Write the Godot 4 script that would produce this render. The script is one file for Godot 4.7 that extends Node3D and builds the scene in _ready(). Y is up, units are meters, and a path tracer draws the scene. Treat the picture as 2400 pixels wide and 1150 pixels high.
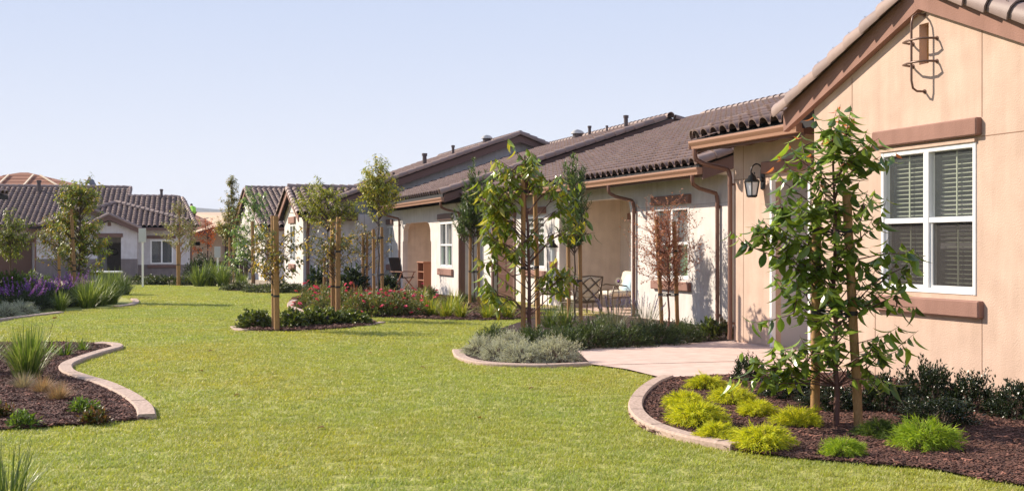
extends Node3D

const EYE := Vector3(0, 1.5, 0)
var rng := RandomNumberGenerator.new()
var taken := {}
var M := {}
var cam: Camera3D


# ------------------------------------------------------------------ mesh building
class MB:
	var v := PackedVector3Array()
	var n := PackedVector3Array()
	var c := PackedColorArray()

	func tri3(a: Vector3, b: Vector3, d: Vector3, na: Vector3, nb: Vector3, nd: Vector3, col: Color) -> void:
		v.append(a); v.append(b); v.append(d)
		n.append(na); n.append(nb); n.append(nd)
		c.append(col); c.append(col); c.append(col)

	# a flat triangle whose front is turned towards out
	func tri(a: Vector3, b: Vector3, d: Vector3, out: Vector3, col := Color.WHITE) -> void:
		var nn := (d - a).cross(b - a)
		if nn.dot(out) < 0.0:
			nn = -nn
			tri3(a, d, b, nn.normalized(), nn.normalized(), nn.normalized(), col)
		else:
			tri3(a, b, d, nn.normalized(), nn.normalized(), nn.normalized(), col)

	func quad(a: Vector3, b: Vector3, d: Vector3, e: Vector3, out: Vector3, col := Color.WHITE) -> void:
		tri(a, b, d, out, col)
		tri(a, d, e, out, col)

	# a smooth quad given with its four normals
	func squad(a: Vector3, b: Vector3, d: Vector3, e: Vector3, na: Vector3, nb: Vector3, nd: Vector3, ne: Vector3, col := Color.WHITE) -> void:
		var flip := (d - a).cross(b - a).dot(na + nd) < 0.0
		if flip:
			tri3(a, d, b, na, nd, nb, col)
			tri3(a, e, d, na, ne, nd, col)
		else:
			tri3(a, b, d, na, nb, nd, col)
			tri3(a, d, e, na, nd, ne, col)

	# a box with chamfered edges, at the middle of t
	func box(t: Transform3D, size: Vector3, bevel := 0.0, col := Color.WHITE) -> void:
		var h := size * 0.5
		var b := minf(bevel, minf(h.x, minf(h.y, h.z)) * 0.9)
		for ax in 3:
			var u := (ax + 1) % 3
			var w := (ax + 2) % 3
			for s in [-1.0, 1.0]:
				var p := []
				for k in [[-1, -1], [1, -1], [1, 1], [-1, 1]]:
					var q := Vector3.ZERO
					q[ax] = s * h[ax]
					q[u] = k[0] * (h[u] - b)
					q[w] = k[1] * (h[w] - b)
					p.append(t * q)
				quad(p[0], p[1], p[2], p[3], t.basis[ax] * s, col)
				if b > 0.0:
					for s2 in [-1.0, 1.0]:
						var e := []
						for k in [[0, -1], [0, 1], [1, 1], [1, -1]]:
							var q := Vector3.ZERO
							q[ax] = s * (h[ax] - (b if k[0] == 1 else 0.0))
							q[u] = s2 * (h[u] - (b if k[0] == 0 else 0.0))
							q[w] = k[1] * (h[w] - b)
							e.append(t * q)
						quad(e[0], e[1], e[2], e[3], t.basis[ax] * s + t.basis[u] * s2, col)
		if b > 0.0:
			for sx in [-1.0, 1.0]:
				for sy in [-1.0, 1.0]:
					for sz in [-1.0, 1.0]:
						var sg := Vector3(sx, sy, sz)
						tri(t * (sg * Vector3(h.x, h.y - b, h.z - b)), t * (sg * Vector3(h.x - b, h.y, h.z - b)), t * (sg * Vector3(h.x - b, h.y - b, h.z)), t.basis * sg, col)

	# a box between two corners
	func bx(lo: Vector3, hi: Vector3, bevel := 0.0, col := Color.WHITE) -> void:
		box(Transform3D(Basis(), (lo + hi) * 0.5), (hi - lo).abs(), bevel, col)

	func bar(a: Vector3, b: Vector3, wide: float, high: float, bevel := 0.0, col := Color.WHITE) -> void:
		var d := b - a
		var z := d.normalized()
		var up := Vector3.UP if absf(z.y) < 0.95 else Vector3.RIGHT
		var x := up.cross(z).normalized()
		box(Transform3D(Basis(x, z.cross(x), z), (a + b) * 0.5), Vector3(wide, high, d.length()), bevel, col)

	func tube(p: Array, rad: Array, sides := 8, capped := true, col := Color.WHITE) -> void:
		var rings := []
		var x := Vector3.ZERO
		for i in p.size():
			var d: Vector3 = (p[mini(i + 1, p.size() - 1)] - p[maxi(i - 1, 0)]).normalized()
			if i == 0:
				x = d.cross(Vector3.UP if absf(d.y) < 0.9 else Vector3.RIGHT).normalized()
			else:
				x = (x - d * x.dot(d)).normalized()
			var y := d.cross(x)
			var ring := []
			for k in sides:
				var a := TAU * k / sides
				ring.append(x * cos(a) + y * sin(a))
			rings.append(ring)
		for i in p.size() - 1:
			for k in sides:
				var k2 := (k + 1) % sides
				var n0: Vector3 = rings[i][k]
				var n1: Vector3 = rings[i][k2]
				var n2: Vector3 = rings[i + 1][k2]
				var n3: Vector3 = rings[i + 1][k]
				squad(p[i] + n0 * rad[i], p[i] + n1 * rad[i], p[i + 1] + n2 * rad[i + 1], p[i + 1] + n3 * rad[i + 1], n0, n1, n2, n3, col)
		if capped:
			for e in [0, p.size() - 1]:
				var out: Vector3 = p[e] - p[1 if e == 0 else e - 1]
				for k in sides:
					tri(p[e], p[e] + rings[e][k] * rad[e], p[e] + rings[e][(k + 1) % sides] * rad[e], out, col)

	# a flat outline (x, y of t) swept along the z of t
	func prism(poly: PackedVector2Array, t: Transform3D, z0: float, z1: float, col := Color.WHITE) -> void:
		var ix := Geometry2D.triangulate_polygon(poly)
		for z in [z0, z1]:
			var out := t.basis.z * (1.0 if z == maxf(z0, z1) else -1.0)
			for i in range(0, ix.size(), 3):
				tri(t * Vector3(poly[ix[i]].x, poly[ix[i]].y, z), t * Vector3(poly[ix[i + 1]].x, poly[ix[i + 1]].y, z), t * Vector3(poly[ix[i + 2]].x, poly[ix[i + 2]].y, z), out, col)
		var turn := 1.0 if not Geometry2D.is_polygon_clockwise(poly) else -1.0
		for i in poly.size():
			var a := poly[i]
			var b := poly[(i + 1) % poly.size()]
			var o := Vector3(b.y - a.y, a.x - b.x, 0) * turn
			quad(t * Vector3(a.x, a.y, z0), t * Vector3(b.x, b.y, z0), t * Vector3(b.x, b.y, z1), t * Vector3(a.x, a.y, z1), t.basis * o, col)

	func leaf(p: Vector3, d: Vector3, up: Vector3, length: float, wide: float, fold: float, col: Color) -> void:
		var s := d.cross(up).normalized() * wide * 0.5
		var nn := s.cross(d).normalized()
		var m := p + d * length * 0.42
		var tip := p + d * length + nn * -length * 0.12
		var a := m + s + nn * fold * wide
		var b := m - s + nn * fold * wide
		tri(p, a, m, nn, col)
		tri(p, m, b, nn, col)
		tri(a, tip, m, nn, col)
		tri(m, tip, b, nn, col)

	func blade(p: Vector3, d: Vector3, length: float, wide: float, lean: float, droop: float, col: Color, steps := 3) -> void:
		# d: level heading; lean: share of the length that runs outward
		var s := Vector3(-d.z, 0, d.x) * wide * 0.5
		var prev := p
		var up := 1.0
		for i in steps:
			var f := float(i + 1) / steps
			var q := p + d * length * lean * f * (0.6 + 0.4 * f) + Vector3.UP * length * (f * (1.0 - lean * 0.45) - droop * f * f * f)
			var w0 := 1.0 - 0.75 * pow(float(i) / steps, 2.0)
			var w1 := 1.0 - 0.75 * f * f if i < steps - 1 else 0.0
			var nn := (q - prev).cross(s).normalized()
			if nn.y < 0.0:
				nn = -nn
			if w1 > 0.0:
				quad(prev + s * w0, prev - s * w0, q - s * w1, q + s * w1, nn, col)
			else:
				tri(prev + s * w0, prev - s * w0, q, nn, col)
			prev = q

	func swap_xz() -> void:
		for i in range(0, v.size(), 3):
			var a := v[i + 1]
			var b := n[i + 1]
			v[i + 1] = v[i + 2]
			n[i + 1] = n[i + 2]
			v[i + 2] = a
			n[i + 2] = b
		for i in v.size():
			v[i] = Vector3(v[i].z, v[i].y, v[i].x)
			n[i] = Vector3(n[i].z, n[i].y, n[i].x)

	func mesh(mat: Material) -> ArrayMesh:
		var m := ArrayMesh.new()
		if v.is_empty():
			return m
		var arrays := []
		arrays.resize(Mesh.ARRAY_MAX)
		arrays[Mesh.ARRAY_VERTEX] = v
		arrays[Mesh.ARRAY_NORMAL] = n
		arrays[Mesh.ARRAY_COLOR] = c
		m.add_surface_from_arrays(Mesh.PRIMITIVE_TRIANGLES, arrays)
		m.surface_set_material(0, mat)
		return m


func numbered(called: String) -> String:
	taken[called] = taken.get(called, -1) + 1
	return called if taken[called] == 0 else "%s_%03d" % [called, taken[called]]


func thing(called: String, label: String, category: String, at := Vector3.ZERO, basis_ := Basis(), group := "") -> Node3D:
	var o := Node3D.new()
	o.name = numbered(called)
	o.transform = Transform3D(basis_, at)
	add_child(o)
	tag(o, label, category, group)
	return o


func tag(o: Node3D, label: String, category: String, group := "") -> void:
	o.set_meta("label", label)
	o.set_meta("category", category)
	if group:
		o.set_meta("group", group)


func part(called: String, m: Mesh, parent: Node3D, label := "") -> MeshInstance3D:
	var o := MeshInstance3D.new()
	o.name = called
	o.mesh = m
	parent.add_child(o, true)
	if label:
		o.set_meta("label", label)
	return o


func top_mesh(called: String, m: Mesh, kind := "structure") -> MeshInstance3D:
	var o := MeshInstance3D.new()
	o.name = numbered(called)
	o.mesh = m
	add_child(o)
	o.set_meta("kind", kind)
	return o


func stuff(o: Node3D) -> Node3D:
	o.set_meta("kind", "stuff")
	return o


func rnd(a: float, b: float) -> float:
	return rng.randf_range(a, b)


func rdir() -> Vector3:
	var y := rnd(-1, 1)
	var a := rnd(0, TAU)
	var r := sqrt(1.0 - y * y)
	return Vector3(r * cos(a), y, r * sin(a))


func lin(r: float, g: float, b: float) -> Color:
	return Color(r, g, b)


# a material from a linear base colour
func mat(called: String, r: float, g: float, b: float, rough := 0.8, metal := 0.0) -> StandardMaterial3D:
	var m := StandardMaterial3D.new()
	m.resource_name = called
	m.albedo_color = Color(r, g, b).linear_to_srgb()
	m.roughness = rough
	m.metallic = metal
	M[called] = m
	return m


func noise_tex(freq: float, seed_: int, lo: Color, hi: Color, oct := 4, size := 512) -> NoiseTexture2D:
	var nz := FastNoiseLite.new()
	nz.noise_type = FastNoiseLite.TYPE_SIMPLEX_SMOOTH
	nz.seed = seed_
	nz.frequency = freq
	nz.fractal_octaves = oct
	var g := Gradient.new()
	g.colors = PackedColorArray([lo.linear_to_srgb(), hi.linear_to_srgb()])
	g.offsets = PackedFloat32Array([0.2, 0.8])
	var t := NoiseTexture2D.new()
	t.width = size
	t.height = size
	t.seamless = true
	t.noise = nz
	t.color_ramp = g
	return t


func grain(m: StandardMaterial3D, tex: Texture2D, scale_: float, bump: Texture2D = null, bump_cm := 0.0, detail: Texture2D = null) -> void:
	m.albedo_texture = tex
	m.uv1_triplanar = true
	m.uv1_scale = Vector3.ONE * scale_
	if bump:
		m.heightmap_enabled = true
		m.heightmap_texture = bump
		m.heightmap_scale = bump_cm
	if detail:
		m.detail_enabled = true
		m.detail_albedo = detail
		m.detail_blend_mode = BaseMaterial3D.BLEND_MODE_MUL
		m.detail_uv_layer = BaseMaterial3D.DETAIL_UV_2
		m.uv2_triplanar = true
		m.uv2_scale = Vector3(0.45, 0.05, 0.45)


func foliage(called: String, rough := 0.45, through := 0.7) -> StandardMaterial3D:
	var m := mat(called, 1, 1, 1, rough)
	m.vertex_color_use_as_albedo = true
	m.cull_mode = BaseMaterial3D.CULL_DISABLED
	if through > 0.0:
		m.backlight_enabled = true
		m.backlight = Color(through, through, through * 0.55).linear_to_srgb()
	return m


func materials() -> void:
	var fine := noise_tex(0.09, 3, Color(0.3, 0.3, 0.3), Color(0.8, 0.8, 0.8), 3)
	var grit := noise_tex(0.28, 4, Color(0.2, 0.2, 0.2), Color(0.9, 0.9, 0.9), 2)
	var soft := noise_tex(0.02, 5, Color(0.9, 0.89, 0.885), Color(1, 1, 1), 5)
	var blotch := noise_tex(0.012, 8, Color(0.9, 0.89, 0.88), Color(1, 1, 1), 5)
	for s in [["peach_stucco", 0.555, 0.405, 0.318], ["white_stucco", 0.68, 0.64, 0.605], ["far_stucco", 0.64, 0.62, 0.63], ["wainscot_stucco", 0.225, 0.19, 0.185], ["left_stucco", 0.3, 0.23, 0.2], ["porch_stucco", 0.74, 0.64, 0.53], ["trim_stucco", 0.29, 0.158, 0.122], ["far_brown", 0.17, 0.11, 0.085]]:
		grain(mat(s[0], s[1], s[2], s[3], 0.92), blotch, 0.35, grit, 0.4, soft)
	mat("brown_paint", 0.155, 0.083, 0.065, 0.6)
	mat("fascia", 0.135, 0.075, 0.06, 0.65)
	mat("gutter", 0.35, 0.195, 0.13, 0.45)
	mat("downspout", 0.18, 0.09, 0.063, 0.5)
	mat("vinyl", 0.8, 0.8, 0.79, 0.35)
	mat("screen", 0.05, 0.045, 0.05, 0.8)
	M.screen.transparency = BaseMaterial3D.TRANSPARENCY_ALPHA
	M.screen.albedo_color = Color(0.17, 0.14, 0.13, 0.5)
	mat("slat", 0.3, 0.33, 0.24, 0.5)
	mat("green_drape", 0.16, 0.3, 0.13, 0.8)
	mat("dark_inside", 0.075, 0.073, 0.08, 0.9)
	mat("joint", 0.26, 0.15, 0.1, 0.9)
	mat("pale_joint", 0.36, 0.33, 0.32, 0.9)
	var gl := mat("glass", 0.75, 0.85, 0.85, 0.02)
	gl.transparency = BaseMaterial3D.TRANSPARENCY_ALPHA
	gl.albedo_color.a = 0.06
	mat("black_iron", 0.014, 0.013, 0.013, 0.4, 0.3)
	mat("rod", 0.15, 0.085, 0.06, 0.4, 0.2)
	mat("niche", 0.45, 0.25, 0.09, 0.9)
	mat("frosted", 0.75, 0.76, 0.74, 0.3)
	mat("door_brown", 0.1, 0.045, 0.03, 0.45)
	mat("door_dark", 0.035, 0.022, 0.022, 0.4)
	mat("door_grey", 0.42, 0.40, 0.41, 0.5)
	for k in 4:
		var tile_ := mat("tile_%d" % k, [0.165, 0.145, 0.19, 0.155][k], [0.108, 0.095, 0.126, 0.1][k], [0.094, 0.083, 0.11, 0.09][k], 0.78)
		grain(tile_, blotch, 1.3, fine, 0.25)
	var tv := mat("tile_mixed", 1, 1, 1, 0.72)
	tv.vertex_color_use_as_albedo = true
	for k in 2:
		grain(mat("cap_%d" % k, [0.29, 0.235][k], [0.205, 0.168][k], [0.175, 0.148][k], 0.6), blotch, 1.1, fine, 0.2)
	mat("felt", 0.022, 0.02, 0.022, 0.9)
	mat("soffit", 0.12, 0.06, 0.045, 0.8)
	mat("pipe", 0.085, 0.06, 0.058, 0.5)
	mat("dome", 0.6, 0.6, 0.6, 0.4, 0.3)
	grain(mat("concrete", 0.62, 0.46, 0.39, 0.9), blotch, 0.4, fine, 0.15, soft)
	grain(mat("kerb", 0.52, 0.385, 0.315, 0.9), noise_tex(0.05, 15, Color(0.62, 0.6, 0.57), Color(1, 1, 1), 5), 0.9, fine, 0.3)
	grain(mat("soil", 0.06, 0.028, 0.021, 1.0), noise_tex(0.12, 21, Color(0.35, 0.33, 0.33), Color(1, 1, 1), 4), 1.2, fine, 3.0)
	var ch := mat("chips", 1, 1, 1, 0.85)
	ch.vertex_color_use_as_albedo = true
	grain(mat("turf", 0.40, 0.38, 0.11, 1.0), noise_tex(0.05, 31, Color(0.62, 0.66, 0.5), Color(1, 1, 1), 6), 0.5, fine, 2.0, noise_tex(0.03, 33, Color(0.8, 0.84, 0.7), Color(1, 1, 1), 4))
	grain(mat("earth", 0.3, 0.24, 0.17, 1.0), blotch, 0.1)
	foliage("grass", 0.5, 0.85)
	foliage("leaf", 0.42, 0.75)
	foliage("gloss_leaf", 0.27, 0.62)
	foliage("matte_leaf", 0.75, 0.75)
	foliage("petal", 0.6, 0.6)
	mat("bark", 0.10, 0.068, 0.052, 0.9)
	mat("red_bark", 0.1, 0.042, 0.032, 0.7)
	mat("twig", 0.26, 0.12, 0.085, 0.85)
	grain(mat("stake_wood", 0.40, 0.225, 0.088, 0.75), noise_tex(0.035, 41, Color(0.6, 0.56, 0.5), Color(1, 1, 1), 4), 2.5, fine, 0.15)
	M.stake_wood.uv1_scale = Vector3(6, 0.8, 6)
	mat("rubber", 0.012, 0.012, 0.013, 0.5)
	mat("wire_white", 0.6, 0.58, 0.52, 0.5)
	mat("cushion", 0.62, 0.56, 0.46, 0.95)
	mat("bronze", 0.1, 0.075, 0.055, 0.45, 0.3)
	mat("mesh_grey", 0.25, 0.22, 0.2, 0.8)
	mat("sling", 0.02, 0.022, 0.028, 0.7)
	mat("teak", 0.3, 0.13, 0.07, 0.55)
	mat("sign_back", 0.5, 0.5, 0.5, 0.5, 0.2)
	grain(mat("osb", 0.56, 0.42, 0.3, 0.9), noise_tex(0.09, 51, Color(0.75, 0.72, 0.68), Color(1, 1, 1), 5), 0.3)
	grain(mat("red_sheathing", 0.29, 0.125, 0.075, 0.9), noise_tex(0.06, 53, Color(0.75, 0.72, 0.7), Color(1, 1, 1), 4), 0.25)
	mat("lumber", 0.68, 0.55, 0.4, 0.8)
	mat("skin", 0.35, 0.2, 0.14, 0.6)
	mat("grey_cloth", 0.16, 0.16, 0.18, 0.9)
	mat("cap_cloth", 0.6, 0.58, 0.55, 0.9)
	mat("vest", 0.3, 0.62, 0.05, 0.8)
	mat("dark_cloth", 0.03, 0.028, 0.028, 0.9)
	mat("hill", 0.13, 0.13, 0.1, 1.0)
	mat("white_thing", 0.75, 0.73, 0.7, 0.5)
	mat("blue_cloth", 0.45, 0.62, 0.72, 0.9)
	mat("green_box", 0.1, 0.13, 0.08, 0.6)


# ------------------------------------------------------------------ house pieces (house axes: x along the row and away, y up, z into the house)
# a wall slab with rectangular openings [x0, x1, y0, y1]
func wall(mb: MB, x0: float, x1: float, y0: float, y1: float, z0: float, z1: float, holes := []) -> void:
	var xs := [x0, x1]
	for h in holes:
		xs.append(clampf(h[0], x0, x1))
		xs.append(clampf(h[1], x0, x1))
	xs.sort()
	for i in xs.size() - 1:
		var a: float = xs[i]
		var b: float = xs[i + 1]
		if b - a < 0.001:
			continue
		var ys := [[y0, y1]]
		for h in holes:
			if h[0] < (a + b) * 0.5 and h[1] > (a + b) * 0.5:
				var left := []
				for s in ys:
					if h[2] > s[0]:
						left.append([s[0], minf(h[2], s[1])])
					if h[3] < s[1]:
						left.append([maxf(h[3], s[0]), s[1]])
				ys = left
		for s in ys:
			if s[1] - s[0] > 0.001:
				mb.bx(Vector3(a, s[0], z0), Vector3(b, s[1], z1))


# a double window in the wall face z; columns of panes, each with a rail at mid height
func window(parent: Node3D, x0: float, x1: float, y0: float, y1: float, z: float, look: String, cols := 2, label := "") -> void:
	var fr := MB.new()
	var t := 0.05
	var zf := z - 0.012
	var d := 0.09
	for x in [x0, x1]:
		fr.bx(Vector3(x - (t if x == x1 else 0.0), y0, zf), Vector3(x + (t if x == x0 else 0.0), y1, zf + d), 0.005)
	for y in [y0, y1]:
		fr.bx(Vector3(x0 + t, y - (t if y == y1 else 0.0), zf + 0.002), Vector3(x1 - t, y + (t if y == y0 else 0.0), zf + d), 0.005)
	var cw := (x1 - x0 - 2 * t) / cols
	for k in range(1, cols):
		var xm := x0 + t + cw * k
		fr.bx(Vector3(xm - 0.045, y0 + t, zf + 0.004), Vector3(xm + 0.045, y1 - t, zf + d), 0.005)
	var ym := y0 + (y1 - y0) * 0.5
	var panes := []
	for k in cols:
		var xa := x0 + t + cw * k + (0.045 if k > 0 else 0.0)
		var xb := x0 + t + cw * (k + 1) - (0.045 if k < cols - 1 else 0.0)
		fr.bx(Vector3(xa, ym - 0.028, zf + 0.012), Vector3(xb, ym + 0.028, zf + d), 0.004)
		# the sash that slides, set deeper, with its own thin stiles
		for x in [xa, xb]:
			fr.bx(Vector3(x - (0.028 if x == xb else 0.0), y0 + t, zf + 0.03), Vector3(x + (0.028 if x == xa else 0.0), ym - 0.028, zf + d - 0.004))
		fr.bx(Vector3(xa + 0.028, y0 + t, zf + 0.03), Vector3(xb - 0.028, y0 + t + 0.03, zf + d - 0.004))
		panes.append([xa, xb, ym + 0.028, y1 - t, zf + 0.045])
		panes.append([xa + 0.028, xb - 0.028, y0 + t + 0.03, ym - 0.028, zf + 0.06])
	var w := part("window", fr.mesh(M.vinyl), parent, label)
	var i := 0
	for p in panes:
		var g := MB.new()
		g.quad(Vector3(p[0], p[2], p[4]), Vector3(p[1], p[2], p[4]), Vector3(p[1], p[3], p[4]), Vector3(p[0], p[3], p[4]), Vector3(0, 0, -1))
		part("pane", g.mesh(M.glass), w)
		if look == "shutter":
			# slats of a plantation shutter behind the pane
			var sl := MB.new()
			sl.box(Transform3D(Basis(Vector3.RIGHT, 0.04), Vector3.ZERO), Vector3((p[1] - p[0]) * 0.9, 0.008, 0.034))
			var sm := sl.mesh(M.slat)
			var y: float = p[2] + 0.03
			while y < p[3] - 0.02:
				part("slat", sm, w).position = Vector3(lerpf(p[0], p[1], 0.455), y, p[4] + 0.1)
				y += 0.047
			var st := MB.new()
			st.bx(Vector3((p[0] + p[1]) * 0.5 - 0.009, p[2] + 0.01, p[4] + 0.043), Vector3((p[0] + p[1]) * 0.5 + 0.009, p[3] - 0.01, p[4] + 0.052))
			part("tilt_rod", st.mesh(M.slat), w)
			if i % 2 == 1:
				var sc := MB.new()
				sc.quad(Vector3(p[0], p[2], p[4] - 0.012), Vector3(p[1], p[2], p[4] - 0.012), Vector3(p[1], p[3], p[4] - 0.012), Vector3(p[0], p[3], p[4] - 0.012), Vector3(0, 0, -1))
				part("insect_screen", sc.mesh(M.screen), w)
		elif look == "drape":
			var dr := MB.new()
			var nfold := 14
			var zz: float = p[4] + (0.12 if i % 2 == 0 else 0.1)
			var px: float = p[0]
			for k in nfold:
				var xa: float = lerpf(p[0], p[1], float(k) / nfold)
				var xb: float = lerpf(p[0], p[1], float(k + 1) / nfold)
				var za: float = zz + 0.02 * (k % 2)
				var zb: float = zz + 0.02 * ((k + 1) % 2)
				dr.quad(Vector3(xa, p[2], za), Vector3(xb, p[2], zb), Vector3(xb, p[3], zb), Vector3(xa, p[3], za), Vector3(0, 0, -1))
			part("drape", dr.mesh(M.green_drape if i % 2 == 1 else M.mesh_grey), w)
		elif look == "grille":
			var gb := MB.new()
			if i % 2 == 0:
				for k in 5:
					for r in 4:
						var xa: float = lerpf(p[0], p[1], (k + 0.1 + 0.3 * (r % 2)) / 5.5)
						var ya: float = lerpf(p[2], p[3], (r + 0.15) / 4.0)
						gb.bx(Vector3(xa, ya, p[4] + 0.05), Vector3(xa + 0.07, ya + 0.06, p[4] + 0.06))
				part("shade", gb.mesh(M.vinyl), w)
		i += 1
	var ins := MB.new()
	var zi := z + 0.45
	ins.quad(Vector3(x0, y0, zi), Vector3(x1, y0, zi), Vector3(x1, y1, zi), Vector3(x0, y1, zi), Vector3(0, 0, -1))
	for x in [x0, x1]:
		ins.quad(Vector3(x, y0, zf + d), Vector3(x, y1, zf + d), Vector3(x, y1, zi), Vector3(x, y0, zi), Vector3(1 if x == x0 else -1, 0, 0))
	for y in [y0, y1]:
		ins.quad(Vector3(x0, y, zf + d), Vector3(x1, y, zf + d), Vector3(x1, y, zi), Vector3(x0, y, zi), Vector3(0, 1 if y == y0 else -1, 0))
	part("window_recess", ins.mesh(M.dark_inside), w)


func trim_block(parent: Node3D, called: String, x0: float, x1: float, y0: float, y1: float, z: float, proud := 0.075, m := "trim_stucco") -> void:
	var b := MB.new()
	b.bx(Vector3(x0, y0, z - proud), Vector3(x1, y1, z + 0.02), 0.014)
	part(called, b.mesh(M[m]), parent)


func everywhere(_x: float, _z: float) -> bool:
	return true


func tile_shape(w: float, l: float) -> MB:
	var mb := MB.new()
	var prof := [Vector2(0, 0.014), Vector2(w * 0.11, 0.0), Vector2(w * 0.22, 0.008)]
	var segs := 7
	for k in range(0, segs + 1):
		var a := PI * k / segs
		prof.append(Vector2(w * 0.62 - w * 0.38 * cos(a), 0.012 + 0.105 * sin(a)))
	var lift := 0.048
	for i in prof.size() - 1:
		var a: Vector2 = prof[i]
		var b: Vector2 = prof[i + 1]
		var na := Vector3(0, 1, 0)
		var nb := Vector3(0, 1, 0)
		if i >= 3:
			na = Vector3(-cos(PI * (i - 3) / segs), 0.25 + sin(PI * (i - 3) / segs), 0).normalized()
			nb = Vector3(-cos(PI * (i - 2) / segs), 0.25 + sin(PI * (i - 2) / segs), 0).normalized()
		mb.squad(Vector3(a.x, a.y + lift, 0), Vector3(b.x, b.y + lift, 0), Vector3(b.x, b.y, l), Vector3(a.x, a.y, l), na, nb, nb, na)
		mb.quad(Vector3(a.x, a.y + lift, 0), Vector3(b.x, b.y + lift, 0), Vector3(b.x, b.y + lift - 0.03, 0), Vector3(a.x, a.y + lift - 0.03, 0), Vector3(0, 0, -1))
	return mb


# tiles on a slope: t has its origin at the low left corner, x along the eave, z up the slope, y off it. The nearest 300 are parts, the rest one part.
func tiles(deck: Node3D, t: Transform3D, wide: float, long: float, keep: Variant, budget := 300) -> void:
	var w := 0.29
	var e := 0.335
	var meshes := []
	var base := tile_shape(w, 0.41)
	for k in 4:
		meshes.append(base.mesh(M["tile_%d" % k]))
	var spots := []
	var gt := deck.global_transform if deck.is_inside_tree() else deck.transform
	for j in int(long / e):
		for i in int(wide / w):
			var p := Vector3(i * w, 0, j * e)
			if not keep.call(i * w + w * 0.5, j * e + e * 0.5):
				continue
			var at := t * (p + Vector3(rnd(-0.006, 0.006), 0.005 * rnd(0, 1), rnd(-0.01, 0.01)))
			spots.append([(gt * at).distance_squared_to(EYE), at])
	spots.sort_custom(func(a, b): return a[0] < b[0])
	var n := mini(budget, spots.size())
	for k in n:
		var o := part("roof_tile", meshes[rng.randi() % 4], deck)
		o.transform = Transform3D(t.basis * Basis(Vector3.UP, rnd(-0.012, 0.012)), spots[k][1])
	if spots.size() > n:
		var mm := MultiMesh.new()
		mm.transform_format = MultiMesh.TRANSFORM_3D
		mm.use_colors = true
		mm.mesh = base.mesh(M.tile_mixed)
		mm.instance_count = spots.size() - n
		for k in spots.size() - n:
			mm.set_instance_transform(k, Transform3D(t.basis * Basis(Vector3.UP, rnd(-0.012, 0.012)), spots[n + k][1]))
			var b := rnd(0.87, 1.13)
			mm.set_instance_color(k, Color(0.164 * b, 0.108 * b * rnd(0.97, 1.04), 0.094 * b * rnd(0.95, 1.05)))
		var o := MultiMeshInstance3D.new()
		o.name = "roof_tile"
		o.multimesh = mm
		deck.add_child(o, true)
		stuff(o)


# half-round cap tiles from a up to b
func caps(parent: Node3D, called: String, a: Vector3, b: Vector3, up: Vector3, r := 0.11, screws := false) -> void:
	var len_ := 0.43
	var step := 0.34
	var mb := MB.new()
	var segs := 9
	for k in segs:
		var a0 := PI * (k / float(segs) * 1.24 - 0.12)
		var a1 := PI * ((k + 1) / float(segs) * 1.24 - 0.12)
		var d0 := Vector3(cos(a0), sin(a0), 0)
		var d1 := Vector3(cos(a1), sin(a1), 0)
		mb.squad(d0 * r, d1 * r, d1 * r * 0.72 + Vector3(0, 0, len_), d0 * r * 0.72 + Vector3(0, 0, len_), d0, d1, d1, d0)
		mb.quad(d0 * r, d1 * r, d1 * (r - 0.02), d0 * (r - 0.02), Vector3(0, 0, -1))
		mb.squad(d0 * (r - 0.02), d1 * (r - 0.02), d1 * (r * 0.72 - 0.02) + Vector3(0, 0, len_), d0 * (r * 0.72 - 0.02) + Vector3(0, 0, len_), -d0, -d1, -d1, -d0)
	if screws:
		for s in [0.25, 0.75]:
			var q := Vector3(cos(PI * s), sin(PI * s), 0) * (r * 0.985) + Vector3(0, 0, 0.1)
			mb.tube([q, q + Vector3(cos(PI * s), sin(PI * s), 0) * 0.008], [0.009, 0.006], 6)
	var ms := [mb.mesh(M.cap_0), mb.mesh(M.cap_1)]
	var z := (b - a).normalized()
	var x := up.cross(z).normalized()
	var bs := Basis(x, z.cross(x), z)
	var n := int((b - a).length() / step)
	for k in n:
		var o := part(called, ms[rng.randi() % 2], parent)
		o.transform = Transform3D(bs * Basis(Vector3.UP, rnd(-0.01, 0.01)), a + z * (k * step))


func gutter(parent: Node3D, x0: float, x1: float, y: float, z: float) -> void:
	# y: top of the lip; z: the back
	var pf := PackedVector2Array([Vector2(0, 0.01), Vector2(0, -0.125), Vector2(-0.085, -0.125), Vector2(-0.092, -0.085), Vector2(-0.118, -0.05), Vector2(-0.13, -0.03), Vector2(-0.13, 0), Vector2(-0.118, 0), Vector2(-0.112, -0.03), Vector2(-0.08, -0.06), Vector2(-0.074, -0.105), Vector2(-0.012, -0.105), Vector2(-0.012, 0.01)])
	var mb := MB.new()
	mb.prism(pf, Transform3D(Basis(Vector3(0, 0, 1), Vector3.UP, Vector3(1, 0, 0)), Vector3(0, y, z)), x0, x1)
	for x in [x0, x1]:
		mb.bx(Vector3(x - 0.004, y - 0.123, z - 0.115), Vector3(x + 0.004, y - 0.002, z - 0.002))
	part("gutter", mb.mesh(M.gutter), parent)


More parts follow.
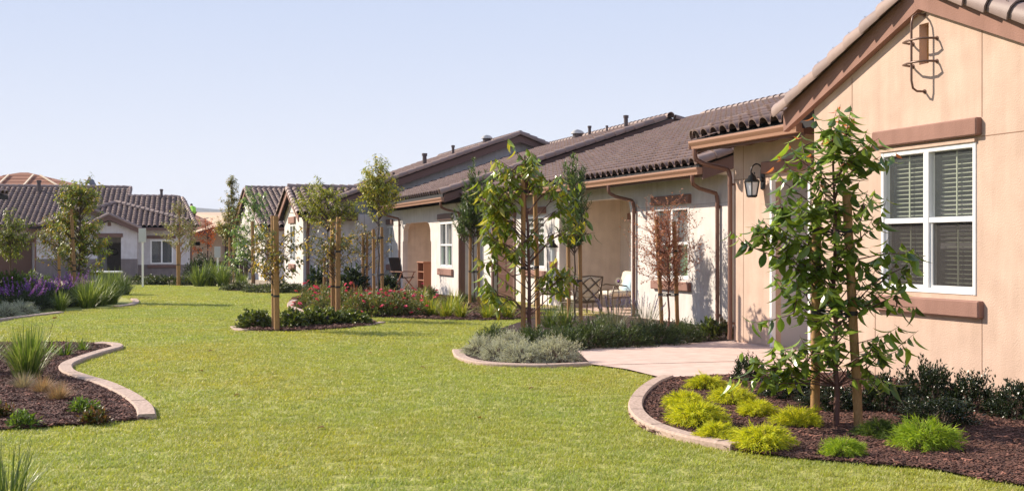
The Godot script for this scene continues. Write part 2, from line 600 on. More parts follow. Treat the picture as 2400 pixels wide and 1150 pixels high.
# from the gutter's underside back to the wall and down it
func downspout(parent: Node3D, x: float, y: float, zg: float, zw: float, y0: float, dx := 0.0) -> void:
	var mb := MB.new()
	var p := [Vector3(x, y, zg), Vector3(x, y - 0.1, zg), Vector3(x + dx * 0.05, y - 0.17, zg + 0.02), Vector3(x + dx * 0.25, y - 0.235, lerpf(zg, zw, 0.25)), Vector3(x + dx * 0.8, y - 0.315, lerpf(zg, zw, 0.85)), Vector3(x + dx * 0.96, y - 0.36, zw - 0.065), Vector3(x + dx, y - 0.45, zw - 0.05), Vector3(x + dx, y0 + 0.12, zw - 0.05), Vector3(x + dx, y0, zw - 0.06)]
	var r := []
	for k in p.size():
		r.append(0.036)
	mb.tube(p, r, 12)
	for h in [y - 0.55, y0 + 0.25]:
		mb.tube([Vector3(x + dx, h - 0.02, zw - 0.05), Vector3(x + dx, h + 0.02, zw - 0.05)], [0.042, 0.042], 12)
		mb.bx(Vector3(x + dx - 0.065, h - 0.015, zw - 0.03), Vector3(x + dx + 0.075, h + 0.015, zw - 0.002))
	part("downspout", mb.mesh(M.downspout), parent)


func rafters(parent: Node3D, x0: float, x1: float, y: float, z0: float, z1: float, slope: float) -> void:
	# y: underside of the roof at z0 (the eave end); z1: the wall
	var l := z1 - z0
	var pf := PackedVector2Array([Vector2(0.03, 0.03 * slope - 0.01), Vector2(l, l * slope - 0.01), Vector2(l, l * slope - 0.16), Vector2(l * 0.55, l * 0.55 * slope - 0.155), Vector2(0.12, 0.1 * slope - 0.1), Vector2(0.05, -0.06)])
	var mb := MB.new()
	mb.prism(pf, Transform3D(Basis(Vector3(0, 0, 1), Vector3.UP, Vector3(1, 0, 0)), Vector3(0, y, z0)), -0.05, 0.05)
	var m := mb.mesh(M.brown_paint)
	var x := x0
	while x < x1:
		part("rafter_tail", m, parent).position.x = x
		x += 0.6


# a roof plane of thickness th whose top runs from (x0, y, z) at the eave, up by slope for run metres of z
func deck_plane(parent: Node3D, called: String, x0: float, x1: float, y: float, z: float, slope: float, run: float, th := 0.1) -> MeshInstance3D:
	var mb := MB.new()
	var e := run * slope
	var pf := PackedVector2Array([Vector2(0, 0), Vector2(run, e), Vector2(run, e - th), Vector2(0, -th)])
	mb.prism(pf, Transform3D(Basis(Vector3(0, 0, 1), Vector3.UP, Vector3(1, 0, 0)), Vector3(0, y, z)), x0, x1)
	return part(called, mb.mesh(M.felt), parent)


func slope_t(x: float, y: float, z: float, slope: float) -> Transform3D:
	var up := Vector3(0, slope, 1).normalized()
	return Transform3D(Basis(Vector3(1, 0, 0), Vector3(0, 1, -slope).normalized(), up), Vector3(x, y, z))


# a sloped board under a rake, in the plane x, from (y, z) to (y, z)
func rake_board(parent: Node3D, x: float, a: Vector2, b: Vector2, high: float, thick: float, m := "fascia") -> void:
	var mb := MB.new()
	var pf := PackedVector2Array([Vector2(a.y, a.x), Vector2(b.y, b.x), Vector2(b.y, b.x - high), Vector2(a.y, a.x - high)])
	mb.prism(pf, Transform3D(Basis(Vector3(0, 0, 1), Vector3.UP, Vector3(1, 0, 0)), Vector3.ZERO), x, x + thick)
	part("rake_board", mb.mesh(M[m]), parent)


func vent_pipe(parent: Node3D, x: float, y: float, z: float, r: float, h: float) -> void:
	var mb := MB.new()
	mb.tube([Vector3(x, y - 0.25, z), Vector3(x, y + 0.03, z), Vector3(x, y + 0.05, z), Vector3(x, y + h * 0.8, z), Vector3(x, y + h * 0.8, z), Vector3(x, y + h, z)], [r * 1.4, r * 1.2, r * 0.8, r * 0.76, r, r], 12)
	part("vent_pipe", mb.mesh(M.pipe), parent)


func dome_vent(parent: Node3D, x: float, y: float, z: float) -> void:
	var mb := MB.new()
	mb.tube([Vector3(x, y - 0.2, z), Vector3(x, y + 0.18, z)], [0.19, 0.17], 14)
	part("vent_base", mb.mesh(M.pipe), parent)
	var d := MB.new()
	d.tube([Vector3(x, y + 0.18, z), Vector3(x, y + 0.23, z), Vector3(x, y + 0.29, z), Vector3(x, y + 0.33, z)], [0.24, 0.23, 0.16, 0.03], 14)
	part("vent_cap", d.mesh(M.dome), parent)


# the wrought rod ornament on a gable: one upright bow and two hoops, standing off the wall face z
func ornament(parent: Node3D, x: float, y: float, z: float, k := 1.0) -> void:
	var r := 0.0125 * k
	var rods := []
	rods.append([Vector3(0, 0.40, 0.0), Vector3(0, 0.41, -0.1), Vector3(0, 0.38, -0.15), Vector3(0, 0.30, -0.17), Vector3(0, -0.30, -0.17), Vector3(0, -0.38, -0.15), Vector3(0, -0.41, -0.1), Vector3(0, -0.41, 0.0)])
	for h in [0.125, -0.115]:
		rods.append([Vector3(-0.2, h, 0), Vector3(-0.2, h, -0.06), Vector3(-0.165, h, -0.15), Vector3(-0.06, h, -0.185), Vector3(0.06, h, -0.185), Vector3(0.165, h, -0.15), Vector3(0.2, h, -0.06), Vector3(0.2, h, 0)])
	for p in rods:
		var mb := MB.new()
		var q := []
		var rr := []
		var cv := Curve3D.new()
		for s in p:
			cv.add_point(s * k + Vector3(x, y, z))
		for i in p.size():
			q.append(p[i] * k + Vector3(x, y, z))
			rr.append(r)
		mb.tube(q, rr, 8)
		for e in [q[0], q[q.size() - 1]]:
			mb.tube([e + Vector3(0, 0, -0.01), e], [0.024 * k, 0.024 * k], 10)
		part("ornament_rod", mb.mesh(M.rod), parent)


# ------------------------------------------------------------------ buildings
func row_basis(dx: float, dz: float) -> Basis:
	var d := Vector3(dx, 0, dz).normalized()
	return Basis(d, Vector3.UP, d.cross(Vector3.UP))


func joints(parent: Node3D, list: Array, z: float, m := "joint") -> void:
	for j in list:
		var mb := MB.new()
		mb.bx(Vector3(minf(j[0], j[2]) - 0.004, minf(j[1], j[3]) - 0.004, z - 0.003), Vector3(maxf(j[0], j[2]) + 0.004, maxf(j[1], j[3]) + 0.004, z + 0.004))
		part("control_joint", mb.mesh(M[m]), parent)


func shell(parent: Node3D, x0: float, x1: float, y0: float, y1: float, z0: float, z1: float, m: String) -> void:
	# the walls that close the house at its back and far end
	for b in [[x0, x1, z1 - 0.2, z1], [x0, x0 + 0.2, z0, z1 - 0.2], [x1 - 0.2, x1, z0, z1 - 0.2]]:
		var mb := MB.new()
		mb.bx(Vector3(b[0], y0, b[2]), Vector3(b[1], y1, b[3]))
		part("wall", mb.mesh(M[m]), parent)


func peach_house() -> void:
	var bs := row_basis(-950, -2850)
	var s0 := 13.62
	var h := thing("peach_house", "peach stucco house with tiled gable and white window, nearest on the right", "house", Vector3(8.70, 0, 0) + bs.x * s0, bs)
	var sl := 0.392
	# gable wall
	var wx := [12.81 - s0, 14.38 - s0]
	var mb := MB.new()
	var ye := 3.2
	wall(mb, -2.13, 2.13, 0.03, ye, 0.0, 0.16, [[wx[0], wx[1], 1.0, 2.535], [-0.065, 0.095, 3.43, 3.86]])
	part("gable_wall", mb.mesh(M.peach_stucco), h)
	var g := MB.new()
	var top := 4.1
	for q in [[Vector2(-2.13, ye), Vector2(2.13, ye), Vector2(2.13, top - 2.13 * sl), Vector2(0.095, top - 0.095 * sl), Vector2(0.095, 3.43), Vector2(-0.065, 3.43), Vector2(-0.065, top - 0.065 * sl), Vector2(-2.13, top - 2.13 * sl)], [Vector2(-0.065, 3.86), Vector2(0.095, 3.86), Vector2(0.095, top - 0.095 * sl), Vector2(0, top), Vector2(-0.065, top - 0.065 * sl)]]:
		g.prism(PackedVector2Array(q), Transform3D(), 0.0, 0.16)
	part("gable_wall", g.mesh(M.peach_stucco), h)
	# niche behind the ornament
	var n := MB.new()
	n.bx(Vector3(-0.065, 3.43, 0.1), Vector3(0.095, 3.86, 0.15))
	part("niche", n.mesh(M.niche), h)
	ornament(h, 0.0, 3.545, 0.0, 1.0)
	# stucco foot, joints, window
	joints(h, [[12.73 - s0, 2.78, 12.73 - s0, 3.7], [14.95 - s0, 2.79, 14.95 - s0, 3.45], [12.73 - s0, 0.03, 12.73 - s0, 0.77], [14.5 - s0, 0.03, 14.5 - s0, 0.77], [-2.13, 2.585, 12.73 - s0, 2.585], [14.46 - s0, 2.585, 2.13, 2.585]], 0.0)
	window(h, wx[0], wx[1], 1.0, 2.535, 0.0, "shutter")
	trim_block(h, "lintel", 12.73 - s0, 14.47 - s0, 2.595, 2.775, 0.0)
	trim_block(h, "window_sill", 12.70 - s0, 14.46 - s0, 0.775, 0.948, 0.0)
	var fl := MB.new()
	fl.bx(Vector3(wx[0] - 0.005, 2.535, -0.03), Vector3(wx[1] + 0.005, 2.575, 0.02), 0.004)
	part("head_flashing", fl.mesh(M.peach_stucco), h)
	# rake boards of the gable and the roof over it
	var reach := 2.71
	var apex := 4.007
	var fh := 0.26
	for s in [-1.0, 1.0]:
		var b2 := MB.new()
		b2.prism(PackedVector2Array([Vector2(0, apex), Vector2(0, apex + fh), Vector2(s * reach, apex + fh - reach * sl), Vector2(s * reach, apex - reach * sl)]), Transform3D(), -0.085, -0.003 - 0.001 * s)
		part("rake_board", b2.mesh(M.trim_stucco), h)
		var dk := MB.new()
		dk.prism(PackedVector2Array([Vector2(0, apex + fh - 0.003), Vector2(s * reach, apex + fh - 0.003 - reach * sl), Vector2(s * reach, apex + fh - 0.1 - reach * sl), Vector2(0, apex + fh - 0.1)]), Transform3D(), -0.08, 6.0 - 0.003 * s)
		part("roof_deck", dk.mesh(M.felt), h)
		caps(h, "rake_tile", Vector3(s * (reach + 0.06), apex + fh + 0.0 - (reach + 0.06) * sl, -0.07), Vector3(s * 0.0, apex + fh + 0.0, -0.07), Vector3(s * sl, 1, 0).normalized(), 0.155, true)
	# the entry wall, set back
	var ent := MB.new()
	var zb := 0.87
	var xe := 15.75 - s0
	var xf := 19.36 - s0
	var d0 := 17.21 - s0
	var d1 := 18.25 - s0
	wall(ent, xe, xf, 0.05, 3.1, zb, zb + 0.16, [[d0, d1, 0.0, 2.45]])
	part("entry_wall", ent.mesh(M.peach_stucco), h)
	var side := MB.new()
	side.bx(Vector3(2.0, 0.03, 0.161), Vector3(2.127, 3.3, 4.0))
	part("return_wall", side.mesh(M.peach_stucco), h)
	for q in [[Vector3(d1, 0.0, zb + 0.01), Vector3(xf - 0.01, 0.05, zb + 0.14)], [Vector3(xe + 0.4, 0.0, zb + 0.01), Vector3(d0, 0.05, zb + 0.14)], [Vector3(-2.12, 0.0, 0.012), Vector3(2.12, 0.028, 0.14)]]:
		var foot := MB.new()
		foot.bx(q[0], q[1])
		part("foundation", foot.mesh(M.concrete), h)
	joints(h, [[19.06 - s0, 0.05, 19.06 - s0, 3.0], [d1 + 0.02, 2.5, xf, 2.5]], zb)
	# recess of the door
	var rc := MB.new()
	rc.bx(Vector3(d1 + 0.001, 0.03, zb + 0.161), Vector3(d1 + 0.1, 2.55, zb + 1.4))
	rc.bx(Vector3(d0 - 0.1, 0.03, zb + 0.161), Vector3(d0 - 0.001, 2.55, zb + 1.4))
	rc.bx(Vector3(d0 + 0.001, 2.452, zb + 0.161), Vector3(d1 - 0.001, 2.55, zb + 1.4))
	part("door_recess", rc.mesh(M.door_grey), h)
	var dr := MB.new()
	dr.bx(Vector3(d0, 0.03, zb + 1.25), Vector3(d1, 2.45, zb + 1.3))
	for k in 2:
		for r in 3:
			dr.bx(Vector3(d0 + 0.14 + 0.42 * k, 0.25 + 0.72 * r, zb + 1.235), Vector3(d0 + 0.46 + 0.42 * k, 0.8 + 0.72 * r, zb + 1.251), 0.006)
	var door := part("door", dr.mesh(M.vinyl), h)
	var hd := MB.new()
	hd.tube([Vector3(d0 + 0.09, 1.05, zb + 1.25), Vector3(d0 + 0.09, 1.05, zb + 1.18)], [0.03, 0.032], 10)
	part("handle", hd.mesh(M.black_iron), door)
	var jb := MB.new()
	jb.bx(Vector3(d1 - 0.045, 0.03, zb - 0.02), Vector3(d1 + 0.012, 2.46, zb + 0.05), 0.005)
	jb.bx(Vector3(d0 - 0.012, 0.03, zb - 0.02), Vector3(d0 + 0.045, 2.46, zb + 0.05), 0.005)
	jb.bx(Vector3(d0 + 0.045, 2.425, zb + 0.02), Vector3(d1 - 0.045, 2.46, zb + 0.05), 0.005)
	part("door_frame", jb.mesh(M.vinyl), h)
	trim_block(h, "lintel", d0 - 0.1, d1 + 0.18, 2.545, 2.715, zb)
	# roof over the entry
	var ze := zb - 0.5
	var yt := 3.13
	var deck := deck_plane(h, "roof", 14.6 - s0, 19.69 - s0, yt, ze, 0.335, 6.6)
	tiles(deck, slope_t(15.6 - s0, yt, ze - 0.03, 0.335), 19.73 - 15.6, 5.0, everywhere)
	gutter(h, 16.62 - s0, 19.69 - s0, 3.105, ze + 0.02)
	var fas := MB.new()
	fas.bx(Vector3(16.62 - s0, 2.94, ze + 0.022), Vector3(19.67 - s0, 3.1, ze + 0.05))
	part("fascia", fas.mesh(M.fascia), h)
	rafters(h, 16.75 - s0, 19.5 - s0, yt - 0.1, ze + 0.04, zb + 0.02, 0.335)
	downspout(h, 19.58 - s0, 2.985, ze - 0.05, zb, 0.06, -0.2)
	rake_board(h, 19.69 - s0, Vector2(yt - 0.02, ze + 0.05), Vector2(yt - 0.02 + 6.4 * 0.335, ze + 6.45), 0.2, 0.04)
	caps(deck, "rake_tile", Vector3(19.71 - s0, yt + 0.05, ze - 0.02), Vector3(19.71 - s0, yt + 0.05 + 4.4 * 0.335, ze + 4.38), Vector3(0, 1, -0.335).normalized(), 0.115)
	var bk := MB.new()
	var e2 := yt + 6.6 * 0.335
	bk.prism(PackedVector2Array([Vector2(0, 0), Vector2(5.6, -5.6 * 0.335), Vector2(5.6, -5.6 * 0.335 - 0.1), Vector2(0, -0.1)]), Transform3D(Basis(Vector3(0, 0, 1), Vector3.UP, Vector3(1, 0, 0)), Vector3(0, e2, ze + 6.6)), -6.0, 19.69 - s0)
	part("roof_deck", bk.mesh(M.felt), h)
	var inn := MB.new()
	inn.bx(Vector3(xf - 0.2, 0.0, zb + 0.16), Vector3(xf - 0.002, 3.1, 11.0))
	inn.bx(Vector3(-6.0, 0.0, 11.0), Vector3(xf, 3.1, 11.2))
	inn.bx(Vector3(-6.0, 0.0, 0.9), Vector3(-5.8, 3.1, 11.0))
	inn.bx(Vector3(-5.8, 0.0, 0.9), Vector3(-2.13, 3.1, 1.06))
	part("wall", inn.mesh(M.peach_stucco), h)
	deck_plane(h, "roof_deck", -6.1, 14.59 - s0, yt, ze, 0.335, 6.6)
	# wall lantern beside the door: a thing of its own
	var lp := h.transform * Vector3(18.47 - s0, 2.47, zb)
	var l := thing("wall_lantern", "black carriage lantern with white glass on the peach entry wall", "lantern", lp, bs)
	var plate := MB.new()
	plate.box(Transform3D(Basis(), Vector3(0, 0.0, -0.012)), Vector3(0.11, 0.30, 0.024), 0.01)
	plate.tube([Vector3(0, 0.0, -0.02), Vector3(0, 0.0, -0.05)], [0.05, 0.03], 12)
	part("wall_plate", plate.mesh(M.black_iron), l)
	var arm := MB.new()
	var ap := []
	var ar := []
	for k in 15:
		var a := -0.2 + PI * 1.15 * k / 14.0
		ap.append(Vector3(0, 0.10 + 0.12 * sin(a), -0.11 + 0.095 * cos(a)))
		ar.append(0.011)
	for k in 10:
		var a := PI * 0.95 + k * 0.45
		ap.append(Vector3(0, 0.085 + 0.035 * sin(a) * (1.0 - k * 0.05), -0.17 + 0.035 * cos(a) * (1.0 - k * 0.05)))
		ar.append(0.009)
	arm.tube(ap, ar, 8)
	part("scroll_arm", arm.mesh(M.black_iron), l)
	var c := Vector3(0, 0, -0.19)
	var roof := MB.new()
	roof.tube([c + Vector3(0, 0.09, 0), c + Vector3(0, 0.055, 0), c + Vector3(0, 0.05, 0), c + Vector3(0, 0.0, 0), c + Vector3(0, -0.015, 0), c + Vector3(0, -0.045, 0)], [0.018, 0.03, 0.055, 0.075, 0.115, 0.135], 6)
	part("lantern_roof", roof.mesh(M.black_iron), l)
	var gl := MB.new()
	gl.tube([c + Vector3(0, -0.05, 0), c + Vector3(0, -0.24, 0)], [0.112, 0.074], 6)
	part("glass", gl.mesh(M.frosted), l)
	var cage := MB.new()
	for k in 6:
		var a := TAU * k / 6.0
		var fx := Vector3(0, 0, -1)
		var d := Vector3.FORWARD.rotated(Vector3.UP, a)
		cage.tube([c + d * 0.119 + Vector3(0, -0.045, 0), c + d * 0.08 + Vector3(0, -0.245, 0)], [0.009, 0.009], 5)
	cage.tube([c + Vector3(0, -0.24, 0), c + Vector3(0, -0.255, 0), c + Vector3(0, -0.27, 0)], [0.088, 0.09, 0.06], 6)
	part("cage", cage.mesh(M.black_iron), l)


# the row houses: a long roof with its eave towards the lawn
func white_house() -> void:
	var bs := row_basis(-950, -2850)
	var s0 := 30.0
	var h := thing("white_house", "white stucco house with wide porch, second on the right", "house", Vector3(11.05, 0, 0) + bs.x * s0, bs)
	var x0 := 22.75 - s0
	var x1 := 38.2 - s0
	var pa := 27.0 - s0
	var pb := 31.29 - s0
	var dr := [34.76 - s0, 36.6 - s0]
	var w1 := [24.3 - s0, 25.8 - s0]
	var w2 := [32.3 - s0, 33.85 - s0]
	var mb := MB.new()
	wall(mb, x0, x1, -0.05, 2.85, 0.0, 0.18, [[w1[0], w1[1], 0.84, 2.235], [w2[0], w2[1], 0.9, 2.25], [pa, pb, -0.06, 2.52], [dr[0], dr[1], -0.06, 2.2]])
	part("front_wall", mb.mesh(M.white_stucco), h)
	# haunches at the top corners of the porch opening
	for s in [1.0, -1.0]:
		var hb := MB.new()
		var xc: float = pa if s > 0 else pb
		hb.prism(PackedVector2Array([Vector2(xc, 2.52), Vector2(xc + s * 0.34, 2.52), Vector2(xc + s * 0.13, 2.42), Vector2(xc + s * 0.05, 2.25), Vector2(xc, 2.1)]), Transform3D(), 0.002, 0.178)
		part("porch_haunch", hb.mesh(M.white_stucco), h)
	# porch
	var po := MB.new()
	po.bx(Vector3(pb + 0.002, -0.05, 0.181), Vector3(pb + 0.15, 2.7, 1.62))
	po.bx(Vector3(pa - 0.15, -0.05, 0.181), Vector3(pa - 0.002, 2.7, 1.62))
	part("porch_wall", po.mesh(M.porch_stucco), h)
	var pw := MB.new()
	var q1: float = pb - 1.95
	wall(pw, pa - 0.1, pb + 0.1, -0.05, 2.7, 1.621, 1.75, [[q1, q1 + 1.35, 0.7, 2.05]])
	part("porch_wall", pw.mesh(M.porch_stucco), h)
	window(h, q1, q1 + 1.35, 0.7, 2.05, 1.621, "plain")
	trim_block(h, "lintel", q1 - 0.06, q1 + 1.41, 2.13, 2.29, 1.621, 0.06)
	var cl := MB.new()
	cl.bx(Vector3(pa - 0.1, 2.62, 0.182), Vector3(pb + 0.1, 2.69, 1.62))
	part("porch_ceiling", cl.mesh(M.porch_stucco), h)
	var pf := MB.new()
	pf.bx(Vector3(pa - 2.2, -0.2, -0.9), Vector3(pb + 1.4, 0.015, -0.003))
	pf.bx(Vector3(pa, -0.2, -0.003), Vector3(pb, 0.013, 1.62))
	part("patio_slab", pf.mesh(M.concrete), h)
	# the brown door
	var de := MB.new()
	de.bx(Vector3(dr[0], -0.05, 0.1), Vector3(dr[1], 2.2, 0.16))
	for k in 2:
		for r in 3:
			var xx: float = lerpf(dr[0], dr[1], 0.14 + 0.4 * k)
			de.bx(Vector3(xx, 0.2 + 0.62 * r, 0.085), Vector3(xx + (dr[1] - dr[0]) * 0.32, 0.7 + 0.62 * r, 0.101), 0.006)
	var door := part("door", de.mesh(M.door_brown), h)
	var hd := MB.new()
	hd.tube([Vector3(dr[0] + 0.12, 1.0, 0.1), Vector3(dr[0] + 0.12, 1.0, 0.04)], [0.03, 0.035], 8)
	part("handle", hd.mesh(M.black_iron), door)
	trim_block(h, "door_trim", dr[0] - 0.14, dr[0], -0.05, 2.3, 0.0, 0.04, "brown_paint")
	trim_block(h, "door_trim", dr[1], dr[1] + 0.14, -0.05, 2.3, 0.0, 0.04, "brown_paint")
	trim_block(h, "lintel", dr[0] - 0.2, dr[1] + 0.2, 2.302, 2.46, 0.0)
	window(h, w1[0], w1[1], 0.84, 2.235, 0.0, "drape")
	window(h, w2[0], w2[1], 0.9, 2.25, 0.0, "grille")
	trim_block(h, "lintel", w1[0] - 0.09, w1[1] + 0.09, 2.3, 2.475, 0.0)
	trim_block(h, "window_sill", w1[0] - 0.09, w1[1] + 0.09, 0.63, 0.8, 0.0)
	trim_block(h, "lintel", w2[0] - 0.09, w2[1] + 0.09, 2.31, 2.48, 0.0)
	trim_block(h, "window_sill", w2[0] - 0.09, w2[1] + 0.09, 0.7, 0.86, 0.0)
	joints(h, [[x0, 2.27, w1[0] - 0.09, 2.27], [w1[1] + 0.09, 2.27, pa, 2.27], [pb, 2.28, w2[0] - 0.09, 2.28], [pa - 0.12, -0.05, pa - 0.12, 2.27]], 0.0, "pale_joint")
	# roof
	var ye := 2.91
	var ze := -0.6
	var sl := 0.333
	var xr := 22.72 - s0
	var deck := deck_plane(h, "roof", xr, 38.05 - s0, ye, ze, sl, 8.0)
	tiles(deck, slope_t(xr, ye, ze - 0.03, sl), 38.0 - s0 - xr, 8.05, everywhere)
	var bk := MB.new()
	bk.prism(PackedVector2Array([Vector2(0, 0), Vector2(8, -8 * sl), Vector2(8, -8 * sl - 0.1), Vector2(0, -0.1)]), Transform3D(Basis(Vector3(0, 0, 1), Vector3.UP, Vector3(1, 0, 0)), Vector3(0, ye + 8 * sl, ze + 8.0)), xr, 38.05 - s0)
	part("roof_deck", bk.mesh(M.felt), h)
	caps(deck, "ridge_tile", Vector3(xr, ye + 8 * sl + 0.05, ze + 8), Vector3(38.05 - s0, ye + 8 * sl + 0.05, ze + 8), Vector3.UP, 0.13)
	caps(deck, "rake_tile", Vector3(xr - 0.02, ye + 0.05, ze - 0.05), Vector3(xr - 0.02, ye + 0.05 + 2.4 * sl, ze + 2.35), Vector3(0, 1, -sl).normalized(), 0.125)
	caps(deck, "rake_tile", Vector3(38.06 - s0, ye + 0.05, ze), Vector3(38.06 - s0, ye + 0.05 + 8 * sl, ze + 8), Vector3(0, 1, -sl).normalized(), 0.115)
	rake_board(h, xr - 0.04, Vector2(ye - 0.01, ze + 0.05), Vector2(ye - 0.01 + 7.9 * sl, ze + 7.95), 0.24, 0.04)
	gutter(h, xr - 0.02, 37.4 - s0, ye - 0.035, ze + 0.06)
	var fas := MB.new()
	fas.bx(Vector3(xr, ye - 0.2, ze + 0.062), Vector3(37.6 - s0, ye - 0.06, ze + 0.1))
	part("fascia", fas.mesh(M.fascia), h)
	rafters(h, xr + 0.3, 37.6 - s0, ye - 0.1, ze + 0.09, 0.02, sl)
	downspout(h, 22.95 - s0, ye - 0.16, ze - 0.02, 0.0, 0.0, 0.14)
	downspout(h, 26.75 - s0, ye - 0.16, ze - 0.02, 0.0, 0.0, 0.0)
	shell(h, x0 + 0.001, x1, -0.05, 2.75, 0.181, 14.6, "white_stucco")
	var ge := MB.new()
	ge.prism(PackedVector2Array([Vector2(-0.3, ye - 0.12), Vector2(7.4, ye + 8 * sl - 0.2), Vector2(14.6, 2.75), Vector2(0.0, 2.75)]), Transform3D(Basis(Vector3(0, 0, 1), Vector3.UP, Vector3(1, 0, 0)), Vector3.ZERO), x0 + 0.002, x0 + 0.2)
	part("gable_wall", ge.mesh(M.white_stucco), h)
	for p in [[24.2, 6.3, 0.085, 0.42], [24.9, 5.9, 0.05, 0.22]]:
		vent_pipe(deck, p[0] - s0, ye + (p[1] - ze) * sl + 0.09, p[1], p[2], p[3])


func far_white_house() -> void:
	var bs := row_basis(-900, -2850)
	var s0 := 43.0
	var h := thing("white_house", "white stucco house with arched porch and black sling chair, third on the right", "house", Vector3(9.817, -0.08, 0) + bs.x * s0, bs)
	var x0 := 37.8 - s0
	var x1 := 49.0 - s0
	var pa := 41.3 - s0
	var pb := 45.6 - s0
	var w1 := [38.6 - s0, 40.1 - s0]
	var w2 := [47.3 - s0, 48.6 - s0]
	var mb := MB.new()
	wall(mb, x0, x1, -0.05, 2.85, 0.0, 0.18, [[w1[0], w1[1], 0.90, 2.29], [w2[0], w2[1], 0.9, 2.29], [pa, pb, -0.06, 2.36]])
	part("front_wall", mb.mesh(M.white_stucco), h)
	for s in [1.0, -1.0]:
		var hb := MB.new()
		var xc: float = pa if s > 0 else pb
		hb.prism(PackedVector2Array([Vector2(xc, 2.36), Vector2(xc + s * 0.6, 2.36), Vector2(xc + s * 0.3, 2.28), Vector2(xc + s * 0.12, 2.1), Vector2(xc + s * 0.1, 1.72), Vector2(xc, 1.72)]), Transform3D(), 0.002, 0.178)
		part("porch_haunch", hb.mesh(M.white_stucco), h)
	var po := MB.new()
	po.bx(Vector3(pb + 0.002, -0.05, 0.181), Vector3(pb + 0.15, 2.7, 1.9))
	po.bx(Vector3(pa - 0.15, -0.05, 0.181), Vector3(pa - 0.002, 2.7, 1.9))
	po.bx(Vector3(pa - 0.1, -0.05, 1.901), Vector3(pb + 0.1, 2.7, 2.05))
	part("porch_wall", po.mesh(M.porch_stucco), h)
	var cl := MB.new()
	cl.bx(Vector3(pa - 0.1, 2.5, 0.182), Vector3(pb + 0.1, 2.6, 1.9))
	part("porch_ceiling", cl.mesh(M.porch_stucco), h)
	var pf := MB.new()
	pf.bx(Vector3(pa - 1.0, -0.2, -0.9), Vector3(pb + 0.5, 0.015, -0.003))
	pf.bx(Vector3(pa, -0.2, -0.003), Vector3(pb, 0.013, 1.9))
	part("patio_slab", pf.mesh(M.concrete), h)
	window(h, w1[0], w1[1], 0.9, 2.29, 0.0, "drape")
	window(h, w2[0], w2[1], 0.9, 2.29, 0.0, "plain")
	trim_block(h, "lintel", w1[0] - 0.14, w1[1] + 0.14, 2.36, 2.56, 0.0, 0.075, "brown_paint")
	trim_block(h, "window_sill", w1[0] - 0.14, w1[1] + 0.14, 0.66, 0.86, 0.0)
	trim_block(h, "lintel", w2[0] - 0.1, w2[1] + 0.1, 2.36, 2.56, 0.0, 0.075, "brown_paint")
	trim_block(h, "window_sill", w2[0] - 0.1, w2[1] + 0.1, 0.66, 0.86, 0.0)
	joints(h, [[w1[1] + 0.14, 2.3, pa, 2.3], [pb, 2.3, w2[0] - 0.1, 2.3]], 0.0, "pale_joint")
	var ct := MB.new()
	ct.bx(Vector3(x0 - 0.03, -0.05, 0.01), Vector3(x0 - 0.001, 2.6, 0.17))
	part("corner_trim", ct.mesh(M.brown_paint), h)
	# end wall towards the camera
	var ye := 3.09
	var ze := -0.6
	var sl := 0.335
	var ew := MB.new()
	ew.prism(PackedVector2Array([Vector2(0.181, -0.05), Vector2(0.181, ye - 0.12), Vector2(7.29 + ze, ye + 7.29 * sl - 0.15), Vector2(13.0, ye - 0.1), Vector2(13.0, -0.05)]), Transform3D(Basis(Vector3(0, 0, 1), Vector3.UP, Vector3(1, 0, 0)), Vector3.ZERO), x0, x0 + 0.18)
	part("end_wall", ew.mesh(M.white_stucco), h)
	var xr := 37.4 - s0
	var deck := deck_plane(h, "roof", xr, 49.2 - s0, ye, ze, sl, 7.29)
	tiles(deck, slope_t(xr, ye, ze - 0.03, sl), 49.0 - s0 - xr, 7.3, everywhere)
	var bk := MB.new()
	bk.prism(PackedVector2Array([Vector2(0, 0), Vector2(7.3, -7.3 * sl), Vector2(7.3, -7.3 * sl - 0.1), Vector2(0, -0.1)]), Transform3D(Basis(Vector3(0, 0, 1), Vector3.UP, Vector3(1, 0, 0)), Vector3(0, ye + 7.29 * sl, ze + 7.29)), xr, 49.2 - s0)
	part("roof_deck", bk.mesh(M.felt), h)
	caps(deck, "ridge_tile", Vector3(xr, ye + 7.29 * sl + 0.06, ze + 7.29), Vector3(49.0 - s0, ye + 7.29 * sl + 0.06, ze + 7.29), Vector3.UP, 0.13)
	caps(deck, "rake_tile", Vector3(xr - 0.03, ye + 0.03, ze - 0.1), Vector3(xr - 0.03, ye + 0.03 + 7.4 * sl, ze + 7.3), Vector3(0, 1, -sl).normalized(), 0.135)
	caps(deck, "rake_tile", Vector3(xr - 0.03, ye + 0.05 + 5.5 * sl, ze + 9.1), Vector3(xr - 0.03, ye + 0.05 + 7.29 * sl, ze + 7.29), Vector3(0, 1, sl).normalized(), 0.135)
	rake_board(h, xr - 0.045, Vector2(ye - 0.02, ze + 0.03), Vector2(ye - 0.02 + 7.26 * sl, ze + 7.29), 0.24, 0.045)
	rake_board(h, xr - 0.044, Vector2(ye - 0.02 + 7.26 * sl, ze + 7.291), Vector2(ye - 0.02, ze + 14.5), 0.24, 0.045)
	gutter(h, xr - 0.02, 46.1 - s0, ye - 0.1, ze + 0.06)
	var fas := MB.new()
	fas.bx(Vector3(xr + 0.002, ye - 0.2, ze + 0.062), Vector3(46.1 - s0, ye - 0.06, ze + 0.1))
	part("fascia", fas.mesh(M.fascia), h)
	rafters(h, xr + 0.5, 46.2 - s0, ye - 0.1, ze + 0.09, 0.02, sl)
	downspout(h, 37.6 - s0, ye - 0.22, ze - 0.02, 0.04, -0.05, 0.13)
	downspout(h, 45.95 - s0, ye - 0.22, ze - 0.02, 0.0, -0.05, 0.0)
